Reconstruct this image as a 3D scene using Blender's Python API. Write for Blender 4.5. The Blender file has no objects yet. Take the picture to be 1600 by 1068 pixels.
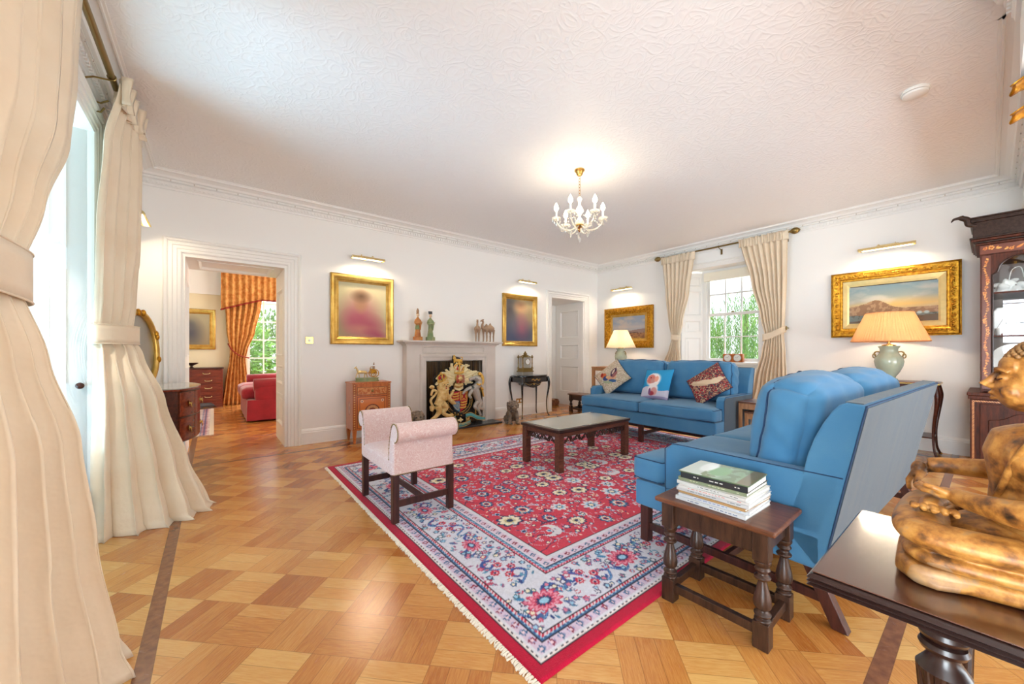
import bpy, bmesh, math, random
import numpy as np
from mathutils import Vector, Matrix, Euler
PI = math.pi
S = bpy.context.scene
COL = S.collection
# ---------------------------------------------------------------- camera, sky, exposure
cam = bpy.data.cameras.new('camera'); co = bpy.data.objects.new('camera', cam); COL.objects.link(co)
cam.sensor_width = 36; cam.lens = 591 / 1600 * 36; cam.shift_y = 16 / 1600; cam.clip_start = .02
co.location = (0, 0, 1.15); co.rotation_euler = (PI / 2, 0, -math.radians(38.25))
S.camera = co
S.view_settings.view_transform = 'Standard'; S.view_settings.look = 'None'
S.view_settings.exposure = .6; S.view_settings.gamma = 1; S.view_settings.use_curve_mapping = False
cy = S.cycles
cy.use_denoising = True; cy.max_bounces = 8; cy.diffuse_bounces = 6; cy.glossy_bounces = 3
cy.transmission_bounces = 5; cy.transparent_max_bounces = 8; cy.caustics_reflective = False; cy.caustics_refractive = False
cy.sample_clamp_indirect = 5
W = bpy.data.worlds.new('sky'); S.world = W; W.use_nodes = True
bg = W.node_tree.nodes['Background']; bg.inputs[0].default_value = (.86, .94, 1, 1); bg.inputs[1].default_value = 1.2

def area(name, loc, rot, sx, sy, power, col, spread=180):
    l = bpy.data.lights.new(name, 'AREA'); l.shape = 'RECTANGLE'; l.size = sx; l.size_y = sy
    l.energy = power; l.color = col; l.spread = math.radians(spread)
    o = bpy.data.objects.new(name, l); COL.objects.link(o); o.location = loc; o.rotation_euler = rot
    return o
def point(name, loc, power, col, r=.03, parent=None):
    l = bpy.data.lights.new(name, 'POINT'); l.energy = power; l.color = col; l.shadow_soft_size = r
    o = bpy.data.objects.new(name, l); COL.objects.link(o); o.location = loc
    if parent: o.parent = parent
    return o
WARM = (1, .80, .56)
# daylight outside the windows of the left wall, an added fill window behind the camera, the window of the right wall and the room beyond, plus an added fill lamp inside it
area('daylight_and_fill', (-2.9, 3.2, .3), (0, -PI / 2 - .6, 0), 2.4, 2.4, 200, (.42, .73, 1))
area('daylight_and_fill', (-1.75, -.75, 1.2), (0, -PI / 2 - .4, 0), 2.4, 1.5, 250, (.82, .92, 1))
area('daylight_and_fill', (3.2, -3.6, 1.1), (PI / 2 + .7, 0, 0), 4.4, 2.0, 215, (.84, .93, 1))  # added fill lamp outside the added back window
area('daylight_and_fill', (8.9, 2.75, 3.9), (0, math.radians(48), 0), 1.6, 2.0, 430, (.86, .94, 1))
area('daylight_and_fill', (1.3, 11.9, 3.8), (math.radians(-48), 0, 0), 2.2, 1.2, 480, (.95, .97, 1))
area('daylight_and_fill', (3.15, 8.3, 1.9), (0, PI / 2, 0), 2.2, 2.2, 85, (1, .97, .93))  # added fill lamp inside the far room, on a wall without a window
sun = bpy.data.lights.new('sun', 'SUN'); sun.energy = 2.0; sun.angle = .05; sun.color = (1, .95, .86)
so = bpy.data.objects.new('sun', sun); COL.objects.link(so); so.rotation_euler = (math.radians(40), math.radians(-28), 0)

# ---------------------------------------------------------------- helpers
def lin(c):
    c = np.asarray(c, float)
    return np.where(c <= .04045, c / 12.92, ((c + .055) / 1.055) ** 2.4)
def C(r, g, b):
    return tuple(float(x) for x in lin([r / 255, g / 255, b / 255])) + (1,)
M = {}
def nmat(name):
    m = bpy.data.materials.new(name); m.use_nodes = True
    return m, m.node_tree, m.node_tree.nodes['Principled BSDF']
def node(nt, t, **k):
    n = nt.nodes.new(t)
    for a, v in k.items(): setattr(n, a, v)
    return n
def mth(nt, op, a, b=None, c=None):
    n = nt.nodes.new('ShaderNodeMath'); n.operation = op
    for i, v in enumerate((a, b, c)):
        if v is None: continue
        if isinstance(v, (int, float)): n.inputs[i].default_value = v
        else: nt.links.new(v, n.inputs[i])
    return n.outputs[0]
def mix(nt, f, a, b, mode='MIX'):
    n = nt.nodes.new('ShaderNodeMix'); n.data_type = 'RGBA'; n.blend_type = mode
    for i, v in ((0, f), (6, a), (7, b)):
        if isinstance(v, (int, float)): n.inputs[i].default_value = v
        elif isinstance(v, tuple): n.inputs[i].default_value = v
        else: nt.links.new(v, n.inputs[i])
    return n.outputs[2]
def ramp(nt, f, stops, interp='LINEAR'):
    n = nt.nodes.new('ShaderNodeValToRGB'); r = n.color_ramp; r.interpolation = interp
    while len(r.elements) < len(stops): r.elements.new(.5)
    for e, (p, c) in zip(r.elements, stops): e.position = p; e.color = c
    nt.links.new(f, n.inputs[0]); return n.outputs[0]
def coords(nt, kind='Object', scale=(1, 1, 1), rot=(0, 0, 0)):
    t = nt.nodes.new('ShaderNodeTexCoord'); m = nt.nodes.new('ShaderNodeMapping')
    m.inputs['Scale'].default_value = scale; m.inputs['Rotation'].default_value = rot
    nt.links.new(t.outputs[kind], m.inputs[0]); return m.outputs[0]
def noise(nt, vec, scale, detail=4, rough=.55):
    n = nt.nodes.new('ShaderNodeTexNoise'); n.inputs['Scale'].default_value = scale
    n.inputs['Detail'].default_value = detail; n.inputs['Roughness'].default_value = rough
    if vec is not None: nt.links.new(vec, n.inputs['Vector'])
    return n.outputs[0]
def bump(nt, bs, h, strength, dist=.01):
    n = nt.nodes.new('ShaderNodeBump'); n.inputs['Strength'].default_value = strength; n.inputs['Distance'].default_value = dist
    nt.links.new(h, n.inputs['Height']); nt.links.new(n.outputs[0], bs.inputs['Normal'])
def plain(name, col, rough=.5, metal=0, var=0, vs=8, bmp=0, bs_=60, spec=.5, sheen=0, coat=0, col2=None, stretch=(1, 1, 1), trans=0, emit=None, es=0):
    m, nt, b = nmat(name)
    b.inputs['Base Color'].default_value = col; b.inputs['Roughness'].default_value = rough; b.inputs['Metallic'].default_value = metal
    b.inputs['Specular IOR Level'].default_value = spec; b.inputs['Sheen Weight'].default_value = sheen
    b.inputs['Coat Weight'].default_value = coat; b.inputs['Coat Roughness'].default_value = .1; b.inputs['Transmission Weight'].default_value = trans
    if emit: b.inputs['Emission Color'].default_value = emit; b.inputs['Emission Strength'].default_value = es
    v = coords(nt, scale=stretch)
    if col2 or var:
        c2 = col2 or tuple(x * (1 - var) for x in col[:3]) + (1,)
        n = noise(nt, v, vs)
        nt.links.new(ramp(nt, n, [(.36, col), (.66, c2)]), b.inputs['Base Color'])
    if bmp: bump(nt, b, noise(nt, v, bs_, 3), bmp)
    M[name] = m; return m
def wood(name, c1, c2, rough=.35, sc=6, axis='x', coat=.06, bmp=.05):
    m, nt, b = nmat(name)
    st = {'x': (1, 9, 9), 'y': (9, 1, 9), 'z': (9, 9, 1)}[axis]
    v = coords(nt, scale=st)
    n1 = noise(nt, v, sc, 6, .6); n2 = noise(nt, v, sc * 5, 3)
    f = mth(nt, 'ADD', mth(nt, 'MULTIPLY', n1, .75), mth(nt, 'MULTIPLY', n2, .25))
    nt.links.new(ramp(nt, f, [(.35, c1), (.62, c2)]), b.inputs['Base Color'])
    b.inputs['Roughness'].default_value = rough; b.inputs['Specular IOR Level'].default_value = .35; b.inputs['Coat Weight'].default_value = coat; b.inputs['Coat Roughness'].default_value = .15
    bump(nt, b, f, bmp); M[name] = m; return m
def vcol(name, rough=.8, bmp=0, bs_=300, spec=.3, sheen=0, metal=0, coat=0):
    m, nt, b = nmat(name)
    a = node(nt, 'ShaderNodeAttribute', attribute_name='Col'); nt.links.new(a.outputs[0], b.inputs['Base Color'])
    b.inputs['Roughness'].default_value = rough; b.inputs['Specular IOR Level'].default_value = spec; b.inputs['Metallic'].default_value = metal
    b.inputs['Sheen Weight'].default_value = sheen; b.inputs['Coat Weight'].default_value = coat; b.inputs['Coat Roughness'].default_value = .08
    if bmp: bump(nt, b, noise(nt, coords(nt), bs_, 2), bmp)
    M[name] = m; return m

class MB:
    def __init__(s): s.v = []; s.f = []; s.m = []; s.M = None
    def add(s, vs, fs, mi=0, T=None):
        o = len(s.v)
        for v in vs:
            v = Vector(v)
            if T is not None: v = T @ v
            if s.M is not None: v = s.M @ v
            s.v.append(v)
        for f in fs: s.f.append(tuple(o + i for i in f)); s.m.append(mi)
        return s
    def box(s, x0, x1, y0, y1, z0, z1, mi=0, T=None):
        vs = [(x, y, z) for z in (z0, z1) for y in (y0, y1) for x in (x0, x1)]
        return s.add(vs, [(0, 2, 3, 1), (4, 5, 7, 6), (0, 1, 5, 4), (2, 6, 7, 3), (0, 4, 6, 2), (1, 3, 7, 5)], mi, T)
    def lathe(s, prof, seg=24, c=(0, 0, 0), T=None, mi=0, caps=True, flute=None):
        n = len(prof); vs = []
        for i in range(seg):
            a = 2 * PI * i / seg
            for r, z in prof:
                rr = r * (1 + (flute(i, z) if flute else 0))
                vs.append((c[0] + rr * math.cos(a), c[1] + rr * math.sin(a), c[2] + z))
        fs = [(i * n + j, ((i + 1) % seg) * n + j, ((i + 1) % seg) * n + j + 1, i * n + j + 1) for i in range(seg) for j in range(n - 1)]
        if caps:
            fs.append(tuple(i * n for i in range(seg))[::-1]); fs.append(tuple(i * n + n - 1 for i in range(seg)))
        return s.add(vs, fs, mi, T)
    def tube(s, pts, r=.01, seg=8, closed=False, mi=0, flat=1, T=None, caps=True):
        pts = [Vector(p) for p in pts]; n = len(pts)
        rs = r if isinstance(r, (list, tuple)) else [r] * n
        vs = []; up = None
        for i in range(n):
            if closed: t = pts[(i + 1) % n] - pts[i - 1]
            else: t = pts[min(i + 1, n - 1)] - pts[max(i - 1, 0)]
            if t.length < 1e-9: t = Vector((0, 0, 1))
            t.normalize()
            if up is None:
                up = Vector((0, 0, 1)) if abs(t.z) < .9 else Vector((0, 1, 0))
            a = t.cross(up)
            if a.length < 1e-4: a = t.cross(Vector((1, 0, 0)))
            a.normalize(); b = a.cross(t); up = b
            for k in range(seg):
                q = 2 * PI * k / seg + PI / seg
                vs.append(pts[i] + rs[i] * (a * math.cos(q) + b * math.sin(q) * flat))
        m = n if closed else n - 1
        fs = [(i * seg + k, ((i + 1) % n) * seg + k, ((i + 1) % n) * seg + (k + 1) % seg, i * seg + (k + 1) % seg) for i in range(m) for k in range(seg)]
        if not closed and caps:
            fs.append(tuple(range(seg))); fs.append(tuple((n - 1) * seg + k for k in range(seg))[::-1])
        return s.add(vs, fs, mi, T)
    def ball(s, c, r, seg=14, rings=8, T=None, mi=0):
        r = r if isinstance(r, (tuple, list)) else (r, r, r)
        vs = [(c[0], c[1], c[2] - r[2])]
        for j in range(1, rings):
            a = -PI / 2 + PI * j / rings
            for i in range(seg):
                b = 2 * PI * i / seg
                vs.append((c[0] + r[0] * math.cos(a) * math.cos(b), c[1] + r[1] * math.cos(a) * math.sin(b), c[2] + r[2] * math.sin(a)))
        vs.append((c[0], c[1], c[2] + r[2])); L = len(vs) - 1
        fs = [(0, 1 + (i + 1) % seg, 1 + i) for i in range(seg)]
        for j in range(rings - 2):
            for i in range(seg):
                p = 1 + j * seg; q = p + seg
                fs.append((p + i, p + (i + 1) % seg, q + (i + 1) % seg, q + i))
        p = 1 + (rings - 2) * seg
        fs += [(p + i, p + (i + 1) % seg, L) for i in range(seg)]
        return s.add(vs, fs, mi, T)
    def prism(s, poly, y0, y1, mi=0, T=None, axis='y'):
        n = len(poly)
        def P(p, d): return {'y': (p[0], d, p[1]), 'z': (p[0], p[1], d), 'x': (d, p[0], p[1])}[axis]
        vs = [P(p, y0) for p in poly] + [P(p, y1) for p in poly]
        fs = [tuple(range(n)), tuple(range(2 * n - 1, n - 1, -1))] + [(i, n + i, n + (i + 1) % n, (i + 1) % n) for i in range(n)]
        return s.add(vs, fs, mi, T)
    def grid(s, nu, nv, fn, mi=0, cu=False, T=None):
        vs = [fn(i / (nu if cu else nu - 1), j / (nv - 1)) for j in range(nv) for i in range(nu)]
        m = nu if cu else nu - 1
        fs = [(j * nu + i, j * nu + (i + 1) % nu, (j + 1) * nu + (i + 1) % nu, (j + 1) * nu + i) for j in range(nv - 1) for i in range(m)]
        return s.add(vs, fs, mi, T)
    def frame(s, prof, x0, x1, z0, z1, mi=0, T=None, sides=4):
        # prof: list of (outward offset, height towards -y) swept round the rectangle in the xz plane
        n = len(prof); vs = []
        cs = [(x0, z0, -1, -1), (x0, z1, -1, 1), (x1, z1, 1, 1), (x1, z0, 1, -1)]
        for cx, cz, sx, sz in cs:
            for o, h in prof:
                vs.append((cx + sx * o, -h, cz + (sz * o if sides == 4 or sz > 0 else 0)))
        rng = range(4) if sides == 4 else range(3)
        fs = [(i * n + j, ((i + 1) % 4) * n + j, ((i + 1) % 4) * n + (j + 1) % n, i * n + (j + 1) % n) for i in rng for j in range(n)]
        if sides == 3: fs += [tuple(range(n)), tuple(3 * n + j for j in range(n))[::-1]]
        return s.add(vs, fs, mi, T)
    def build(s, name, mats, parent=None, bevel=0, seg=2, smooth=False, loc=(0, 0, 0), rot=(0, 0, 0), kind=None, remesh=0, sub=0, label=None, smit=0, ang=35, dec=0, tri=None):
        me = bpy.data.meshes.new(name); me.from_pydata([tuple(v) for v in s.v], [], s.f)
        ms = mats if isinstance(mats, (list, tuple)) else [mats]
        for m in ms: me.materials.append(M[m] if isinstance(m, str) else m)
        me.polygons.foreach_set('material_index', s.m)
        bm = bmesh.new(); bm.from_mesh(me); bmesh.ops.recalc_face_normals(bm, faces=bm.faces); bm.to_mesh(me); bm.free()
        o = bpy.data.objects.new(name, me); COL.objects.link(o)
        if parent: o.parent = parent
        o.location = loc; o.rotation_euler = rot
        if smooth or remesh:
            me.shade_smooth()
        if smooth == 'auto':
            me.set_sharp_from_angle(angle=math.radians(ang))
        if bevel:
            b = o.modifiers.new('bevel', 'BEVEL'); b.width = bevel; b.segments = seg; b.limit_method = 'ANGLE'; b.angle_limit = math.radians(40)
            me.shade_smooth(); b.harden_normals = True
        if remesh:
            r = o.modifiers.new('remesh', 'REMESH'); r.mode = 'VOXEL'; r.voxel_size = remesh; r.use_smooth_shade = True
            if smit:
                q = o.modifiers.new('smooth', 'SMOOTH'); q.iterations = smit; q.factor = .5
        if sub:
            q = o.modifiers.new('sub', 'SUBSURF'); q.levels = sub; q.render_levels = sub
        if kind: o['kind'] = kind
        if label: o['label'] = label
        return o
def tag(o, label, cat, group=None):
    o['label'] = label; o['category'] = cat
    if group: o['group'] = group
    return o
def thing(name, label, cat, loc=(0, 0, 0), rotz=0, group=None, rot=None):
    o = bpy.data.objects.new(name, None); COL.objects.link(o); o.empty_display_size = .05
    o.location = loc; o.rotation_euler = rot or (0, 0, rotz)
    return tag(o, label, cat, group)
def struct(mb, name, mats, **k): return mb.build(name, mats, kind='structure', **k)
def dup(root, loc, rotz, label, group=None):
    def cp(o, p):
        c = o.copy(); COL.objects.link(c)
        if p: c.parent = p
        for ch in list(o.children):
            if ch.type != 'LIGHT' or True: cp(ch, c)
        return c
    r = cp(root, None); r.location = loc; r.rotation_euler = (0, 0, rotz); r['label'] = label
    if group: r['group'] = group
    return r
def rot(ax, a, c=(0, 0, 0)):
    c = Vector(c); return Matrix.Translation(c) @ Matrix.Rotation(a, 4, ax) @ Matrix.Translation(-c)
def TR(x, y, z): return Matrix.Translation((x, y, z))
def spline(pts, n=8, closed=False):
    P = [Vector(p) for p in pts]; out = []; L = len(P)
    rng = range(L) if closed else range(L - 1)
    for i in rng:
        if closed: a, b, c, d = P[i - 1], P[i], P[(i + 1) % L], P[(i + 2) % L]
        else: a, b, c, d = P[max(i - 1, 0)], P[i], P[i + 1], P[min(i + 2, L - 1)]
        for k in range(n):
            t = k / n
            out.append(.5 * ((2 * b) + (c - a) * t + (2 * a - 5 * b + 4 * c - d) * t * t + (3 * b - a - 3 * c + d) * t ** 3))
    if not closed: out.append(P[-1])
    return out
def lerps(vals, n, closed=False):
    L = len(vals); out = []
    for i in range(L if closed else L - 1):
        for k in range(n): out.append(vals[i] + (vals[(i + 1) % L] - vals[i]) * k / n)
    if not closed: out.append(vals[-1])
    return out
def rbox(mb, hx, hy, hz, r, n=8, c=(0, 0, 0), fn=None, T=None):
    """rounded, optionally deformed box (cushions)"""
    bm = bmesh.new(); bmesh.ops.create_cube(bm, size=2)
    bmesh.ops.subdivide_edges(bm, edges=bm.edges, cuts=n, use_grid_fill=True)
    h = Vector((hx, hy, hz)); vs = []
    for v in bm.verts:
        u = v.co.copy(); q = Vector()
        for i in range(3):
            t = u[i]; t = math.sin(t * PI / 2) * .5 + t * .5 if True else t
            q[i] = t * h[i]
        k = Vector([max(-(h[i] - r), min(h[i] - r, q[i])) for i in range(3)]); d = q - k
        if d.length > 1e-9: q = k + d.normalized() * r
        if fn: q = fn(u, q)
        vs.append(q + Vector(c))
    fs = [tuple(v.index for v in f.verts) for f in bm.faces]; bm.free()
    return mb.add(vs, fs, 0, T)

# --- raster art that becomes colours of a fine mesh
_rt = np.random.RandomState(5).rand(256, 256)
def vn(x, y, s, seed=0):
    x = np.asarray(x) * s + seed * 17.3; y = np.asarray(y) * s + seed * 9.1
    xi = np.floor(x).astype(int); yi = np.floor(y).astype(int); fx = x - xi; fy = y - yi
    fx = fx * fx * (3 - 2 * fx); fy = fy * fy * (3 - 2 * fy)
    g = lambda a, b: _rt[a % 256, b % 256]
    return (g(xi, yi) * (1 - fx) + g(xi + 1, yi) * fx) * (1 - fy) + (g(xi, yi + 1) * (1 - fx) + g(xi + 1, yi + 1) * fx) * fy
def fbm(x, y, s, seed=0, o=4):
    r = 0; a = .5
    for i in range(o): r = r + a * vn(x, y, s * 2 ** i, seed + i); a /= 2
    return r / (1 - .5 ** o)
class Art:
    def __init__(s, w, h, res, base=(200, 200, 200)):
        s.w, s.h = w, h; s.nx = max(2, int(w / res) + 1); s.ny = max(2, int(h / res) + 1)
        s.x = np.linspace(0, w, s.nx); s.y = np.linspace(0, h, s.ny)
        s.X, s.Y = np.meshgrid(s.x, s.y); s.img = np.zeros((s.ny, s.nx, 3)) + np.array(base)
    def put(s, mask, col): s.img += mask[..., None] * (np.asarray(col, float) - s.img)
    def win(s, x0, x1, y0, y1):
        i0 = max(0, int(x0 / s.w * (s.nx - 1))); i1 = min(s.nx, int(x1 / s.w * (s.nx - 1)) + 2)
        j0 = max(0, int(y0 / s.h * (s.ny - 1))); j1 = min(s.ny, int(y1 / s.h * (s.ny - 1)) + 2)
        if i0 >= i1 or j0 >= j1: return None
        return (slice(j0, j1), slice(i0, i1))
    def _p(s, w, mask, col): s.img[w] += np.clip(mask, 0, 1)[..., None] * (np.asarray(col, float) - s.img[w])
    def ell(s, cx, cy, rx, ry, col, a=0, soft=.15, op=1):
        R = max(rx, ry) * (1 + soft); w = s.win(cx - R, cx + R, cy - R, cy + R)
        if w is None: return
        x = s.X[w] - cx; y = s.Y[w] - cy; u = (x * math.cos(a) + y * math.sin(a)) / rx; v = (-x * math.sin(a) + y * math.cos(a)) / ry
        s._p(w, op * (1 + soft - np.sqrt(u * u + v * v)) / max(2 * soft, 1e-3), col)
    def flower(s, cx, cy, r, n, cols, a0=0, depth=.3, sx=1):
        w = s.win(cx - r * 1.1, cx + r * 1.1, cy - r * 1.1, cy + r * 1.1)
        if w is None: return
        x = (s.X[w] - cx) / sx; y = s.Y[w] - cy; d = np.sqrt(x * x + y * y); t = np.arctan2(y, x)
        k = len(cols)
        for i, c in enumerate(cols):
            R = r * (1 - i / k * .95); f = R * (1 - depth + depth * np.abs(np.cos(n * t / 2 + a0))) if i < k - 1 else R
            s._p(w, (f - d) / (r * .06) + .5, c)
    def line(s, pts, wd, col):
        for p, q in zip(pts[:-1], pts[1:]):
            w = s.win(min(p[0], q[0]) - wd, max(p[0], q[0]) + wd, min(p[1], q[1]) - wd, max(p[1], q[1]) + wd)
            if w is None: continue
            dx, dy = q[0] - p[0], q[1] - p[1]; L = dx * dx + dy * dy + 1e-12
            t = np.clip(((s.X[w] - p[0]) * dx + (s.Y[w] - p[1]) * dy) / L, 0, 1)
            d = np.hypot(s.X[w] - p[0] - t * dx, s.Y[w] - p[1] - t * dy)
            s._p(w, (wd / 2 - d) / (wd * .3) + .5, col)
    def crescent(s, cx, cy, r, a, col, col2=None):
        w = s.win(cx - r, cx + r, cy - r, cy + r)
        if w is None: return
        x = s.X[w] - cx; y = s.Y[w] - cy; ox = .42 * r * math.cos(a); oy = .42 * r * math.sin(a)
        m = ((np.hypot(x, y) < r) & (np.hypot(x - ox, y - oy) > r * .72)).astype(float)
        s._p(w, m, col)
    def arc(s, cx, cy, r, a0, a1, wd, col, n=14, grow=0):
        s.line([(cx + (r + grow * i / n) * math.cos(a0 + (a1 - a0) * i / n), cy + (r + grow * i / n) * math.sin(a0 + (a1 - a0) * i / n)) for i in range(n + 1)], wd, col)
    def mesh(s, name, mat, pos, parent=None, kind=None, smooth=False):
        P = np.stack(pos(s.X, s.Y), -1).reshape(-1, 3)
        nx, ny = s.nx, s.ny; i = np.arange(nx - 1)[None] + np.arange(ny - 1)[:, None] * nx
        F = np.stack([i, i + 1, i + 1 + nx, i + nx], -1).reshape(-1, 4)
        me = bpy.data.meshes.new(name); me.vertices.add(len(P)); me.vertices.foreach_set('co', P.astype('f').ravel())
        me.loops.add(F.size); me.loops.foreach_set('vertex_index', F.astype('i').ravel())
        me.polygons.add(len(F)); me.polygons.foreach_set('loop_start', np.arange(0, F.size, 4, dtype='i'))
        me.update(calc_edges=True)
        at = me.color_attributes.new('Col', 'FLOAT_COLOR', 'POINT')
        c = np.ones((len(P), 4), 'f'); c[:, :3] = lin(np.clip(s.img.reshape(-1, 3) / 255, 0, 1)); at.data.foreach_set('color', c.ravel())
        if smooth: me.shade_smooth()
        me.materials.append(M[mat]); o = bpy.data.objects.new(name, me); COL.objects.link(o)
        if parent: o.parent = parent
        if kind: o['kind'] = kind
        return o

# ---------------------------------------------------------------- materials
plain('wall_paint', C(244, 242, 238), .75, bmp=.02, bs_=120)
plain('white_paint', C(240, 238, 234), .38, bmp=.01)
plain('cream_wall', C(232, 220, 188), .8)
plain('stone', C(214, 205, 196), .6, var=.08, vs=5)
plain('slate', C(52, 52, 56), .25)
plain('black', C(20, 18, 18), .5)
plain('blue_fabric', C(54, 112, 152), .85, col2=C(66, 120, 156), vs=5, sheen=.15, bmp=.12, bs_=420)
plain('faded_shade_fabric', C(46, 69, 86), .9, col2=C(64, 78, 87), vs=4, sheen=.15, bmp=.12, bs_=420, stretch=(3, 1, .4))  # sun-faded back cloth; doubles as painted shade on the far sofa's sides
plain('navy_piping', C(22, 52, 86), .8)
plain('curtain_linen', C(226, 209, 184), .75, col2=C(220, 200, 172), vs=3, sheen=.2, bmp=.55, bs_=11)
plain('lining', C(238, 230, 214), .85)
plain('brass', C(206, 168, 96), .25, 1)
plain('dull_brass', C(140, 118, 72), .35, 1)
plain('polished_brass', C(240, 218, 160), .16, 1)
plain('gilt', C(214, 158, 48), .34, .85, col2=C(160, 104, 26), vs=30, bmp=.35, bs_=70)
plain('smooth_gilt', C(218, 180, 98), .32, .8, col2=C(190, 146, 66), vs=8, stretch=(1, 1, 1))
plain('pale_gilt', C(214, 184, 122), .35, .6, var=.15, vs=12)
wood('mahogany', C(40, 16, 10), C(84, 36, 20), .28, axis='x')
wood('dark_leg', C(44, 22, 20), C(74, 38, 30), .35, axis='z')
wood('red_mahogany', C(84, 28, 14), C(134, 56, 28), .26, axis='x')
wood('oak_dark', C(34, 20, 14), C(70, 45, 32), .34, axis='z')
wood('oak_top', C(76, 42, 26), C(112, 68, 44), .32, axis='y')
wood('rosewood', C(58, 34, 28), C(104, 62, 46), .3, axis='x')
wood('rosewood_dark', C(28, 18, 16), C(64, 40, 32), .3, axis='x')
wood('satinwood', C(158, 78, 28), C(196, 112, 48), .3, axis='z')
wood('pine_table', C(150, 102, 66), C(186, 136, 92), .4, axis='z')
plain('ebony', C(26, 22, 22), .18, coat=.5)
plain('celadon', C(176, 186, 166), .14, col2=C(158, 174, 152), vs=5, coat=.5)
plain('book_paper', C(236, 230, 216), .8)
plain('china', C(236, 238, 234), .2, coat=.4)
plain('steel', C(170, 170, 168), .3, .9)
plain('grey_metal', C(120, 128, 136), .4, .5)
plain('terracotta', C(176, 140, 110), .8, col2=C(150, 112, 84), vs=20)
plain('green_glaze', C(112, 134, 86), .35, col2=C(150, 150, 104), vs=14)
plain('amber_glaze', C(164, 94, 34), .35, col2=C(186, 126, 60), vs=14)
plain('clay', C(168, 138, 112), .85)
plain('bisque', C(206, 176, 146), .7)
plain('carved_stone', C(70, 62, 56), .42, col2=C(138, 116, 94), vs=16, bmp=.8, bs_=55)
plain('gold_fabric', C(182, 112, 48), .85, col2=C(212, 158, 88), vs=14)
plain('red_trim', C(142, 44, 26), .85)
plain('red_velvet', C(166, 28, 46), .8, col2=C(146, 22, 40), vs=7, sheen=.4)
plain('smoke_plastic', C(238, 236, 230), .4)
plain('basket', C(158, 100, 62), .6, col2=C(90, 50, 30), vs=30)
plain('blind', C(246, 240, 222), .8)
plain('ivory_paint', C(226, 212, 164), .45, var=.12, vs=20)
plain('lion_gold', C(224, 200, 140), .45, col2=C(200, 160, 92), vs=26)
plain('arms_gold', C(214, 170, 78), .4, .3)
plain('arms_red', C(176, 30, 44), .45)
plain('arms_blue', C(64, 140, 180), .45)
plain('arms_silver', C(176, 172, 164), .4, .3)
plain('ribbon_blue', C(76, 156, 166), .45)
plain('arms_black', C(22, 22, 24), .5)
plain('white_marble', C(228, 224, 220), .2, var=.08, vs=6)
plain('glass_sheet', C(160, 160, 150), .06, coat=.3)
plain('leaf', C(118, 168, 78), .6, col2=C(80, 140, 64), vs=3)
plain('bark', C(90, 76, 60), .9)
plain('lawn', C(120, 150, 80), .9)
plain('felt', C(150, 150, 126), .9)

# reflective glass that lets light through without caustics
def glass(name, tint=(1, 1, 1, 1), f=.06, rough=.01, white=0):
    m = bpy.data.materials.new(name); m.use_nodes = True; nt = m.node_tree; nt.nodes.clear()
    o = nt.nodes.new('ShaderNodeOutputMaterial'); t = nt.nodes.new('ShaderNodeBsdfTransparent'); g = nt.nodes.new('ShaderNodeBsdfGlossy')
    lw = nt.nodes.new('ShaderNodeLayerWeight'); frs = mth(nt, 'ADD', mth(nt, 'MULTIPLY', mth(nt, 'POWER', lw.outputs['Facing'], 5), .9), .04); t.inputs[0].default_value = tint; g.inputs['Roughness'].default_value = rough
    mx = nt.nodes.new('ShaderNodeMixShader')
    nt.links.new(mth(nt, 'ADD', mth(nt, 'MULTIPLY', frs, 1.0), f - .04), mx.inputs[0]); nt.links.new(t.outputs[0], mx.inputs[1]); nt.links.new(g.outputs[0], mx.inputs[2])
    nt.links.new(mx.outputs[0], o.inputs[0]); M[name] = m
    if white:
        df = nt.nodes.new('ShaderNodeBsdfTranslucent'); df.inputs[0].default_value = (.95, .93, .88, 1); m2 = nt.nodes.new('ShaderNodeMixShader'); m2.inputs[0].default_value = white
        nt.links.new(mx.outputs[0], m2.inputs[1]); nt.links.new(df.outputs[0], m2.inputs[2]); nt.links.new(m2.outputs[0], o.inputs[0])
glass('pane'); glass('clear_pane', (1, 1, 1, 1), .035); glass('crystal', (.97, .97, .95, 1), .26, .06, .42); glass('picture_glass')
plain('bulb', C(255, 240, 210), .4, emit=(1, .82, .55, 1), es=25)
plain('tube_lamp', C(255, 240, 210), .4, emit=(1, .86, .62, 1), es=9)
def shade_mat(name, col):
    m, nt, b = nmat(name)
    w = node(nt, 'ShaderNodeTexWave'); b.inputs['Base Color'].default_value = col; b.inputs['Roughness'].default_value = .8
    b.inputs['Transmission Weight'].default_value = 0
    tr = nt.nodes.new('ShaderNodeBsdfTranslucent'); tr.inputs[0].default_value = col
    mx = nt.nodes.new('ShaderNodeMixShader'); mx.inputs[0].default_value = .5
    out = nt.nodes['Material Output']; nt.links.new(b.outputs[0], mx.inputs[1]); nt.links.new(tr.outputs[0], mx.inputs[2]); nt.links.new(mx.outputs[0], out.inputs[0])
    nt.nodes.remove(w); M[name] = m
shade_mat('lamp_pleats', C(232, 176, 124)); shade_mat('lamp_pleats_cream', C(240, 222, 190)); 
vcol('painting', .5, spec=.3); vcol('glazed_painting', .25, coat=1); vcol('rug_wool', .95, bmp=.5, bs_=260, spec=.1, sheen=.1)
vcol('tapestry', .9, bmp=.4, bs_=400, spec=.1); vcol('marquetry', .3, coat=.3); vcol('ceramic', .25, coat=.4); vcol('book_cover', .3, coat=.4)

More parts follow.
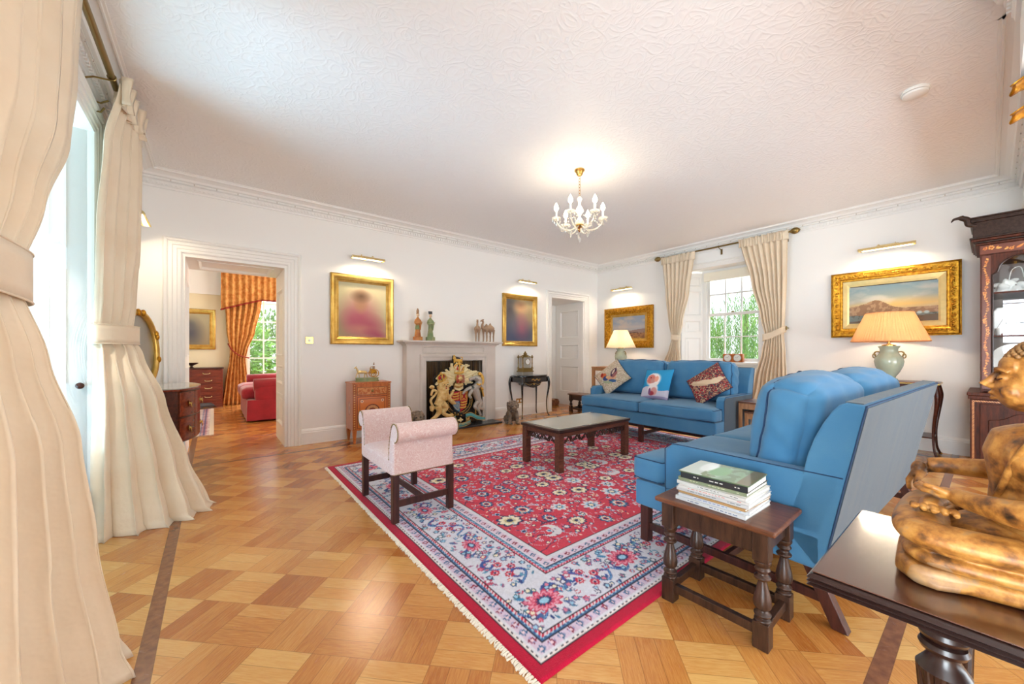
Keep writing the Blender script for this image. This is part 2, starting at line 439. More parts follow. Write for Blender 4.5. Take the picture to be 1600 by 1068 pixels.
def m_ceiling():
    m, nt, b = nmat('relief_ceiling'); b.inputs['Base Color'].default_value = C(244, 243, 242); b.inputs['Roughness'].default_value = .55
    v = coords(nt)
    # warped coordinates, scrolling ridges round scattered rosettes
    nz = nt.nodes.new('ShaderNodeTexNoise'); nz.inputs['Scale'].default_value = 5; nz.inputs['Detail'].default_value = 1; nt.links.new(v, nz.inputs[0])
    va = nt.nodes.new('ShaderNodeVectorMath'); va.operation = 'MULTIPLY_ADD'; va.inputs[1].default_value = (.16, .16, 0)
    nt.links.new(nz.outputs['Color'], va.inputs[0]); nt.links.new(v, va.inputs[2])
    vo = node(nt, 'ShaderNodeTexVoronoi', feature='F1'); vo.inputs['Scale'].default_value = 7.5; vo.inputs['Randomness'].default_value = .75; nt.links.new(va.outputs[0], vo.inputs['Vector'])
    s = mth(nt, 'SINE', mth(nt, 'MULTIPLY', vo.outputs['Distance'], 26))
    vo2 = node(nt, 'ShaderNodeTexVoronoi', feature='DISTANCE_TO_EDGE'); vo2.inputs['Scale'].default_value = 15; nt.links.new(va.outputs[0], vo2.inputs['Vector'])
    e = mth(nt, 'SMOOTH_MIN', vo2.outputs['Distance'], .12, .1)
    h = mth(nt, 'ADD', mth(nt, 'MULTIPLY', mth(nt, 'SMOOTH_MAX', s, .1, .3), .5), mth(nt, 'MULTIPLY', e, -3.5))
    bump(nt, b, h, .42, .006); M['relief_ceiling'] = m
m_ceiling()

def m_floor():
    m, nt, b = nmat('parquet'); L = nt.links
    P = .232; A = math.radians(45)
    tc = nt.nodes.new('ShaderNodeTexCoord'); sp = nt.nodes.new('ShaderNodeSeparateXYZ'); L.new(tc.outputs['Object'], sp.inputs[0]); X, Y = sp.outputs[0], sp.outputs[1]
    x, y = X, Y
    c = math.cos(A)
    u = mth(nt, 'DIVIDE', mth(nt, 'ADD', mth(nt, 'ADD', mth(nt, 'MULTIPLY', x, c), mth(nt, 'MULTIPLY', y, c)), .0471), P)
    v = mth(nt, 'DIVIDE', mth(nt, 'SUBTRACT', mth(nt, 'MULTIPLY', x, c), mth(nt, 'MULTIPLY', y, c)), P)
    iu = mth(nt, 'FLOOR', u); iv = mth(nt, 'FLOOR', v); fu = mth(nt, 'FRACT', u); fv = mth(nt, 'FRACT', v)
    par = mth(nt, 'FLOORED_MODULO', mth(nt, 'ADD', iu, iv), 2)   # 0 / 1
    def sel(a, bb): return mth(nt, 'ADD', mth(nt, 'MULTIPLY', a, mth(nt, 'SUBTRACT', 1, par)), mth(nt, 'MULTIPLY', bb, par))
    across = sel(fu, fv); along = sel(fv, fu)
    pl = mth(nt, 'FLOOR', mth(nt, 'MULTIPLY', across, 3)); fp = mth(nt, 'FRACT', mth(nt, 'MULTIPLY', across, 3))
    # plank id
    cv = nt.nodes.new('ShaderNodeCombineXYZ'); L.new(iu, cv.inputs[0]); L.new(iv, cv.inputs[1]); L.new(pl, cv.inputs[2])
    wn = nt.nodes.new('ShaderNodeTexWhiteNoise'); wn.noise_dimensions = '3D'; L.new(cv.outputs[0], wn.inputs['Vector'])
    cv2 = nt.nodes.new('ShaderNodeCombineXYZ'); L.new(iu, cv2.inputs[0]); L.new(iv, cv2.inputs[1])
    wn2 = nt.nodes.new('ShaderNodeTexWhiteNoise'); L.new(cv2.outputs[0], wn2.inputs['Vector'])
    # strips round the room
    d1 = mth(nt, 'ABSOLUTE', mth(nt, 'SUBTRACT', X, -.2)); d2 = mth(nt, 'ABSOLUTE', mth(nt, 'SUBTRACT', Y, .25))
    d3 = mth(nt, 'ABSOLUTE', mth(nt, 'SUBTRACT', X, 6.2)); d4 = mth(nt, 'ABSOLUTE', mth(nt, 'SUBTRACT', Y, 4.97))
    dm = mth(nt, 'MINIMUM', mth(nt, 'MINIMUM', d1, d2), mth(nt, 'MINIMUM', d3, d4))
    strip = mth(nt, 'LESS_THAN', dm, .0265); sedge = mth(nt, 'LESS_THAN', mth(nt, 'ABSOLUTE', mth(nt, 'SUBTRACT', dm, .0265)), .0012)
    # grain
    gx = nt.nodes.new('ShaderNodeCombineXYZ'); L.new(mth(nt, 'MULTIPLY', along, 1.2), gx.inputs[0]); L.new(mth(nt, 'MULTIPLY', across, 14), gx.inputs[1])
    L.new(mth(nt, 'MULTIPLY', wn.outputs['Value'], 90), gx.inputs[2])
    g1 = noise(nt, gx.outputs[0], 3.2, 6, .62)
    big = noise(nt, tc.outputs['Object'], 1.3, 3)
    tone = mth(nt, 'ADD', mth(nt, 'MULTIPLY', wn.outputs['Value'], .17), mth(nt, 'MULTIPLY', wn2.outputs['Value'], .16))
    tone = mth(nt, 'ADD', tone, mth(nt, 'MULTIPLY', g1, .55)); tone = mth(nt, 'ADD', tone, mth(nt, 'MULTIPLY', mth(nt, 'SUBTRACT', 1, par), -.15))  # alternate squares lighter: sheen off the grain, painted into the tone
    tone = mth(nt, 'ADD', tone, mth(nt, 'MULTIPLY', mth(nt, 'SUBTRACT', big, .5), .35))
    mr = nt.nodes.new('ShaderNodeMapRange'); mr.interpolation_type = 'SMOOTHSTEP'; mr.inputs['From Min'].default_value = 2.9; mr.inputs['From Max'].default_value = 4.3; mr.inputs['To Max'].default_value = .10; L.new(mth(nt, 'ADD', Y, mth(nt, 'MULTIPLY', big, .8)), mr.inputs[0])
    tone = mth(nt, 'ADD', tone, mr.outputs[0])
    col = ramp(nt, tone, [(.10, C(212, 166, 98)), (.34, C(194, 134, 68)), (.58, C(166, 98, 42)), (.8, C(138, 78, 36))])
    gs = noise(nt, coords(nt, scale=(14, 14, 1)), 2, 4)
    scol = ramp(nt, gs, [(.3, C(104, 62, 38)), (.7, C(140, 88, 54))])
    col = mix(nt, strip, col, scol)
    gap = mth(nt, 'MAXIMUM', mth(nt, 'LESS_THAN', mth(nt, 'MINIMUM', fp, mth(nt, 'SUBTRACT', 1, fp)), .016), mth(nt, 'LESS_THAN', mth(nt, 'MINIMUM', along, mth(nt, 'SUBTRACT', 1, along)), .005))
    gap = mth(nt, 'MAXIMUM', mth(nt, 'MULTIPLY', gap, mth(nt, 'SUBTRACT', 1, strip)), sedge)
    col = mix(nt, mth(nt, 'MULTIPLY', gap, .45), col, C(70, 38, 20))
    L.new(col, b.inputs['Base Color'])
    L.new(mth(nt, 'ADD', .14, mth(nt, 'MULTIPLY', g1, .2)), b.inputs['Roughness'])
    b.inputs['Coat Weight'].default_value = .25; b.inputs['Coat Roughness'].default_value = .22
    bump(nt, b, mth(nt, 'SUBTRACT', mth(nt, 'MULTIPLY', g1, .25), gap), .22, .004); M['parquet'] = m
m_floor()

# ---------------------------------------------------------------- the room
XL, XR, YA, YF, H = -.63, 6.56, 5.32, -3.2, 3.0
def wall_holes(mb, a0, a1, holes, box, top=H + .1):
    """wall along one axis from a0 to a1 with holes (h0, h1, z0, z1)"""
    p = a0
    for h0, h1, z0, z1 in sorted(holes):
        box(mb, p, h0, 0, top)
        if z0 > 0: box(mb, h0, h1, 0, z0)
        box(mb, h0, h1, z1, top); p = h1
    box(mb, p, a1, 0, top)
struct(MB().box(-1.2, 9.2, -3.6, 11.2, -.1, 0), 'floor', 'parquet')
struct(MB().box(XL - .5, XR + .5, YF - .2, YA + .06, H, H + .1), 'ceiling', 'relief_ceiling')
m = MB(); wall_holes(m, XL - .5, XR + .5, [(-.265, .70, 0, 2.205), (5.172, 6.12, 0, 2.215), (2.47, 3.44, 0, 1.02)], lambda q, a, b, z0, z1: q.box(a, b, YA, YA + .12, z0, z1))
struct(m, 'wall_back', 'wall_paint')
m = MB(); wall_holes(m, YF - .2, YA, [(2.05, 3.45, .68, 2.58)], lambda q, a, b, z0, z1: q.box(XR, XR + .1, a, b, z0, z1))
struct(m, 'wall_right', 'wall_paint')
m = MB(); wall_holes(m, YF - .2, YA, [(2.24, 3.66, .02, 2.6), (-1.5, -.1, .02, 2.6)], lambda q, a, b, z0, z1: q.box(XL - .12, XL, a, b, z0, z1))
struct(m, 'wall_left', 'wall_paint')
m = MB(); wall_holes(m, XL - .5, XR + .5, [(1.0, 5.4, .5, 2.7)], lambda q, a, b, z0, z1: q.box(a, b, YF - .12, YF, z0, z1))
struct(m, 'wall_front', 'wall_paint')
# the beam over the opening in which the camera stands, deeper towards the left wall
struct(MB().box(3.25, XR, -.46, -.2, 2.55, H).box(XL, 3.25, -.46, -.09, 2.55, H), 'trim_1', 'wall_paint')

# cornice: moulded runs with dentils, mitred by overlap
def cornice(name, p, q, nrm, z=H):
    """p, q: ends on the wall plane (xy); nrm: direction into the room"""
    p = Vector((*p, 0)); q = Vector((*q, 0)); d = (q - p); L = d.length; d.normalize(); n = Vector((*nrm, 0))
    prof = [(0, -.155), (.016, -.155), (.02, -.135), (.028, -.128), (.028, -.085), (.05, -.078), (.052, -.06), (.075, -.055), (.085, -.035), (.12, -.018), (.15, -.012), (.155, -.02), (.163, -.02), (.165, -.006), (.178, -.006), (.18, 0), (0, 0)]
    T = Matrix((( d.x, n.x, 0, p.x), (d.y, n.y, 0, p.y), (0, 0, 1, z), (0, 0, 0, 1)))
    mb = MB(); k = len(prof)
    # mitre: shrink along the run by the offset at each end
    vs = [(o * 1.0, o, h) for o, h in prof] + [(L - o * 1.0, o, h) for o, h in prof]
    mb.add(vs, [(j, (j + 1) % k, k + (j + 1) % k, k + j) for j in range(k)], 0, T)
    t = .05
    while t < L - .05:
        mb.box(t, t + .019, .026, .044, -.122, -.092, 0, T); t += .0375
    t = .11
    while t < L - .05:
        mb.box(t, t + .15, .05, .0575, -.074, -.064, 0, T); mb.box(t + .164, t + .174, .05, .056, -.078, -.062, 1, T); t += .1885
    return struct(mb, name, ['white_paint', 'stone'])
cornice('trim_2', (XL, YA), (XR, YA), (0, -1)); cornice('trim_3', (XR, YA), (XR, -.2), (-1, 0)); cornice('trim_4', (XL, -.09), (XL, YA), (1, 0))
cornice('trim_5', (XR, -.2), (3.25, -.2), (0, 1)); cornice('trim_6', (3.25, -.09), (XL, -.09), (0, 1))
# baseboards
def base(name, segs):
    mb = MB()
    for x0, y0, x1, y1, nx, ny in segs:
        d = Vector((x1 - x0, y1 - y0, 0)); L = d.length; d.normalize()
        T = Matrix(((d.x, nx, 0, x0), (d.y, ny, 0, y0), (0, 0, 1, 0), (0, 0, 0, 1)))
        prof = [(0, 0), (.022, 0), (.022, .145), (.017, .15), (.017, .165), (.008, .185), (0, .19)]; k = len(prof)
        mb.add([(0, o, h) for o, h in prof] + [(L, o, h) for o, h in prof], [(j, (j + 1) % k, k + (j + 1) % k, k + j) for j in range(k)] + [tuple(range(k)), tuple(range(2 * k - 1, k - 1, -1))], 0, T)
    struct(mb, name, 'white_paint')
base('baseboard_back', [(XL, YA, -.42, YA, 0, -1), (.85, YA, 2.14, YA, 0, -1), (3.72, YA, 5.02, YA, 0, -1), (6.27, YA, XR, YA, 0, -1)])
base('baseboard_right', [(XR, YA, XR, -3.2, -1, 0)])
base('baseboard_left', [(XL, 3.8, XL, YA, 1, 0), (XL, .05, XL, 2.1, 1, 0)])
# architraves
ARC = [(0, 0), (.0, .012), (.012, .02), (.035, .02), (.04, .026), (.07, .026), (.078, .034), (.10, .034), (.108, .026), (.12, .04), (.138, .046), (.15, .03), (.15, 0)]
T = TR(0, YA, 0)
struct(MB().frame(ARC, -.265, .70, 0, 2.205, 0, T, 3), 'trim_7', 'white_paint')
struct(MB().frame([(a * .95, b) for a, b in ARC], 5.172, 6.12, 0, 2.215, 0, T, 3), 'trim_8', 'white_paint')
TL = Matrix.Translation((XL, 0, 0)) @ Matrix.Rotation(PI / 2, 4, 'Z')      # local x = +Y, front faces +X
struct(MB().frame(ARC, 2.24, 3.66, 0, 2.6, 0, TL, 3), 'trim_9', 'white_paint')
TRt = Matrix.Translation((XR, 0, 0)) @ Matrix.Rotation(-PI / 2, 4, 'Z')
struct(MB().frame([(a * .6, b * .7) for a, b in ARC], -3.45, -2.05, .68, 2.58, 0, TRt, 3), 'trim_10', 'white_paint')

def panelled(mb, w, h, panels, t=.03, T=None, mi=0):
    """board in the xz plane (front towards -y) with recessed, fielded panels (x0, x1, z0, z1)"""
    xs = sorted({0, w} | {p[0] for p in panels} | {p[1] for p in panels}); zs = sorted({0, h} | {p[2] for p in panels} | {p[3] for p in panels})
    for i in range(len(xs) - 1):
        for j in range(len(zs) - 1):
            cx, cz = (xs[i] + xs[i + 1]) / 2, (zs[j] + zs[j + 1]) / 2
            if any(p[0] < cx < p[1] and p[2] < cz < p[3] for p in panels): continue
            mb.box(xs[i], xs[i + 1], -t, 0, zs[j], zs[j + 1], mi, T)
    for x0, x1, z0, z1 in panels:
        mb.frame([(0, t), (0, t + .006), (-.012, t + .008), (-.02, t - .002), (-.03, t - .016), (-.03, 0), (0, 0)], x0, x1, z0, z1, mi, T)
        mb.box(x0 + .03, x1 - .03, -t + .02, 0, z0 + .03, z1 - .03, mi, T)
        if x1 - x0 > .2: mb.box(x0 + .075, x1 - .075, -t + .011, 0, z0 + .075, z1 - .075, mi, T)

# doorway to the next room: panelled linings and soffit, 0.79 deep
def lining(name, w, h, panels, T): mb = MB(); panelled(mb, w, h, panels, .025, T); struct(mb, name, 'white_paint')
D1 = .786
R1 = Matrix.Translation((.70, YA + D1, 0)) @ Matrix.Rotation(-PI / 2, 4, 'Z')   # right lining faces -X, local x runs towards the room
lining('trim_11', D1, 2.2, [(.12, .66, .22, .62), (.12, .66, .74, .98), (.12, .66, 1.1, 1.95)], R1 @ TR(0, 0, 0))
L1 = Matrix.Translation((-.265, YA, 0)) @ Matrix.Rotation(PI / 2, 4, 'Z')
lining('trim_12', D1, 2.2, [(.12, .66, .22, .62), (.12, .66, .74, .98), (.12, .66, 1.1, 1.95)], L1)
SF = Matrix.Translation((-.265, YA + D1, 2.2)) @ Matrix.Rotation(PI / 2, 4, 'X') @ Matrix.Identity(4)
mb = MB(); panelled(mb, .965, D1 - .006, [(.12, .845, .14, .66)], .034, Matrix.Translation((-.265, YA + .004, 2.205)) @ Matrix(((1, 0, 0, 0), (0, 0, 1, 0), (0, 1, 0, 0), (0, 0, 0, 1))))
mb.box(-.30, .74, YA + .001, YA + D1, 2.2045, 2.2095); struct(mb, 'trim_13', 'white_paint')
hg = MB().box(-.2655 + .026, -.2355, YA + D1 - .13, YA + D1 - .04, 1.82, 1.95).build('door_hinge', 'dull_brass'); tag(hg, 'brass hinge plate high on the left lining of the wide doorway', 'hinge')
# thick walls either side of the passage
struct(MB().box(-1.5, -.265, YA + .12, YA + D1, 0, 3).box(.70, 5.0, YA + .12, YA + D1, 0, 3).box(-.265, .70, YA + .12, YA + D1, 2.21, 3.0), 'wall_passage', 'wall_paint')
# second doorway: deep reveal, panelled on the right, closed door at the back
D2 = .8
R2 = Matrix.Translation((6.12, YA + D2, 0)) @ Matrix.Rotation(-PI / 2, 4, 'Z')
lining('trim_14', D2, 2.2, [(.13, .68, .28, .85), (.13, .68, 1.0, 1.32), (.13, .68, 1.46, 2.05)], R2)
struct(MB().box(5.0, 5.172, YA + .12, YA + D2 + .1, 0, 3).box(5.172, 6.12, YA + .12, YA + D2 + .1, 2.215, 3).box(6.12, 6.4, YA + .12, YA + D2 + .1, 0, 3).box(5.172, 6.12, YA + D2 + .05, YA + D2 + .1, 0, 2.2), 'wall_corridor', 'wall_paint')
d = thing('door_2', 'white panelled door closed at the back of the narrow doorway', 'door', (5.172, YA + D2 + .05, 0)); d['kind'] = 'structure'
mb = MB(); panelled(mb, .948, 2.2, [(.13, .43, .25, .85), (.52, .82, .25, .85), (.13, .43, 1.0, 2.05), (.52, .82, 1.0, 2.05)], .035); mb.build('panel', 'white_paint', d)
MB().lathe([(.0, 0), (.026, .0), (.026, .006), (.01, .012), (.009, .035), (.024, .045), (.028, .06), (.02, .072), (0, .075)], 16, T=TR(.70, -.035, 1.02) @ Matrix.Rotation(PI / 2, 4, 'X')).build('door_knob', 'dull_brass', d, smooth=True)
MB().box(.655, .668, -.05, -.035, .99, 1.05).build('keyhole_plate', 'dull_brass', d)

# ---------------------------------------------------------------- window on the left wall
def sash(mb, T, x0, x1, z0, z1, nc, nr, bar=.018, fr=.045, d=.04, mi=0):
    mb.frame([(0, -d / 2), (0, d / 2), (-fr, d / 2), (-fr, -d / 2)], x0, x1, z0, z1, mi, T)
    for i in range(1, nc): x = x0 + fr + (x1 - x0 - 2 * fr) * i / nc; mb.box(x - bar / 2, x + bar / 2, -d / 2 + .006, d / 2 - .006, z0 + fr, z1 - fr, mi, T)
    for j in range(1, nr): z = z0 + fr + (z1 - z0 - 2 * fr) * j / nr; mb.box(x0 + fr, x1 - fr, -d / 2 + .008, d / 2 - .008, z - bar / 2, z + bar / 2, mi, T)
WX = XL - .55
def left_window(n, y0, y1):
    w = thing('window_%d' % n, 'tall white glazed window in a deep panelled recess of the left wall' if n == 1 else 'tall white window further along the left wall', 'window', (0, 0, 0)); w['kind'] = 'structure'
    T = Matrix.Translation((WX, 0, 0)) @ Matrix.Rotation(PI / 2, 4, 'Z')
    mb = MB(); sash(mb, T, y0, y1, 1.3, 2.6, 3, 3); sash(mb, T @ TR(0, .045, 0), y0, y1, .02, 1.32, 3, 3); mb.build('sash', 'white_paint', w)
    MB().box(WX - .002, WX, y0, y1, .02, 2.6).build('pane', 'pane', w)
    # recess: head, floor board and the two jambs lined with folded shutters
    MB().box(WX - .05, XL - .12, y0 - .1, y1 + .1, 2.6, 2.66).box(WX - .05, XL - .12, y0 - .1, y1 + .1, -.05, .018).box(WX - .05, XL - .13, y0 - .1, y0 - .03, 0, 2.6).box(WX - .05, XL - .13, y1 + .03, y1 + .1, 0, 2.6).build('recess', 'white_paint', w)
    mb = MB()
    panelled(mb, .5, 2.58, [(.09, .41, .15, .80), (.09, .41, .93, 1.66), (.09, .41, 1.80, 2.45)], .028, TR(WX + .03, y1 + .028, .02))
    mb.build('shutter', 'white_paint', w)
    mb = MB(); panelled(mb, .5, 2.58, [(.09, .41, .15, .80), (.09, .41, .93, 1.66), (.09, .41, 1.80, 2.45)], .028, Matrix.Translation((WX + .53, y0 - .028, .02)) @ Matrix.Rotation(PI, 4, 'Z')); mb.build('shutter', 'white_paint', w)
    if n == 1:
        k = MB().lathe([(0, 0), (.012, 0), (.008, .012), (.008, .02), (.019, .028), (.021, .038), (.014, .048), (0, .05)], 14, T=TR(XL - .045, y1, .935) @ Matrix.Rotation(PI / 2, 4, 'X')).build('shutter_knob', 'mahogany', w, smooth=True)
left_window(1, 2.24, 3.66); left_window(4, -1.5, -.1)

# ---------------------------------------------------------------- window on the right wall
w = thing('window_2', 'white twelve-pane sash window between cream curtains', 'window', (0, 0, 0)); w['kind'] = 'structure'
GX = 6.95; TG = Matrix.Translation((GX, 0, 0)) @ Matrix.Rotation(-PI / 2, 4, 'Z')      # local x = -Y
mb = MB(); sash(mb, TG @ TR(0, .03, 0), -3.16, -2.3, 1.79, 2.54, 3, 2); mb.build('upper_sash', 'white_paint', w)
mb = MB(); sash(mb, TG, -3.16, -2.3, 1.0, 1.83, 3, 2); mb.build('lower_sash', 'white_paint', w)
MB().box(GX - .002, GX, 2.3, 3.16, 1.0, 2.54).build('pane', 'pane', w)
MB().frame([(0, .05), (0, -.08), (.07, -.08), (.07, .05)], -3.16, -2.3, 1.0, 2.54, 0, TG).build('window_frame', 'white_paint', w)
MB().box(XR + .1, GX + .1, 2.0, 3.5, 2.6, 2.66).box(XR + .1, GX + .1, 2.0, 3.5, .6, .68).box(GX, GX + .1, 1.95, 2.24, .6, 2.62).box(GX, GX + .1, 3.22, 3.55, .6, 2.62).box(GX, GX + .1, 2.24, 3.22, .6, .94).build('recess', 'white_paint', w)
MB().box(GX - .10, GX - .03, 2.22, 3.24, .945, .985).build('windowsill', 'white_paint', w, bevel=.008)
for sgn, y0, y1 in ((1, 3.45, 3.22), (-1, 2.05, 2.24)):
    dx, dy = GX - XR, y1 - y0; L = math.hypot(dx, dy)
    mb = MB(); a = math.atan2(dy, dx)
    if sgn > 0: T = Matrix.Translation((XR, y0, .7)) @ Matrix.Rotation(a, 4, 'Z') @ TR(0, .0, 0)
    else: T = Matrix.Translation((GX, y1, .7)) @ Matrix.Rotation(a + PI, 4, 'Z')
    panelled(mb, L, 1.86, [(.07, L - .07, .09, .72), (.07, L - .07, .80, 1.02), (.07, L - .07, 1.10, 1.55), (.07, L - .07, 1.62, 1.8)], .025, T)
    mb.build('shutter', 'white_paint', w)
MB().box(XR + .12, GX - .06, 2.1, 3.4, .66, .70).build('window_seat', 'white_paint', w)
MB().box(GX - .10, GX - .06, 2.28, 3.18, 2.40, 2.55).build('roller_blind', 'blind', w, bevel=.01)
MB().box(GX - .045, GX - .025, 2.70, 2.74, 1.83, 1.85).build('sash_catch', 'dull_brass', w)
# added, unseen window behind the camera, there for fill light
w = thing('window_3', 'unseen wide white window added for fill light behind the opening', 'window', (0, 0, 0)); w['kind'] = 'structure'
mb = MB(); T = Matrix.Translation((0, YF - .06, 0)); [sash(mb, T, 1.0 + i * 1.1, 2.1 + i * 1.1, .5, 2.7, 2, 4) for i in range(4)]; mb.build('sash', 'white_paint', w)
MB().box(1, 5.4, YF - .062, YF - .06, .5, 2.7).build('pane', 'pane', w)

# ---------------------------------------------------------------- the room beyond the wide doorway
YR = 10.5
m = MB(); wall_holes(m, -2, 3.2, [(.60, 1.75, .12, 2.75)], lambda q, a, b, z0, z1: q.box(a, b, YR, YR + .1, z0, z1)); struct(m, 'wall_far', 'cream_wall')
struct(MB().box(-2.0, -1.9, YA + D1, YR, 0, 3), 'wall_far_left', 'cream_wall'); struct(MB().box(3.2, 3.3, YA + D1, YR, 0, 3), 'wall_far_right', 'cream_wall')
struct(MB().box(-2, 3.3, YA + .12, YR + .1, 3.0, 3.1), 'ceiling_2', 'relief_ceiling')
struct(MB().box(-1.9, .52, YR - .012, YR, 2.44, 3.0).box(-1.9, .52, YR - .03, YR, 2.40, 2.45), 'trim_15', 'white_paint')
struct(MB().box(-1.9, .5, YR - .02, YR, 0, .16), 'baseboard_far', 'white_paint')
w = thing('window_5', 'tall white garden window in the far room beside gold curtains', 'window', (0, 0, 0)); w['kind'] = 'structure'
mb = MB(); sash(mb, TR(0, YR + .03, 0), .60, 1.75, .12, 2.75, 4, 6, bar=.028, fr=.05); mb.build('sash', 'white_paint', w)
MB().box(.60, 1.75, YR + .03, YR + .032, .12, 2.75).build('pane', 'pane', w)

# ---------------------------------------------------------------- rug
def rug_art():
    w, h = 4.16, 3.13; a = Art(w, h, .0068, (200, 58, 80)); R = random.Random(3)
    ivory = (214, 214, 222); navy = (30, 44, 92); blue = (58, 128, 176); pink = (212, 120, 146); red = (190, 44, 70); dark = (24, 24, 40); cream = (232, 222, 196); lb = (150, 196, 222)
    cols = (red, blue, navy, pink, lb, cream)
    X, Y = a.X, a.Y; D = np.minimum(np.minimum(X, w - X), np.minimum(Y, h - Y))
    # field
    vine = np.abs(fbm(X, Y, 5.5, 3, 2) - .5) < .010; a.put(vine * .8, (60, 40, 80))
    vine = np.abs(fbm(X, Y, 7, 8, 2) - .5) < .008; a.put(vine * .8, (200, 190, 200))
    x0 = .6; pts = []
    def free(x, y, r):
        for px, py, pr in pts:
            if (px - x) ** 2 + (py - y) ** 2 < (pr + r) ** 2: return False
        pts.append((x, y, r)); return True
    # symmetric quarter
    def sym(fn, x, y):
        for sx in (0, 1):
            for sy in (0, 1): fn(w - x if sx else x, h - y if sy else y, sx, sy)
    for k in range(1500):
        r = R.choice([.088, .078, .066]) if k < 300 else R.choice([.038, .030, .024, .018])
        x = R.uniform(.66, w / 2 + .03); y = R.uniform(.66, h / 2 + .02)
        if not free(x, y, r * (1.10 if k < 300 else 1.08)): continue
        t = R.random(); n = R.choice([8, 10, 12]); aa = R.random() * 6
        if r > .05:
            if t < .25: sym(lambda X_, Y_, sx, sy: a.crescent(X_, Y_, r, (PI - aa if sx else aa) * (-1 if sy else 1), ivory), x, y); sym(lambda X_, Y_, sx, sy: a.flower(X_, Y_, r * .3, 5, [ivory, blue]), x, y)
            elif t < .5: sym(lambda X_, Y_, sx, sy: a.flower(X_, Y_, r, n, [navy, cream, cream, (190, 180, 130), navy], depth=.25, sx=1.15), x, y)
            elif t < .75: sym(lambda X_, Y_, sx, sy: a.flower(X_, Y_, r, 8, [ivory, ivory, lb, navy, cream], depth=.42), x, y)
            else: sym(lambda X_, Y_, sx, sy: a.flower(X_, Y_, r * .95, n, [navy, blue, cream, red, navy], depth=.3, sx=.85), x, y)
        else:
            c = R.choice([[ivory, pink], [navy, ivory], [ivory, navy, cream], [lb, navy], [cream, red], [ivory, blue], [navy, cream]])
            sym(lambda X_, Y_, sx, sy: a.flower(X_, Y_, r, R.choice([4, 5, 6]), c, depth=.45), x, y)
    for k in range(2600):
        x = R.uniform(.6, w - .6); y = R.uniform(.6, h - .6); q = R.random() * PI
        a.ell(x, y, .012, .005, R.choice([ivory, navy, lb, pink, cream]), q, .2)
    # borders
    def band(d0, d1, c): a.put(((D >= d0) & (D < d1)).astype(float), c)
    band(0, .585, ivory)
    band(0, .052, (176, 16, 52)); band(.052, .058, dark); band(.058, .074, (225, 216, 214))
    P_ = X + Y; a.put(((D >= .062) & (D < .07) & (np.mod(P_, .03) < .014)).astype(float), dark)
    band(.076, .081, red); band(.084, .128, (206, 188, 208)); band(.128, .134, dark); band(.134, .148, (60, 96, 140)); band(.148, .158, (222, 196, 204)); band(.158, .164, dark)
    a.put(((D >= .149) & (D < .157) & (np.mod(X - Y, .022) < .011)).astype(float), red)
    a.put(((D >= .137) & (D < .146) & (np.mod(X + Y, .026) < .011)).astype(float), lb)
    a.put(((D >= .164) & (D < .452)) * .25 * (fbm(X, Y, 20, 5, 3)), (180, 190, 220))
    band(.452, .457, dark); band(.457, .472, (222, 150, 170)); band(.472, .492, (70, 110, 150)); band(.492, .497, dark); band(.5, .545, (214, 196, 214)); band(.545, .549, red); band(.552, .572, ivory); band(.572, .58, dark)
    a.put(((D >= .475) & (D < .489) & (np.mod(X + Y, .03) < .013)).astype(float), lb)
    a.put(((D >= .459) & (D < .470) & (np.mod(X - Y, .022) < .010)).astype(float), (190, 40, 70))
    def along(d, step, fn):
        for L, hor in ((w, 1), (h, 0)):
            n = int((L - 2 * d) / step); n += n % 2; st = (L - 2 * d) / n
            for i in range(n + (1 if hor else 0)):
                p = d + st * (i if hor else i + .0)
                for s_ in (0, 1):
                    if hor: fn(p, (h - d) if s_ else d, i, hor, s_)
                    elif i > 0: fn((w - d) if s_ else d, p, i, hor, s_)
    def guard(x, y, i, hor, s_):
        c = (130, 22, 54) if i % 2 else (40, 92, 132)
        a.flower(x, y, .0185, 4, [c, c, (225, 200, 210)], .7, .5); 
    along(.106, .055, guard); along(.522, .055, guard)
    along(.106, .0275, lambda x, y, i, h_, s_: a.ell(x + (.0138 if h_ else 0), y + (0 if h_ else .0138), .005, .005, (150, 150, 190)))
    def main(x, y, i, hor, s_):
        ax = (1, 0) if hor else (0, 1); ay = (0, 1) if hor else (1, 0)
        def P(u, v):
            return (x + ax[0] * u + ay[0] * v, y + ax[1] * u + ay[1] * v)
        sg = 1 if i % 2 else -1
        # big scroll stems
        pts = [P(u / 20 * .30 - .15, sg * .085 * math.sin(u / 20 * PI * 2)) for u in range(21)]
        a.line(pts, .013, (44, 64, 136)); a.line(pts, .006, (90, 150, 200))
        for q in (-1, 1):
            c = P(q * .075, -sg * q * .04)
            a.arc(c[0], c[1], .052, R.random(), R.random() + 4.8, .014, (52, 76, 150), grow=-.034)
            a.arc(c[0], c[1], .040, R.random(), 4, .005, (120, 60, 120), grow=-.02)
        if i % 2 == 0:
            a.flower(*P(0, .0), .076, 12, [(196, 60, 92), (226, 150, 170), (200, 70, 100), navy, lb], 0, .35, sx=1.4 if hor else .72)
            for q in (-1, 1):
                for e in (-1, 1): a.ell(*P(q * .085, e * .075), .026, .012, blue if e > 0 else (70, 100, 150), q * e * .8); 
        else:
            for q, e, c in ((-.052, 0, red), (.052, 0, red), (0, .052, (176, 46, 80)), (0, -.052, red)):
                a.flower(*P(q, e), .027, 8, [c, c, (220, 180, 190), navy], 0, .3)
            a.flower(*P(0, 0), .022, 6, [(196, 196, 220), pink, navy], 0, .4)
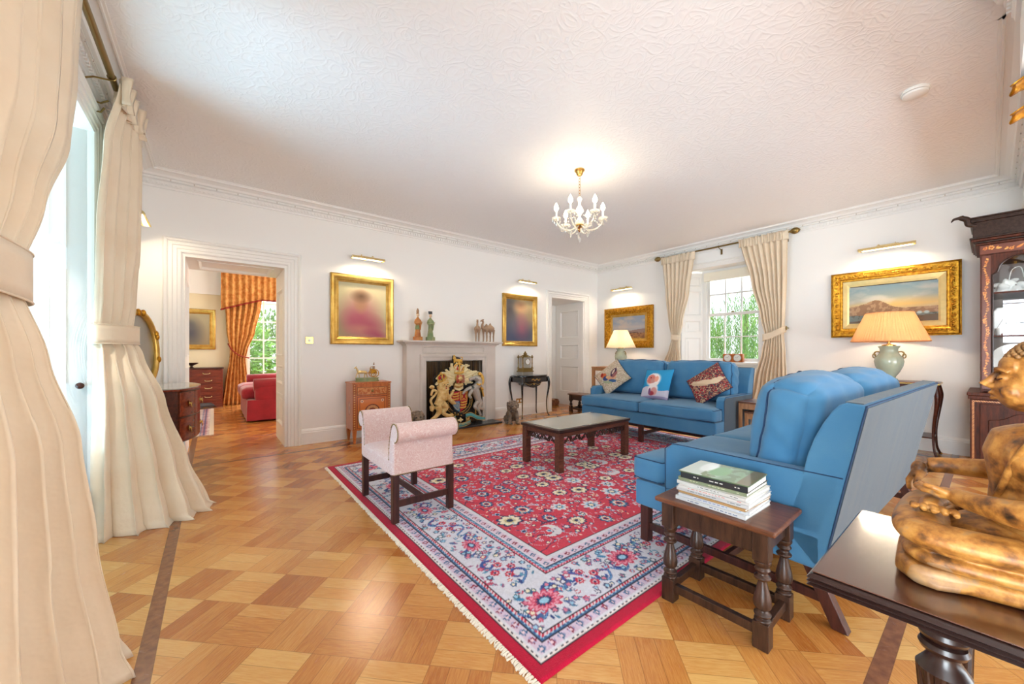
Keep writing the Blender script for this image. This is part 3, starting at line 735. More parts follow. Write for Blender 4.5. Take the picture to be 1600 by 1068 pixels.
        for k in range(58):
            u, v = R.uniform(-.15, .15), R.uniform(-.130, .130)
            if u * u + v * v < (.0056 if i % 2 == 0 else .0068): continue
            if R.random() < .62: a.flower(*P(u, v), R.uniform(.014, .023), 5, [R.choice([(60, 60, 100), (36, 90, 140), (110, 100, 140), (180, 60, 90), (60, 90, 110)]), R.choice([cream, ivory, pink, lb])], R.random(), .35)
            else: a.ell(*P(u, v), .016, .006, R.choice([(44, 110, 150), (40, 60, 120), (150, 90, 130), (90, 150, 180)]), R.random() * PI, .2)
    along(.308, .30, main)
    a.img *= (1 + .10 * (fbm(X, Y, 2.2, 31, 3) - .5) + .10 * (vn(X, Y, 140, 4) - .5))[..., None]
    return a
RUGX, RUGY = .885, .966
a = rug_art()
rug = thing('rug', 'large red patterned oriental rug with a white floral border under the seating', 'rug', (RUGX, RUGY, 0))
def rp(X, Y):
    dx = .010 * (fbm(X * 0, Y, 1.6, 2, 2) - .5) * (X < .3); z = .011 + .0012 * fbm(X, Y, 3, 6, 2)
    e = np.minimum(np.minimum(X, a.w - X), np.minimum(Y, a.h - Y)); z = np.where(e < .006, .001, z)
    return X + dx, Y + .006 * (fbm(X, Y * 0, 1.4, 4, 2) - .5), z
a.mesh('pile', 'rug_wool', rp, rug, smooth=True)
R = random.Random(4)
for s_ in (0, 1):
    mb = MB()
    for i in range(420):
        y = 3.13 * (i + R.random() * .6) / 420; x = (0, 4.16)[s_]; d = -1 if s_ == 0 else 1
        mb.tube([(x, y, .006), (x + d * .012, y + R.uniform(-.003, .003), .007), (x + d * R.uniform(.02, .03), y + R.uniform(-.006, .006), .0035)], .0036, 4)
    f = mb.build('fringe', 'lining', rug)

# ---------------------------------------------------------------- sofas
def make_sofa(Wd, label, nfront, faded):  # faded: far sofa, firmer cushions, outer sides in the painted shade colour
    s = thing('sofa', label, 'sofa'); hw = Wd / 2; at = .09
    mats = ['blue_fabric', 'faded_shade_fabric', 'navy_piping']
    mb = MB(); mb.box(-hw, hw, 0, .915, .225, .375); mb.build('base', mats, s, bevel=.012, seg=3)
    for sg in (-1, 1):
        x0, x1 = sorted((sg * hw, sg * (hw - at)))
        poly = [(.19, .37), (.915, .37), (.985, .635), (.24, .635), (.2, .60)]
        mb = MB(); mb.prism(poly, x0, x1, 0, axis='x')
        o = mb.build('arm', ['blue_fabric'], s, bevel=.014, seg=3)
        if faded: MB().prism([(.195, .24), (.91, .24), (.975, .625), (.245, .625), (.205, .595)], *sorted((sg * hw, sg * (hw + .003))), axis='x').build('side_shade', 'faded_shade_fabric', s)  # thin dark sheet: shade on the outer side put into the colour
        xo = sg * (hw + .001)
        MB().tube([(xo, .205, .24), (xo, .20, .6), (xo, .235, .637), (xo, .985, .637)], .0025, 6).build('piping', 'navy_piping', o)
    # raked back: thick at the bottom, rounded towards the seat at the top
    poly = [(.80, .36), (.915, .225), (1.055, .93), (1.045, .942), (.985, .945), (.955, .925), (.85, .64)]
    mb = MB(); mb.prism([(.78, .36), (.90, .228), (.915, .225), (1.055, .93), (1.046, .942), (.995, .946), (.972, .935), (.948, .905), (.918, .85), (.888, .78), (.866, .71), (.852, .64)], -hw, hw, 0, axis='x')
    o = mb.build('backrest', ['blue_fabric'], s, bevel=.012, seg=3)
    mb = MB(); mb.prism([(.9165, .226), (.9215, .226), (1.0605, .93), (1.0555, .93)], -hw + .004, hw - .004, 0, axis='x'); mb.build('back_panel', 'faded_shade_fabric', s)
    mb = MB(); mb.prism([(.99, .946), (1.046, .943), (1.046, .947), (.99, .9495)], -hw + .01, hw - .01, 0, axis='x'); mb.build('top_panel', 'faded_shade_fabric', s)
    for sg in (-1, 1):
        x = sg * hw; MB().tube([(x, .918, .23), (x, .988, .6), (x, 1.056, .935)], .0032, 6).build('piping', 'navy_piping', o)
    MB().tube([(-hw, 1.056, .937), (hw, 1.056, .937)], .004, 6).build('piping', 'navy_piping', o)
    # seat cushions, wrapping in front of the arms
    for sg in (-1, 1):
        cw = hw / 2
        def fn(u, q):
            out = u.x * sg
            if out > 0 and q.y > -.18 - 0: 
                k = min(1, max(0, (q.y + .19) / .035)); q.x -= sg * out * (at + .006) * k * 1.0
            if abs(u.z) > .5: q.z += (1 if u.z > 0 else -.3) * .022 * (1 - u.x ** 2) * (1 - u.y ** 2)
            q.z += .004 * math.sin(u.x * 5 + u.y * 3 + sg); return q
        mb = MB(); rbox(mb, cw - .003, .40, .068, .03, 14, (0, 0, 0), fn)
        c = mb.build('seat_cushion', 'blue_fabric', s, smooth=True, loc=(sg * cw, .375, .446))
        lp = []
        for px, py in ((-1, -1), (1, -1), (1, -.5), (1, 1), (-1, 1), (-1, -.5)):
            pass
        y0 = -.40; xo = sg * (cw - .003); xi = -sg * (cw - .003)
        loop = [(xi * .985, y0 + .012), (xo * .985, y0 + .012), (xo * .985, -.20), (xo - sg * .10, -.175), (xo - sg * .10, .39), (xi, .39)]
        for zz in (.060, -.060):
            MB().tube([(p[0], p[1], zz) for p in loop], .003, 6, True).build('piping', 'navy_piping', c)
    # plump back cushions
    R = random.Random(int(Wd * 100))
    for sg in (-1, 1):
        cw = (hw - at) / 2; ph = R.random() * 6
        hx_, hy_, hz_, rr = cw - .005, .10, .25, (.05 if faded else .075)
        def surf(u, q):
            bx, bz = 1 - u.x ** 2, 1 - u.z ** 2
            q = q.copy()
            if abs(u.y) > .35: q.y += (1 if u.y > 0 else -1) * .070 * max(bx * bz, 0) ** .55
            q.z += (u.z > 0) * abs(u.z) ** 3 * ((.056 * bx - .022) if not faded else (.022 * bx - .008))      # crest in the middle, pinched corners
            q.x -= math.copysign(1, u.x) * .016 * abs(u.x) ** 5 * (1 - bz) # ends draw in at the corners
            q.x += math.copysign(1, u.x) * .020 * abs(u.x) ** 4 * bz * (1 - u.y ** 2)
            k = .0055 * (.4 + .6 * max(0, u.z))
            q.y += k * math.sin(q.z * 42 + u.x * 5 + ph) * (1 - .6 * abs(u.x)) * (abs(u.y) > .3) + .004 * math.sin(u.x * 13 + u.z * 4 + ph)
            q.x += .0045 * math.sin(q.z * 55 + q.y * 30 + ph) * abs(u.x) ** 6
            q.z += .0035 * math.sin(q.y * 60 + u.x * 14 + ph) * max(0, u.z) ** 4
            return q
        mb = MB(); rbox(mb, hx_, hy_, hz_, rr, 22, (0, 0, 0), surf)
        c = mb.build('back_cushion', 'blue_fabric', s, smooth=True, loc=(sg * (cw + .002), .725, .765), rot=(-.15, 0, sg * .02))
        for ys in ((-1,) if not faded else (-1, 1)):
            pl = []
            for k in range(96):
                a_ = 2 * PI * k / 96; ux, uz = math.cos(a_), math.sin(a_); e = max(abs(ux), abs(uz)); ux, uz = ux / e, uz / e
                u = Vector((ux, ys * .99, uz)); t_ = Vector((ux * hx_, ys * (hy_ - rr * .0), uz * hz_)); kk = Vector([max(-(h_ - rr), min(h_ - rr, v_)) for h_, v_ in zip((hx_, hy_, hz_), t_)]); d_ = t_ - kk; q_ = kk + d_.normalized() * (rr * 1.045); pl.append(surf(u, q_))
            MB().tube(pl, .0048, 6, True).build('piping', 'navy_piping', c)
    # legs and stretchers
    xs = [-hw + .035, 0, hw - .035] if nfront == 3 else [-hw + .035, hw - .035]
    for x in xs:
        MB().box(x - .026, x + .026, .03, .082, 0 if faded else .013, .226).build('leg', 'dark_leg', s, bevel=.004)
        mb = MB(); mb.prism([(.845, .226), (.90, .226), (1.0, 0), (.945, 0)], x - .024, x + .024, 0, axis='x'); mb.build('leg', 'dark_leg', s, bevel=.004)
        MB().box(x - .012, x + .012, .07, .935, .085, .125).build('stretcher', 'dark_leg', s, bevel=.003)
    MB().box(-hw + .03, hw - .03, .50, .525, .087, .123).build('stretcher', 'dark_leg', s, bevel=.003)
    return s
far = make_sofa(1.88, 'blue two-seater sofa with three throw cushions in front of the curtained window', 3, True)
far.location = (4.215, 2.765, .0125); far.rotation_euler = (0, 0, -PI / 2)
near = make_sofa(1.97, 'blue sofa seen from behind with bare puffy back cushions and faded back', 2, False)
near.rotation_euler = (0, 0, PI - math.radians(1.9)); near.location = (3.02, 1.325, 0)

# throw cushions
def cushion(nm, label, size, th, art, back, loc, lean, spin, yaw):
    """face painted from an Art of size x size"""
    r = thing(nm, label, 'cushion', loc, 0, 'throw cushions on the far sofa')
    R_ = Matrix.Rotation(yaw, 4, 'Z') @ Matrix.Rotation(-lean, 4, 'X') @ Matrix.Rotation(spin, 4, 'Y')
    r.rotation_euler = R_.to_euler()
    def pos(sg):
        def f(X, Y):
            u = X / size * 2 - 1; v = Y / size * 2 - 1; m = np.clip((1 - u ** 2) * (1 - v ** 2), 0, 1) ** .42
            pin = 1 - .07 * (1 - np.abs(u) ** 2 * 1) * 0
            x = u * size / 2 * (1 - .06 * (1 - v ** 2)); z = v * size / 2 * (1 - .06 * (1 - u ** 2))
            return x, -sg * th / 2 * m - sg * .001, z
        return f
    art.mesh('cover', 'tapestry', pos(1), r, smooth=True)
    b = Art(size, size, size / 24, back); b.mesh('backing', 'tapestry', pos(-1), r, smooth=True)
    e = [(math.copysign(1, 0), 0)]; q = []
    for k in range(4):
        for i in range(10):
            t = i / 10 * 2 - 1; u, v = ((t, -1), (1, t), (-t, 1), (-1, -t))[k]
            q.append((u * size / 2 * (1 - .06 * (1 - v ** 2)), 0, v * size / 2 * (1 - .06 * (1 - u ** 2))))
    MB().tube(q, .005, 6, True).build('piping', 'navy_piping', r)
    return r
s = .44
a = Art(s, s, s / 90, (184, 170, 146)); a.img += (vn(a.X, a.Y, 260, 2)[..., None] - .5) * 120 * np.array([1, .9, 1.1]); sp = vn(a.X, a.Y, 160, 7) > .78; a.put(sp * .6, (120, 70, 80))
def RT(x, y, c=.22): k = math.sqrt(.5); return (c + (x * k - y * k), c + (x * k + y * k))   # draw upright on a cushion spun by 45 deg
for x, y, rx, ry, c, q in ((-.10, -.01, .035, .035, (190, 96, 60), 0), (-.135, .0, .02, .03, (150, 50, 40), 0), (-.05, -.045, .05, .035, (60, 70, 120), .3), (-.03, -.03, .03, .02, (210, 170, 120), 0), (.03, -.03, .06, .035, (200, 150, 120), .4), (.035, .05, .032, .065, (70, 50, 70), -.2), (.06, .02, .02, .05, (140, 90, 90), -.4), (.05, -.075, .05, .02, (60, 90, 130), 0), (-.02, -.1, .07, .014, (150, 160, 130), 0), (.03, .06, .012, .04, (200, 180, 160), -.2)):
    a.ell(*RT(x * 1.15, y * 1.15), rx * 1.25, ry * 1.25, c, q + PI / 4, .12)
cushion('throw_cushion', 'beige tapestry cushion with a rooster, standing on its corner', s, .13, a, (60, 60, 80), (4.70, 3.53, .775), .50, PI / 4, -PI / 2 + .12)
s = .44
a = Art(s, s, s / 90, (52, 146, 196)); a.put((a.Y < .14 + .03 * np.sin(a.X * 14)) * 1., (196, 190, 204)); a.put((a.Y < .035) * 1., (150, 140, 170))
a.ell(.20, .27, .115, .10, (238, 226, 224)); a.ell(.155, .28, .075, .07, (204, 122, 112)); a.ell(.20, .25, .04, .035, (196, 140, 130)); a.ell(.25, .28, .032, .045, (226, 160, 140)); a.ell(.22, .13, .08, .085, (236, 226, 222)); a.ell(.24, .10, .05, .055, (206, 146, 140)); a.ell(.20, .07, .045, .03, (160, 60, 70)); a.ell(.26, .20, .04, .02, (236, 226, 220), .4); a.ell(.17, .10, .02, .045, (120, 80, 120)); a.ell(.15, .30, .012, .012, (90, 60, 70))
a.line([(.09, .27), (.10, .33), (.16, .37), (.24, .36), (.28, .32)], .006, (240, 240, 240))
cushion('throw_cushion', 'bright blue cushion printed with a pink and white cartoon figure', s, .14, a, (40, 120, 170), (4.66, 2.775, .715), .42, -.07, -PI / 2 - .15)
s = .44
a = Art(s, s, s / 90, (96, 44, 54)); n = vn(a.X, a.Y, 90, 3); a.put((n > .6) * .8, (170, 130, 100)); n = vn(a.X, a.Y, 110, 9); a.put((n > .72) * .9, (60, 80, 90)); n = vn(a.X, a.Y, 100, 12); a.put((n > .74) * .9, (180, 50, 60)); n = vn(a.X, a.Y, 120, 22); a.put((n > .8) * .9, (220, 200, 160))
for x, y, rx, ry, c, q in ((0, -.01, .12, .028, (214, 190, 160), .25), (.10, .03, .05, .03, (220, 200, 170), .5), (-.12, -.04, .04, .024, (206, 180, 150), -.3), (-.05, -.045, .09, .012, (196, 168, 140), .1), (.13, .07, .03, .02, (214, 190, 160), .2)):
    a.ell(*RT(x * 1.2, y * 1.2), rx * 1.25, ry * 1.4, c, q + PI / 4, .12)
cushion('throw_cushion', 'dark red floral tapestry cushion with a pale hound, on its corner', s, .13, a, (96, 30, 40), (4.69, 2.12, .765), .55, PI / 4 + .05, -PI / 2 - .2)

# ---------------------------------------------------------------- coffee table
t = thing('coffee_table', 'low carved dark wood coffee table with a glass top on the rug', 'table', (3.085, 2.775, .012))
hx, hy = .55, .275
for sx in (-1, 1):
    for sy in (-1, 1):
        x, y = sx * (hx - .036), sy * (hy - .036)
        MB().box(x - .032, x + .032, y - .032, y + .032, 0, .37).build('leg', 'rosewood', t, bevel=.004)
mb = MB().frame([(0, -.0), (-.05, 0), (-.05, .05), (0, .05)], -hx + .004, hx - .004, -hy + .004, hy - .004, 0, Matrix.Translation((0, 0, .37)) @ Matrix.Rotation(-PI / 2, 4, 'X') @ Matrix.Identity(4))
mb = MB().box(-hx + .008, hx - .008, -hy + .008, hy - .008, .335, .375); mb.build('frame', 'rosewood', t, bevel=.004)
mb = MB().box(-hx - .008, hx + .008, -hy - .008, hy + .008, .38, .406); mb.box(-hx, hx, -hy, hy, .372, .382); mb.build('top', 'rosewood_dark', t, bevel=.009, seg=3)
MB().box(-hx + .022, hx - .022, -hy + .022, hy - .022, .4065, .411).build('glass_top', 'glass_sheet', t, bevel=.002)
def apron(L, T):
    mb = MB(); n = max(3, round(L / .115)); st = L / n; R = random.Random(int(L * 100))
    for i in range(n):
        c = -L / 2 + st * (i + .5); sg = 1 if i < n / 2 else -1
        for e in (-1, 1):
            cx = c + e * st * .25; p = []
            for k in range(17):
                q = k / 16 * 4.6 + (0 if e * sg > 0 else 2.2); r = .036 * (1 - k / 20); p.append((cx + r * math.cos(q) * sg, 0, -.04 + r * math.sin(q) * .95))
            mb.tube(p, .0062, 6, T=T)
        mb.tube(spline([(c - st / 2, 0, -.01), (c - st * .2, 0, -.068 + .01 * (i % 2)), (c + st * .2, 0, -.012), (c + st / 2, 0, -.062)], 5), .0062, 6, T=T)
        mb.ball((c, 0, -.045), (.012, .008, .016), 8, 5, T)
    mb.box(-L / 2, L / 2, -.006, .006, -.008, 0, 0, T); return mb
for sy in (-1, 1): apron(2 * hx - .13, TR(0, sy * (hy - .03), .335)).build('carved_apron', 'rosewood_dark', t)
for sx in (-1, 1): apron(2 * hy - .13, TR(sx * (hx - .03), 0, .335) @ Matrix.Rotation(PI / 2, 4, 'Z')).build('carved_apron', 'rosewood_dark', t)

# ---------------------------------------------------------------- pink stool with scrolled arms
plain('pink_damask', C(222, 180, 178), .6, sheen=.4)
def m_damask():
    m, nt, b = nmat('pink_damask'); v = coords(nt)
    n1 = node(nt, 'ShaderNodeTexNoise'); n1.inputs['Scale'].default_value = 16; n1.inputs['Detail'].default_value = 1; n1.inputs['Distortion'].default_value = 2.2; nt.links.new(v, n1.inputs[0])
    s = mth(nt, 'SINE', mth(nt, 'MULTIPLY', n1.outputs[0], 42)); f = mth(nt, 'GREATER_THAN', s, .35)
    nt.links.new(mix(nt, f, C(212, 180, 176), C(222, 202, 198)), b.inputs['Base Color']); b.inputs['Roughness'].default_value = .55
    b.inputs['Sheen Weight'].default_value = .3; bump(nt, b, f, .15, .002); M['pink_damask'] = m
m_damask()
t = thing('upholstered_stool', 'pink damask window stool with two rolled arms and dark square legs', 'stool', (1.155, 2.78, .012))
for x in (-.205, .205):
    for y in (-.315, .315):
        MB().box(x - .022, x + .022, y - .022, y + .022, 0, .325).build('leg', 'dark_leg', t, bevel=.003)
mb = MB(); rbox(mb, .232, .335, .052, .018, 10, (0, 0, .365), lambda u, q: Vector((q.x, q.y, q.z + (.018 * (1 - u.x ** 2) * (1 - u.y ** 2) if u.z > .5 else 0)))); mb.build('seat', 'pink_damask', t, smooth=True)
for sg in (-1, 1):
    # side profile (y outward, z): inner face rises from the seat, rolls over and outward
    prof = [(.27, .32), (.345, .32), (.347, .48), (.345, .545)]
    cy_, cz_, r = .362, .606, .064
    prof += [(cy_ + r * math.cos(q), cz_ + r * math.sin(q)) for q in [-1.45 + k * .33 for k in range(14)]]
    prof += [(.272, .54), (.262, .44)]
    poly = [(sg * p[0], p[1]) for p in prof]
    mb = MB(); xe = .215 if sg < 0 else .175; mb.prism(poly, -.228, xe, 0, axis='x')
    arm = mb.build('arm', 'pink_damask', t, bevel=.012, seg=3)
    for xs in (-.2295, xe + .0015):
        p = [(xs, sg * .262, .33), (xs, sg * .264, .46), (xs, sg * .274, .54)] + [(xs, sg * (cy_ + .95 * r * math.cos(q)), cz_ + .95 * r * math.sin(q)) for q in [2.8 - k * .3 for k in range(15)]]
        pp = spline(p, 3); nb = MB().tube(pp, .0015, 5)
        for i in range(0, len(pp)): nb.ball(pp[i], .0038, 6, 4)
        nb.build('nail_trim', 'dull_brass', arm)
    nb = MB().tube([(-.225, sg * .346, .326), (.225, sg * .346, .326)], .0015, 5)
    for i in range(40): nb.ball((-.225 + .45 * i / 39, sg * .346, .326), .0036, 6, 4)
    pass
    nb.build('nail_trim', 'dull_brass', arm)
for x in (-.205, .205): pass
for y in (-.315, .315): MB().box(-.185, .185, y - .009, y + .009, .10, .145).build('stretcher', 'dark_leg', t, bevel=.002)
MB().box(-.010, .010, -.31, .31, .10, .14).build('stretcher', 'dark_leg', t, bevel=.002)

# ---------------------------------------------------------------- turned oak joint stools
def turned(z0, z1, r=.024):
    h = z1 - z0; P = [(.95, 0), (.95, .03), (.62, .06), (.9, .09), (1.0, .12), (.62, .16), (.55, .19), (.95, .23), (1.02, .30), (.92, .40), (.7, .52), (.52, .62), (.48, .67), (.9, .70), (.95, .73), (.6, .77), (.55, .80), (.92, .85), (.7, .90), (.95, .95), (.95, 1)]
    return [(r * a, z0 + h * b) for a, b in P]
def joint_stool(label, hx, hy, h, loc, rz, group):
    t = thing('joint_stool', label, 'side table', loc, rz, group)
    lx, ly = hx - .045, hy - .055
    for sx in (-1, 1):
        for sy in (-1, 1):
            mb = MB(); x, y = sx * lx, sy * ly; k = .028
            mb.box(x - k, x + k, y - k, y + k, 0, .105); mb.box(x - k, x + k, y - k, y + k, h - .135, h - .022)
            mb.lathe(turned(.105, h - .135, .031), 24, (x, y, 0)); mb.build('leg', 'oak_dark', t, smooth='auto', bevel=.003)
    for sx in (-1, 1):
        MB().box(sx * lx - .011, sx * lx + .011, -ly, ly, h - .115, h - .022).build('apron', 'oak_dark', t, bevel=.003)
        MB().box(sx * lx - .014, sx * lx + .014, -ly, ly, .045, .082).build('stretcher', 'oak_dark', t, bevel=.003)
    for sy in (-1, 1):
        MB().box(-lx, lx, sy * ly - .011, sy * ly + .011, h - .115, h - .022).build('apron', 'oak_dark', t, bevel=.003)
        MB().box(-lx, lx, sy * ly - .014, sy * ly + .014, .045, .082).build('stretcher', 'oak_dark', t, bevel=.003)
    mb = MB(); mb.box(-hx, hx, -hy, hy, h - .022, h); mb.build('top', 'oak_top', t, bevel=.008, seg=3)
    return t
joint_stool('carved oak joint stool stacked with books beside the near sofa', .178, .243, .475, (1.812, .745, 0), .02, 'oak joint stools')
joint_stool('small dark oak stool at the far end of the sofa by the narrow doorway', .17, .24, .345, (5.60, 4.90, 0), 0, 'oak joint stools')

# books: a stack of nine on the oak stool
R = random.Random(11)
BK = [(.295, .265, .017, 'white paperback with a plain spine, lowest of the book stack', (236, 236, 236), (40, 60, 110), -.02),
      (.290, .255, .015, 'white and blue-edged book, second from the bottom of the stack', (226, 230, 236), (60, 90, 150), .03),
      (.285, .250, .010, 'thin tan-covered book low in the stack', (204, 160, 104), (170, 120, 70), -.04),
      (.300, .262, .016, 'pale grey paperback below the middle of the stack', (222, 224, 226), (90, 100, 110), .01),
      (.288, .258, .013, 'white paperback in the middle of the stack', (238, 238, 236), (180, 60, 60), .05),
      (.292, .25, .015, 'white book with faint spine lettering above the middle of the stack', (232, 232, 228), (60, 60, 60), -.03),
      (.285, .245, .015, 'sage green book third from the top of the stack', (150, 160, 126), (200, 200, 170), .02),
      (.275, .240, .027, 'thick black-spined book second from the top of the stack', (40, 46, 52), (200, 200, 196), .04),
      (.285, .238, .005, 'glossy landscape-photo magazine on top of the book stack', (120, 150, 110), (60, 80, 50), .05)]
z = .4755
for i, (bl, bw, bt, lab, c1, c2, rz) in enumerate(BK):
    b = thing('book' if i < 8 else 'magazine', lab, 'book', (1.808 + R.uniform(-.008, .008), .755 + R.uniform(-.006, .006), z), rz, 'books stacked on the oak stool')
    a = Art(bw, bl, .006 if i < 8 else .004, c1)
    if i == 8:
        a.put(np.clip((a.Y - .12) * 30, 0, 1) * .9, (200, 214, 214)); a.put(((fbm(a.X, a.Y, 22, 3) > .5) & (a.Y < .2)) * .7, (90, 110, 60)); a.put(((a.Y < .05)) * .8, (110, 90, 50)); a.ell(.12, .15, .08, .04, (110, 160, 100)); a.ell(.16, .21, .09, .03, (226, 236, 236))
    hw_, hl_ = bw / 2, bl / 2
    a.mesh('cover', 'book_cover', lambda X, Y: (X - hw_, Y - hl_, X * 0 + bt), b)
    p = bpy.data.materials.new('cover_%d' % i); p.use_nodes = True; p.node_tree.nodes['Principled BSDF'].inputs['Base Color'].default_value = C(*[v * .82 for v in c1]); p.node_tree.nodes['Principled BSDF'].inputs['Roughness'].default_value = .35
    MB().box(-hw_, hw_, -hl_, hl_, 0, .0014).box(-hw_, hw_, -hl_, hl_, bt - .0016, bt - .0002).box(-hw_, -hw_ + .0018, -hl_, hl_, 0, bt - .0002).build('binding', p, b)
    MB().box(-hw_ + .0018, hw_ - .004, -hl_ + .003, hl_ - .003, .0014, bt - .0016).build('pages', 'book_paper', b)
    if i not in (2, 8):
        q = bpy.data.materials.new('ink_%d' % i); q.use_nodes = True; q.node_tree.nodes['Principled BSDF'].inputs['Base Color'].default_value = C(*c2)
        mb = MB(); y = -hl_ + .03
        while y < hl_ - .05:
            l = R.uniform(.005, .018); mb.box(-hw_ - .0005, -hw_, y, y + l, bt * .42, bt * .58); y += l + .006
            if R.random() < .25: y += .04
        mb.build('spine_print', q, b)
    z += bt + .0002

# ---------------------------------------------------------------- curtains
def sheet(lv, nfold, nu, nz, seed=0, ph=0.):
    """lv: list of (z, (xa,ya), (xb,yb), bow, amp); returns function (u,v)->point, v=0 bottom"""
    zs = np.array([l[0] for l in lv]); A = np.array([[*l[1], *l[2], l[3], l[4]] for l in lv]); o = np.argsort(zs); zs = zs[o]; A = A[o]
    def sm(z):
        # smooth interpolation
        out = []
        for k in range(6):
            i = min(max(np.searchsorted(zs, z) - 1, 0), len(zs) - 2); t = (z - zs[i]) / (zs[i + 1] - zs[i]); t = min(max(t, 0), 1); t = t * t * (3 - 2 * t) * .6 + t * .4
            out.append(A[i, k] * (1 - t) + A[i + 1, k] * t)
        return out
    R = random.Random(seed); wob = [R.uniform(-.35, .35) for _ in range(nfold * 2 + 3)]; am = [R.uniform(.65, 1.2) for _ in range(nfold * 2 + 3)]
    def f(u, v):
        z = zs[0] + (zs[-1] - zs[0]) * v; xa, ya, xb, yb, bow, amp = sm(z)
        s = u; k = s * nfold; i = int(k * 2); w = wob[i] * (1 - (k * 2 - i)) + wob[min(i + 1, len(wob) - 1)] * (k * 2 - i)
        aa = am[i] * (1 - (k * 2 - i)) + am[min(i + 1, len(am) - 1)] * (k * 2 - i)
        dx, dy = xb - xa, yb - ya; L = math.hypot(dx, dy) + 1e-9; nx, ny = dy / L, -dx / L
        q = math.sin(k * 2 * PI + w + ph + .35 * math.sin(z * 2.3 + seed)); q = math.copysign(abs(q) ** .8, q)
        off = bow * math.sin(PI * s) + amp * aa * q
        ds = .25 / nfold * math.sin(k * 4 * PI + w) * .5
        s2 = s + ds
        zz = z + (.004 * math.sin(u * 40) if v > .99 else 0)
        return (xa + dx * s2 + nx * off, ya + dy * s2 + ny * off, zz)
    return f
def curtain(nm, label, lv, nfold, tie, group, mat='curtain_linen', nu=None, nz=60, seed=0, heading=.14, hamp=1):
    t = thing(nm, label, 'curtain', (lv[-1][1][0], lv[-1][1][1], 0), 0, group)
    off = Vector((-t.location.x, -t.location.y, 0))
    f = sheet(lv, nfold, nu, nz, seed)
    nu = nu or nfold * 14
    z0 = min(l[0] for l in lv); z1 = max(l[0] for l in lv)
    mb = MB(); mb.M = Matrix.Translation(off)
    def g(u, v):
        # puddle on the floor at the very bottom
        p = Vector(f(u, v)); 
        return p
    mb.grid(nu, nz, g)
    o = mb.build('drape', mat, t, smooth=True)
    so_ = o.modifiers.new('thick', 'SOLIDIFY'); so_.thickness = .004
    # pencil-pleat heading: a tight stand-up frill above the tape
    if heading:
        ztop = z1
        mb = MB(); mb.M = Matrix.Translation(off); n2 = nfold * 2
        def h(u, v):
            p = Vector(f(u, 1)); q = Vector(f(min(u + .01, 1), 1)) - Vector(f(max(u - .01, 0), 1)); q.z = 0; q.normalize(); nrm = Vector((q.y, -q.x, 0))
            s = math.sin(u * n2 * 2 * PI); k = .010 + .020 * abs(v - .35)
            return p + nrm * (k * s * hamp + .016) + Vector((0, 0, -heading * .75 + heading * v * 1.0 + .004 * s))
        mb.grid(n2 * 10, 8, h); b = mb.build('heading', mat, t, smooth=True); b.modifiers.new('thick', 'SOLIDIFY').thickness = .003
    if tie:
        zc, hgt, pts = tie
        mb = MB(); mb.M = Matrix.Translation(off); P = spline(pts, 6, True); n = len(P)
        def h(u, v):
            k = u * n; i = int(k) % n; p = P[i].lerp(P[(i + 1) % n], k - int(k)); return p + Vector((0, 0, (v - .5) * hgt))
        mb.grid(n * 2, 5, h, cu=True); b = mb.build('tieback', mat, t, smooth=True); b.modifiers.new('thick', 'SOLIDIFY').thickness = .006
        for vv in (-.5, .5):
            MB().tube([p + off + Vector((0, 0, vv * hgt)) for p in P], .0035, 6, True).build('tieback_cord', mat, b)
    return t
# near curtain of the left window
curtain('curtain', 'cream floor-length curtain tied back, nearest the camera at the left window', [
    (0.0, (-.60, 1.18), (-.265, 2.02), .07, .080), (.12, (-.60, 1.22), (-.30, 2.0), .06, .080), (.5, (-.59, 1.3), (-.36, 1.98), .05, .074), (.86, (-.585, 1.40), (-.395, 1.97), .05, .062), (1.13, (-.58, 1.50), (-.445, 1.95), .03, .040), (1.38, (-.585, 1.58), (-.495, 1.92), .015, .028),
    (1.65, (-.58, 1.55), (-.485, 2.05), .02, .052), (1.98, (-.56, 1.50), (-.49, 2.30), .02, .062), (2.3, (-.53, 1.45), (-.49, 2.42), .01, .056), (2.86, (-.475, 1.42), (-.465, 2.50), 0, .032)], 6,
    (1.395, .155, [(-.49, 1.45, 1.40), (-.47, 1.70, 1.40), (-.455, 1.90, 1.385), (-.50, 1.97, 1.38), (-.57, 1.93, 1.39), (-.62, 1.65, 1.40), (-.61, 1.45, 1.40)]), 'linen curtains of the left window', nz=110, seed=3)
curtain('curtain', 'pale cream curtain flaring onto the floor beside the bow-fronted chest', [
    (0.0, (-.585, 3.36), (.03, 3.66), .13, .060), (.03, (-.585, 3.38), (-.015, 3.68), .11, .058), (.35, (-.59, 3.43), (-.13, 3.74), .09, .052), (.8, (-.59, 3.50), (-.27, 3.80), .06, .042), (1.13, (-.60, 3.57), (-.40, 3.86), .03, .028), (1.27, (-.605, 3.60), (-.455, 3.87), .015, .018),
    (1.5, (-.60, 3.56), (-.455, 3.90), .03, .028), (2.0, (-.59, 3.48), (-.455, 3.95), .04, .036), (2.5, (-.55, 3.43), (-.46, 4.02), .03, .038), (2.86, (-.475, 3.44), (-.455, 4.08), 0, .030)], 5,
    (1.275, .125, [(-.622, 3.58, 1.27), (-.57, 3.56, 1.27), (-.47, 3.68, 1.27), (-.425, 3.86, 1.27), (-.48, 3.93, 1.28), (-.58, 3.88, 1.28), (-.624, 3.70, 1.28)]), 'linen curtains of the left window', nz=110, seed=9, mat='curtain_linen', heading=.17, hamp=2.0)
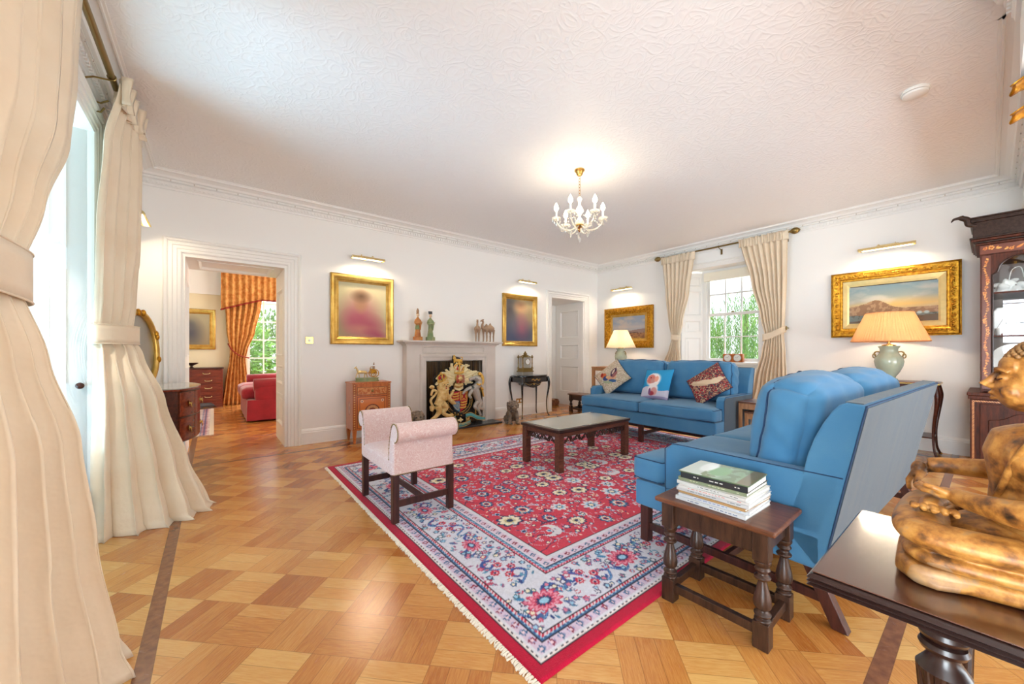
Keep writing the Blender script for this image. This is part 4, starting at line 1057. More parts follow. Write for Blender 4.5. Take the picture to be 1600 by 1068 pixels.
# curtains of the right window
curtain('curtain', 'cream curtain tied back on the far side of the sash window, above the sofa', [
    (0.02, (6.50, 3.80), (6.50, 3.28), -.0, .035), (.9, (6.48, 3.74), (6.46, 3.40), 0, .035), (1.25, (6.48, 3.60), (6.46, 3.42), 0, .03), (1.40, (6.48, 3.56), (6.46, 3.42), 0, .028),
    (1.7, (6.47, 3.62), (6.45, 3.36), 0, .03), (2.2, (6.46, 3.68), (6.45, 3.24), 0, .03), (2.83, (6.425, 3.72), (6.425, 3.14), 0, .026)], 7,
    (1.41, .09, [(6.50, 3.57, 1.42), (6.43, 3.56, 1.42), (6.415, 3.48, 1.41), (6.43, 3.41, 1.40), (6.50, 3.42, 1.40)]), 'linen curtains of the sash window', seed=5, heading=.13)
curtain('curtain', 'cream curtain tied back on the near side of the sash window', [
    (0.02, (6.50, 2.42), (6.50, 1.78), 0, .04), (.75, (6.48, 2.24), (6.46, 1.82), 0, .04), (1.15, (6.48, 2.14), (6.46, 1.84), 0, .032), (1.38, (6.48, 2.10), (6.46, 1.86), 0, .028),
    (1.7, (6.47, 2.16), (6.45, 1.84), 0, .032), (2.2, (6.46, 2.28), (6.45, 1.82), 0, .034), (2.86, (6.425, 2.42), (6.425, 1.80), 0, .028)], 8,
    (1.42, .09, [(6.52, 2.12, 1.37), (6.42, 2.11, 1.37), (6.405, 2.0, 1.40), (6.42, 1.88, 1.46), (6.50, 1.84, 1.49), (6.54, 1.95, 1.44)]), 'linen curtains of the sash window', seed=6, heading=.13)
def pole(label, x, y0, y1, z, r, fin, brk, wx):
    t = thing('curtain_pole', label, 'curtain rod', (x, (y0 + y1) / 2, z)); L = (y1 - y0) / 2
    MB().tube([(0, -L, 0), (0, L, 0)], r, 14).build('rod', 'dull_brass', t, smooth='auto')
    for sg in fin:
        T = Matrix.Translation((0, sg * L, 0)) @ Matrix.Rotation(-sg * PI / 2, 4, 'X')
        MB().lathe([(0, -.01), (r * 1.5, -.01), (r * 1.5, .006), (r * .9, .012), (r * .9, .02), (.034, .045), (.046, .072), (.042, .105), (.022, .132), (.006, .142), (0, .144)], 18, T=T).build('finial', 'dull_brass', t, smooth=True)
    for b in brk:
        mb = MB(); y = b - (y0 + y1) / 2; d = wx - x
        mb.tube([(0, y, -r - .004), (d * .6, y, -.03), (d, y, -.06)], .006, 6); mb.box(*(sorted((d, d - math.copysign(.008, d)))), y - .014, y + .014, -.11, -.02); mb.tube([(0, y, -r - .002), (.0, y, r + .002)], .003, 6)
        mb.tube([(r * 1.15 * math.cos(q), y, r * 1.15 * math.sin(q)) for q in [k * PI / 6 for k in range(12)]], .004, 6, True)
        mb.build('bracket', 'dull_brass', t)
    return t
pole('long brass curtain pole above the left window', -.50, 1.3, 4.02, 2.865, .017, (1,), (3.40, 1.5), XL)
pole('brass curtain pole with round finials above the sash window', 6.44, 1.80, 3.74, 2.865, .013, (-1, 1), (1.84, 2.75, 3.70), XR)
mb = MB().box(XL, XL + .006, 3.58, 3.62, 2.70, 2.80).tube([(XL, 3.6, 2.72), (XL + .05, 3.6, 2.715), (XL + .07, 3.58, 2.74)], .006, 6).tube([(XL, 3.6, 2.78), (XL + .05, 3.6, 2.775), (XL + .09, 3.57, 2.79)], .006, 6)
tag(mb.build('curtain_hook', 'dull_brass'), 'old iron hook bracket on the wall behind the pale curtain heading', 'hook')
tag(MB().tube([(XR, 1.83, 1.50), (6.50, 1.83, 1.50), (6.47, 1.83, 1.52), (6.47, 1.83, 1.47)], .009, 8).build('tieback_hook', 'dull_brass'), 'bronze tieback hook holding the near curtain of the sash window', 'hook')

# ---------------------------------------------------------------- lamps
def lamp(label, loc, s, r0, r1, zs0, zs1, mat, power):
    t = thing('table_lamp', label, 'lamp', loc, 0, 'celadon urn lamps'); k = s
    MB().lathe([(0, 0), (.075 * k, 0), (.075 * k, .02 * k), (.055 * k, .03 * k), (.06 * k, .05 * k), (.092 * k, .10 * k), (.120 * k, .17 * k), (.128 * k, .22 * k), (.120 * k, .265 * k), (.094 * k, .30 * k), (.078 * k, .33 * k), (.078 * k, .365 * k), (.094 * k, .39 * k), (.096 * k, .40 * k), (0, .40 * k)], 32).build('urn', 'celadon', t, smooth='auto')
    for sg in (-1, 1):
        h = MB(); p = [(0, sg * .078 * k, .33 * k), (0, sg * .106 * k, .335 * k), (0, sg * .124 * k, .315 * k), (0, sg * .114 * k, .285 * k)]
        h.tube(spline(p, 4), .008 * k, 8); o = h.build('handle', 'dull_brass', t, smooth=True)
        MB().tube([(0, sg * .126 * k + .0 + .013 * k * math.cos(q), .285 * k + .024 * k * math.sin(q)) for q in [j * PI / 8 for j in range(16)]], .006 * k, 6, True).build('ring', 'dull_brass', o, smooth=True)
    MB().lathe([(0, .40 * k), (.062 * k, .40 * k), (.062 * k, .412 * k), (.03 * k, .42 * k), (.012, .43 * k), (.012, zs0 + .08), (0, zs0 + .08)], 20).build('fitting', 'brass', t, smooth='auto')
    n = 72
    def sh(u, v):
        a = 2 * PI * u; r = r0 + (r1 - r0) * v; q = 1 + .012 * (1 if int(round(u * n * 2)) % 2 else -1); return (r * q * math.cos(a), r * q * math.sin(a), zs0 + (zs1 - zs0) * v)
    o = MB().grid(n * 2, 6, sh, cu=True).build('lamp_shade', mat, t)
    for zz, rr in ((zs0, r0), (zs1, r1)): MB().tube([(rr * math.cos(q), rr * math.sin(q), zz) for q in [2 * PI * j / 48 for j in range(48)]], .004, 6, True).build('shade_rim', mat, o)
    MB().ball((0, 0, zs0 + .13), .032, 14, 8).build('bulb', 'bulb', t, smooth=True)
    point('lamp_light', (0, 0, zs0 + .13), power, WARM, .035, t)
    return t
lamp('celadon urn lamp with a wide pleated shade behind the near sofa', (6.20, .745, .822), 1.0, .335, .205, .455, .785, 'lamp_pleats', 26)
lamp('celadon urn lamp with a cream cone shade in the far corner by the gilt painting', (6.12, 4.40, .87), .88, .275, .125, .365, .70, 'lamp_pleats_cream', 20)

def picture_light(label, loc, rz, L, power):
    t = thing('picture_light', label, 'picture light', loc, rz, 'brass picture lights')
    # wall plate, two arms, half-round trough
    MB().box(-.10, .10, -.012, 0, .0, .035).build('wall_plate', 'polished_brass', t, bevel=.004)
    for sg in (-1, 1): MB().tube(spline([(sg * .07, -.01, .02), (sg * .075, -.06, .035), (sg * .08, -.10, .0)], 5), .005, 8).build('arm', 'polished_brass', t, smooth=True)
    r = .034; p = [(-.12 + r * math.cos(q), -.03 + r * math.sin(q)) for q in [PI * (-.05 + 1.1 * j / 12) for j in range(13)]]; p += [(x + .0 - (-.003 if x < -.12 else .003), y - .001) for x, y in reversed(p)]
    mb = MB(); mb.prism(p, -L / 2, L / 2, 0, axis='x'); mb.prism([(-.12 + r * math.cos(q), -.03 + r * math.sin(q)) for q in [PI * j / 8 for j in range(9)]], -L / 2 - .003, -L / 2); mb.v = mb.v[:-18]; mb.f = [f for f in mb.f if max(f) < len(mb.v)]; mb.m = mb.m[:len(mb.f)]
    mb.prism([(-.12 + r * math.cos(q), -.03 + r * math.sin(q)) for q in [PI * j / 8 for j in range(9)]], -L / 2 - .004, -L / 2, 0, axis='x'); mb.prism([(-.12 + r * math.cos(q), -.03 + r * math.sin(q)) for q in [PI * j / 8 for j in range(9)]], L / 2, L / 2 + .004, 0, axis='x')
    mb.build('reflector', 'polished_brass', t, smooth='auto')
    MB().tube([(-L / 2 + .03, -.12, -.022), (L / 2 - .03, -.12, -.022)], .011, 10).build('tube_bulb', 'tube_lamp', t)
    l = area('picture_lamp', (0, -.12, -.035), (-.45, 0, 0), L * .9, .03, power, WARM, 170); l.parent = t
    return t
picture_light('brass picture light over the large pink portrait', (1.64, YA, 2.43), 0, .42, 6)
picture_light('small brass picture light over the portrait by the narrow doorway', (4.47, YA, 2.44), 0, .38, 5)
picture_light('brass picture light above the gilt landscape in the far corner', (XR, 4.62, 2.44), -PI / 2, .46, 6)
picture_light('wide brass picture light above the river landscape near the bookcase', (XR, .80, 2.455), -PI / 2, .50, 7)
picture_light('brass picture light on the left wall beside the pale curtain', (XL, 4.86, 2.40), PI / 2, .42, 3)

# ---------------------------------------------------------------- paintings
def painting(nm, label, loc, rz, w, h, fw, prof, art, fmat='gilt', glass_=False, slip=.02, lean=0, carve=0, slipmat='smooth_gilt'):
    t = thing(nm, label, 'painting', loc, 0); t.rotation_euler = (lean, 0, rz)
    x0, x1, z0, z1 = -w / 2 + fw, w / 2 - fw, fw, h - fw
    fr = MB().frame([(0, .012)] + [(a * fw, b) for a, b in prof] + [(fw, 0), (0, 0)], x0, x1, z0, z1).build('frame', fmat, t, smooth='auto', ang=50)
    if carve:
        mb = MB(); R = random.Random(int(w * 100)); st = fw * .42
        def run(p, q):
            L = math.dist(p, q); n = int(L / st)
            for i in range(n + 1):
                k = i / n; x = p[0] + (q[0] - p[0]) * k; z = p[1] + (q[1] - p[1]) * k; a = R.random() * PI
                mb.ball((x + fw * .10 * math.sin(i * 1.9), -carve, z + fw * .10 * math.cos(i * 2.3)), (fw * .18, .010, fw * .12), 7, 5)
                mb.tube([(x + fw * .22 * math.cos(a + j), -carve - .004, z + fw * .22 * math.sin(a + j)) for j in (0, .8, 1.6, 2.4)], fw * .05, 5)
        m_ = fw * .55; a_, b_, c_, d_ = (x0 - m_, z0 - m_), (x1 + m_, z0 - m_), (x1 + m_, z1 + m_), (x0 - m_, z1 + m_)
        for p, q in ((a_, b_), (b_, c_), (c_, d_), (d_, a_)): run(p, q)
        o = mb.build('frame_ornament', fmat, fr, smooth=True); o['kind'] = 'stuff'
    MB().frame([(0, .010), (0, .016), (-slip * .6, .012), (-slip, .006), (-slip, .0), (0, 0)], x0, x1, z0, z1).build('slip', slipmat, t)
    art.mesh('canvas', 'glazed_painting' if glass_ else 'painting', lambda X, Y: (X + x0, X * 0 - .008, Y + z0), t)
    MB().box(x0 - .01, x1 + .01, -.006, .0, z0 - .01, z1 + .01).build('backing', 'rosewood_dark', t)
    return t
PR = [(.0, .022), (.12, .03), (.25, .026), (.4, .034), (.7, .05), (.82, .052), (.88, .044), (1, .04)]
def portrait(w, h, bgc, bg2, blobs):
    a = Art(w, h, .009, bgc); t = np.clip(a.Y / h + .5 * (a.X / w - .5), 0, 1); a.put(1 - t, bg2)
    for x, y, rx, ry, c, q, op in blobs: a.ell(x * w, y * h, rx * w, ry * h, c, q, .9, op)
    return a
a = portrait(.66, .78, (214, 204, 164), (160, 148, 108), [(.55, .75, .5, .3, (214, 206, 164), 0, .7), (.45, .34, .27, .30, (184, 100, 110), 0, .95), (.30, .30, .14, .14, (178, 92, 106), .3, .8), (.62, .22, .26, .14, (168, 80, 98), -.3, .9), (.45, .58, .08, .10, (188, 140, 100), 0, .9), (.46, .66, .095, .115, (176, 130, 98), 0, .95), (.46, .73, .13, .07, (112, 86, 62), 0, .9), (.44, .16, .2, .06, (190, 132, 112), 0, .7), (.8, .06, .2, .06, (160, 60, 90), -.3, .7)])
painting('portrait', 'gold-framed soft portrait of a woman in pink, seated, left of the fireplace', (1.60, YA, 1.255), 0, .83, .93, .085, PR, a, 'smooth_gilt')
a = portrait(.66, .78, (190, 174, 134), (96, 100, 118), [(.12, .75, .25, .3, (76, 72, 76), 0, .9), (.9, .7, .25, .5, (150, 130, 96), 0, .7), (.5, .16, .6, .2, (62, 74, 104), 0, .9), (.52, .76, .16, .14, (196, 150, 110), 0, .8), (.52, .86, .13, .06, (140, 106, 80), 0, .7), (.55, .34, .19, .20, (168, 100, 116), 0, .85), (.53, .52, .13, .10, (164, 116, 116), 0, .7), (.25, .4, .14, .2, (110, 110, 120), 0, .6)])
painting('portrait', 'gold-framed soft portrait of a figure in pink, right of the fireplace', (4.37, YA, 1.26), 0, .80, .93, .075, PR, a, 'smooth_gilt')
# small sky-and-hills landscape in the far corner
w_, h_ = .80, .52
a = Art(w_, h_, .008, (150, 160, 176)); X, Y = a.X / w_, a.Y / h_; n = fbm(a.X, a.Y * 1.6, 6, 1)
a.put(np.clip((n - .45) * 4, 0, 1) * .8, (196, 182, 168)); a.put(np.clip(1 - abs(Y - .55) * 6, 0, 1) * .6, (206, 188, 172)); a.put(((Y < .36 + .16 * np.clip(X - .45, 0, 1) ** .7 + .02 * fbm(a.X, a.Y * 0, 12, 3))) * 1., (140, 120, 116)); a.put(np.clip((.33 - Y) * 30, 0, 1), (150, 108, 74)); a.put(np.clip((.16 - Y) * 20, 0, 1), (176, 138, 60)); a.put(((fbm(a.X, a.Y, 30, 6) > .58) & (Y < .34)) * .6, (88, 52, 50))
a.line([(.42 * w_, .3 * h_), (.8 * w_, .34 * h_)], .012, (60, 40, 44))
painting('landscape_painting', 'ornate gilt-framed small landscape with cloudy sky, behind the far lamp', (XR, 4.53, 1.235), -PI / 2, 1.12, .82, .135, [(0, .02), (.1, .03), (.2, .03), (.3, .045), (.6, .062), (.8, .066), (.9, .055), (1, .05)], a, 'gilt', slip=.055, carve=.056)
w_, h_ = .88, .53
a = Art(w_, h_, .006, (186, 176, 150)); X, Y = a.X / w_, a.Y / h_
a.put(np.clip((Y - .5) * 2.4, 0, 1), (140, 168, 176)); a.put(np.clip(1 - abs(Y - .52) * 5 - (X - .75) ** 2, 0, 1) * .9, (232, 190, 110)); n = fbm(a.X, a.Y * 2, 5, 4); a.put(np.clip((n - .5) * 4, 0, 1) * (Y > .45) * .6, (214, 206, 190))
hill = .42 + .17 * np.exp(-((X - .38) / .13) ** 2) + .10 * np.exp(-((X - .18) / .2) ** 2) + .03 * fbm(a.X, a.X * 0, 20, 2); a.put((Y < hill) * 1., (150, 116, 86)); a.put(((fbm(a.X, a.Y, 34, 6) > .55) & (Y < hill)) * .6, (196, 160, 120))
a.put((Y < .30) * .9, (104, 120, 116)); a.put((Y < .15 + .12 * X) * .9, (96, 74, 48)); a.put(((fbm(a.X, a.Y, 26, 9) > .55) & (Y < .3)) * .5, (64, 60, 44))
for i in range(7): a.ell((.46 + .065 * i) * w_, .31 * h_, .022, .016, (170, 190, 190), 0, .2)
painting('landscape_painting', 'wide ornate gilt-framed river landscape with a bridge, above the near lamp', (XR, .77, 1.345), -PI / 2, 1.13, .84, .115, [(0, .02), (.1, .03), (.2, .03), (.3, .045), (.6, .062), (.8, .066), (.9, .055), (1, .05)], a, 'gilt', glass_=True, slip=.07, carve=.056, slipmat='pale_gilt')

# ---------------------------------------------------------------- small wall fittings
t = thing('light_switch', 'brass light switch on the wall right of the wide doorway', 'switch', (.945, YA, 1.30)); MB().box(-.044, .044, -.007, 0, -.044, .044).build('plate', 'brass', t, bevel=.003); MB().box(-.014, .014, -.012, -.007, -.016, .016).build('rocker', 'white_paint', t, bevel=.002)
t = thing('power_socket', 'brass double socket low on the wall behind the black console', 'socket', (4.36, YA, .27)); MB().box(-.07, .07, -.007, 0, -.042, .042).build('plate', 'brass', t, bevel=.003)
for x in (-.033, .033): MB().box(x - .018, x + .018, -.009, -.007, -.02, .02).build('outlet', 'white_paint', t)
t = thing('smoke_alarm', 'round white smoke alarm on the ceiling', 'smoke alarm', (3.895, .335, H)); MB().lathe([(0, 0), (.072, 0), (.076, -.012), (.074, -.017), (.07, -.019)], 32).lathe([(0, -.022), (.07, -.022), (.066, -.034), (.05, -.042), (0, -.043)], 32).build('casing', 'smoke_plastic', t, smooth='auto'); MB().lathe([(0, -.019), (.067, -.019), (.067, -.022), (0, -.022)], 32).build('vent_band', 'black', t)

# ---------------------------------------------------------------- chandelier
t = thing('chandelier', 'glass chandelier with lit candle bulbs and crystal drops', 'chandelier', (2.915, 2.59, H)); ch = t
MB().lathe([(0, 0), (.05, 0), (.052, -.012), (.036, -.03), (.03, -.05), (.02, -.06), (0, -.064)], 20).build('ceiling_rose', 'brass', t, smooth='auto')
mb = MB()
for i in range(7):
    z = -.075 - i * .03; q = (i % 2) * PI / 2; mb.tube([(.009 * math.cos(a) * math.cos(q), .009 * math.cos(a) * math.sin(q), z + .019 * math.sin(a)) for a in [j * PI / 5 for j in range(10)]], .002, 5, True)
mb.build('chain', 'brass', t)
MB().lathe([(0, -.27), (.012, -.275), (.028, -.30), (.014, -.325), (.011, -.36), (.03, -.39), (.042, -.42), (.02, -.45), (.012, -.48), (.034, -.51), (.05, -.54), (.02, -.575), (.012, -.60), (0, -.61)], 20).build('glass_stem', 'crystal', t, smooth='auto')
MB().lathe([(0, -.555), (.035, -.555), (.042, -.565), (.03, -.585), (.012, -.60), (.018, -.615), (.006, -.63), (0, -.635)], 20).build('hub', 'brass', t, smooth='auto')
drop = MB().lathe([(0, .012), (.009, .002), (.007, -.008), (0, -.022)], 8); dp = None
bead_m = MB().ball((0, 0, 0), .0075, 8, 5)
def crystal(parent, p, s=1, base=[None]):
    if base[0] is None: o = drop.build('crystal_drop', 'crystal', parent, loc=p); base[0] = o
    else: o = base[0].copy(); COL.objects.link(o); o.parent = parent; o.location = p
    o.scale = (s, s, s); return o
def bead(parent, p, s=1, base=[None]):
    if base[0] is None: o = bead_m.build('crystal_bead', 'crystal', parent, loc=p); base[0] = o
    else: o = base[0].copy(); COL.objects.link(o); o.parent = parent; o.location = p
    o.scale = (s, s, s); return o
NA = 6
for i in range(NA):
    a = 2 * PI * i / NA + .35; c, s_ = math.cos(a), math.sin(a); Rr = .235
    arm = MB().tube(spline([(.02 * c, .02 * s_, -.56), (.08 * c, .08 * s_, -.61), (.16 * c, .16 * s_, -.60), (.22 * c, .22 * s_, -.55), (Rr * c, Rr * s_, -.505)], 5), .008, 8).build('arm', 'crystal', t, smooth=True)
    MB().lathe([(0, -.505), (.012, -.51), (.042, -.498), (.047, -.488), (.04, -.492), (.012, -.50), (.012, -.49), (0, -.49)], 20, (Rr * c, Rr * s_, 0)).build('drip_pan', 'crystal', arm, smooth='auto')
    MB().lathe([(0, -.495), (.011, -.495), (.011, -.42), (0, -.42)], 12, (Rr * c, Rr * s_, 0)).build('candle_tube', 'china', arm, smooth='auto')
    MB().lathe([(0, -.42), (.011, -.415), (.023, -.395), (.020, -.37), (.006, -.34), (0, -.33)], 14, (Rr * c, Rr * s_, 0)).build('bulb', 'bulb', arm, smooth=True)
    point('candle_light', (Rr * c, Rr * s_, -.375), 11, (1, .87, .70), .02, t)
    for k in range(4):
        b = a + 2 * PI * k / 4 + .4; x, y = Rr * c + .042 * math.cos(b), Rr * s_ + .042 * math.sin(b); crystal(t, (x, y, -.513), 1.0); 
    bead(t, (Rr * c, Rr * s_, -.525)); crystal(t, (Rr * c, Rr * s_, -.545), 1.3)
    # swags between arms and to the stem
    a2 = a + 2 * PI / NA
    for k in range(1, 6):
        u = k / 6; x = Rr * (c * (1 - u) + math.cos(a2) * u); y = Rr * (s_ * (1 - u) + math.sin(a2) * u); bead(t, (x * .96, y * .96, -.515 - .075 * math.sin(PI * u)), 1.0)
    for k in range(1, 4):
        u = k / 4; bead(t, ((.03 + (Rr - .07) * u) * c, (.03 + (Rr - .07) * u) * s_, -.42 - .07 * math.sin(PI * u) - .07 * u), .9)
    crystal(t, (.10 * math.cos(a + .5), .10 * math.sin(a + .5), -.645), 1.3); bead(t, (.10 * math.cos(a + .5), .10 * math.sin(a + .5), -.628))
for z, s_ in ((-.645, 1.2), (-.668, 1.2)): bead(t, (0, 0, z), s_)
crystal(t, (0, 0, -.70), 1.9)
point('chandelier_glow', (0, 0, -.36), 4, WARM, .12, ch)

# ---------------------------------------------------------------- side tables round the sofas
def cabriole(x, y, h, dx, dy, r=.016, foot=True):
    return spline([(x, y, h), (x + dx * .018, y + dy * .018, h * .86), (x + dx * .012, y + dy * .012, h * .7), (x - dx * .012, y - dy * .012, h * .4), (x - dx * .008, y - dy * .008, h * .14), (x + dx * .02, y + dy * .02, .008)], 6), lerps([r * 1.5, r * 1.6, r * 1.2, r * .8, r * .62, r * .8], 6)
t = thing('occasional_table', 'slender dark French table with curved gilt-mounted legs under the near lamp', 'table', (6.22, .72, 0)); hx, hy, h = .20, .375, .82
for sx in (-1, 1):
    for sy in (-1, 1):
        p, r = cabriole(sx * (hx - .03), sy * (hy - .03), h - .03, sx, sy); l = MB().tube(p, r, 8).build('leg', 'mahogany', t, smooth=True)
        MB().ball((sx * (hx - .01), sy * (hy - .01), h - .16), (.018, .018, .04), 8, 6).ball(p[-1] + Vector((0, 0, .01)), (.016, .016, .012), 8, 5).build('gilt_mount', 'gilt', l, smooth=True)
MB().box(-hx + .03, hx - .03, -hy + .03, hy - .03, h - .1, h - .015).build('apron', 'mahogany', t, bevel=.006)
MB().box(-hx, hx, -hy, hy, h - .02, h).build('top', 'red_mahogany', t, bevel=.006)
MB().frame([(0, 0), (0, .012), (.006, .012), (.006, 0)], -hx, hx, -hy, hy, 0, Matrix.Translation((0, 0, h - .018)) @ Matrix.Rotation(-PI / 2, 4, 'X')).build('brass_edge', 'brass', t)
MB().box(-hx + .03, hx - .03, -hy + .04, hy - .04, .22, .235).build('shelf', 'mahogany', t, bevel=.004)
# tall corner table that carries the far lamp
t = thing('corner_table', 'light oak square-legged table carrying the far lamp behind the sofa end', 'table', (6.10, 4.45, 0)); hx, hy, h = .30, .40, .87
for sx in (-1, 1):
    for sy in (-1, 1): MB().box(sx * (hx - .03) - .025, sx * (hx - .03) + .025, sy * (hy - .03) - .025, sy * (hy - .03) + .025, 0, h - .02).build('leg', 'pine_table', t, bevel=.003)
MB().box(-hx + .02, hx - .02, -hy + .02, hy - .02, h - .075, h - .02).build('apron', 'pine_table', t); MB().box(-hx, hx, -hy, hy, h - .025, h).build('top', 'pine_table', t, bevel=.006)
# nest of two tables beside the far sofa
def small_table(nm, label, hx, hy, h, loc, group):
    t = thing(nm, label, 'side table', loc, 0, group)
    for sx in (-1, 1):
        for sy in (-1, 1): MB().box(sx * (hx - .02) - .016, sx * (hx - .02) + .016, sy * (hy - .02) - .016, sy * (hy - .02) + .016, 0, h - .018).build('leg', 'pine_table', t, bevel=.003)
    MB().box(-hx + .012, hx - .012, -hy + .012, hy - .012, h - .085, h - .018).build('apron', 'pine_table', t); MB().box(-hx, hx, -hy, hy, h - .02, h).build('top', 'oak_top', t, bevel=.005); return t
small_table('nesting_table', 'larger light oak nesting table between the two sofas', .20, .24, .58, (4.90, 1.555, .012), 'nest of oak tables')
small_table('nesting_table', 'smaller oak nesting table tucked under the larger one', .15, .185, .47, (4.87, 1.555, .012), 'nest of oak tables')
# chess clock on the windowsill
t = thing('chess_clock', 'wooden chess clock with two white dials on the windowsill', 'clock', (6.885, 2.70, .986), -PI / 2)
MB().box(-.155, .155, -.035, .035, 0, .135).build('case', 'satinwood', t, bevel=.006)
for x in (-.075, .075):
    d = MB().lathe([(0, 0), (.055, 0), (.055, .006), (0, .006)], 28, T=TR(x, -.035, .068) @ Matrix.Rotation(PI / 2, 4, 'X')).build('dial', 'china', t)
    MB().tube([(x + .057 * math.cos(q), -.04, .068 + .057 * math.sin(q)) for q in [j * PI / 14 for j in range(28)]], .004, 6, True).build('bezel', 'steel', d, smooth=True)
    MB().tube([(x, -.0425, .068), (x + .02, -.0425, .10)], .0016, 4).tube([(x, -.0425, .068), (x - .03, -.0425, .075)], .0016, 4).build('clock_hand', 'black', d)
MB().tube([(0, 0, .135), (0, 0, .15)], .006, 8).build('button', 'brass', t)

# ---------------------------------------------------------------- fireplace
FX0, FX1, FY = 2.16, 3.72, 5.17
t = thing('fireplace', 'pale stone fireplace surround with a moulded mantelpiece and slate hearth', 'fireplace', (2.94, YA, 0)); ox = 2.94
mb = MB()
mb.box(FX0 - ox, 2.46 - ox, FY - YA, -.001, .03, 1.255); mb.box(3.45 - ox, FX1 - ox, FY - YA, -.001, .03, 1.255); mb.box(2.46 - ox, 3.45 - ox, FY - YA, -.001, 1.02, 1.255); mb.build('surround', 'stone', t, bevel=.004)
TT = TR(0, FY - YA, 0)
MB().frame([(0, -.04), (0, .012), (.02, .018), (.045, .018), (.05, .026), (.075, .03), (.09, .022), (.10, .008), (.10, 0), (.1, -.04)], 2.46 - ox, 3.45 - ox, .03, 1.02, 0, TT, 3).build('inner_moulding', 'stone', t)
mb = MB(); mb.frame([(0, 0), (0, .004), (-.012, .012), (-.024, .004), (-.024, 0)], 2.40 - ox, 3.50 - ox, 1.13, 1.24, 0, TT); mb.build('frieze_panel', 'stone', t)
mb = MB(); P = [(0, 0), (.01, 0), (.015, .02), (.04, .03), (.05, .045), (.085, .05), (.09, .055), (.09, .075), (0, .075)]
a0, a1 = FX0 - ox, FX1 - ox
def ring(x, o, z): return (x, o, z)
vs = []; k = len(P)
for o, z in P: vs.append((a0 - o, -.001, 1.245 + z))
for o, z in P: vs.append((a0 - o, FY - YA - o, 1.245 + z))
for o, z in P: vs.append((a1 + o, FY - YA - o, 1.245 + z))
for o, z in P: vs.append((a1 + o, -.001, 1.245 + z))
mb.add(vs, [(i * k + j, i * k + (j + 1) % k, (i + 1) * k + (j + 1) % k, (i + 1) * k + j) for i in range(3) for j in range(k)]); mb.box(a0 - .085, a1 + .085, FY - YA - .085, -.001, 1.296, 1.3195); mb.build('mantel_shelf', 'stone', t)
MB().box(1.98 - ox, 3.68 - ox, 4.92 - YA, -.001, 0.001, .03).build('hearth', 'slate', t, bevel=.005)
mb = MB(); mb.box(2.46 - ox, 2.47 - ox, 0, .5, .03, 1.02); mb.box(3.44 - ox, 3.45 - ox, 0, .5, .03, 1.02); mb.box(2.46 - ox, 3.45 - ox, .49, .5, .03, 1.02); mb.box(2.46 - ox, 3.45 - ox, 0, .5, 1.02, 1.03); mb.build('firebox', 'black', t)
# fluted fire screen in the opening
plain('screen_bronze', C(92, 66, 38), .35, .55, col2=C(44, 32, 22), vs=2.5, stretch=(9, 9, .6))
t = thing('fire_screen', 'dark fluted bronze screen closing the fireplace opening', 'fire screen', (2.955, 5.245, .03))
mb = MB(); n = 30
def fl(u, v):
    return (-.485 + .97 * u, -.012 * abs(math.sin(u * n * PI)), .98 * v)
mb.grid(n * 8 + 1, 2, fl); mb.box(-.485, .485, .004, .012, 0, .98); mb.build('fluted_sheet', 'screen_bronze', t, smooth='auto')

# royal coat of arms: a carved, painted group of pieces
AX, AY = 2.90, 5.02
t = thing('coat_of_arms', 'carved painted royal coat of arms with lion and unicorn standing in the fireplace', 'carving', (AX, AY, .03))
def q(zx, zy, d=0):       # spot on the carving (its own sketch grid) -> local point
    return Vector(((zx - 440) * .001345, -d, 1.082 - (zy - 90) * .001165))
def blob(mb, pts, rs, d=.02, n=5, flat=.75): n = max(n, 6) if n >= 5 else n; rs = lerps(rs, n) ; mb.tube([Vector((p.x, p.y * 1, p.z)) for p in spline([q(*p, d) if len(p) == 2 else q(*p) for p in pts], n)], rs, 14, flat=1); return mb
def relief(mb, c, r, d=.02, dz=.6):
    p = q(*c, d); mb.ball(p, (r[0] * .001345, max(r) * .001345 * dz, r[1] * .001165), 12, 8); return mb
RM = dict(remesh=.0035, smit=2)
def sc(v): return [x * .00125 for x in v]
# dark backing board cut to the outline
ol = [(385, 100), (480, 130), (500, 240), (620, 290), (700, 380), (690, 560), (710, 760), (720, 930), (560, 980), (330, 980), (150, 960), (150, 760), (170, 560), (150, 380), (260, 290), (370, 240)]
MB().prism([(p.x, p.z) for p in [q(*o) for o in ol]], .004, .022).build('backing_board', 'arms_black', t)
# mantling: acanthus curls either side of the helmet
R = random.Random(8)
for sg in (-1, 1):
    mb = MB(); cx, cy_ = 438, 410
    for k_ in range(15):
        a_ = math.radians(-28 + 118 * k_ / 14); Ln = (205 if k_ % 2 else 285) * (1 - .25 * (k_ / 14) ** 2) * R.uniform(.9, 1.05)
        if a_ < 0: Ln *= .55
        dx, dy = sg * math.cos(a_), -math.sin(a_); bend = R.choice((-1, 1)) * .22; px, py = -dy, dx; pts = []
        for w_ in (0, .3, .6, .85, 1.0, .97):
            b_ = bend * Ln * w_ * w_; pts.append((cx + dx * (45 + Ln * w_ * .86) + px * b_, cy_ + dy * (45 + Ln * w_ * .70) + py * b_, .018 + .03 * w_ + .008 * (k_ % 3)))
        blob(mb, pts, sc([10, 17, 20, 17, 12, 7]), n=3)
        e = pts[-2]; blob(mb, [(e[0] + 15 * math.cos(j_ * 1.1), e[1] + 15 * math.sin(j_ * 1.1), e[2] + .010) for j_ in range(4)], sc([8, 7, 6, 4]), n=2)
        m_ = pts[2]; relief(mb, (m_[0] + px * 26, m_[1] + py * 26), (17, 17), m_[2]); relief(mb, (m_[0] - px * 24, m_[1] - py * 24), (15, 15), m_[2])
    mb.build('mantling', 'ivory_paint', t, **RM)
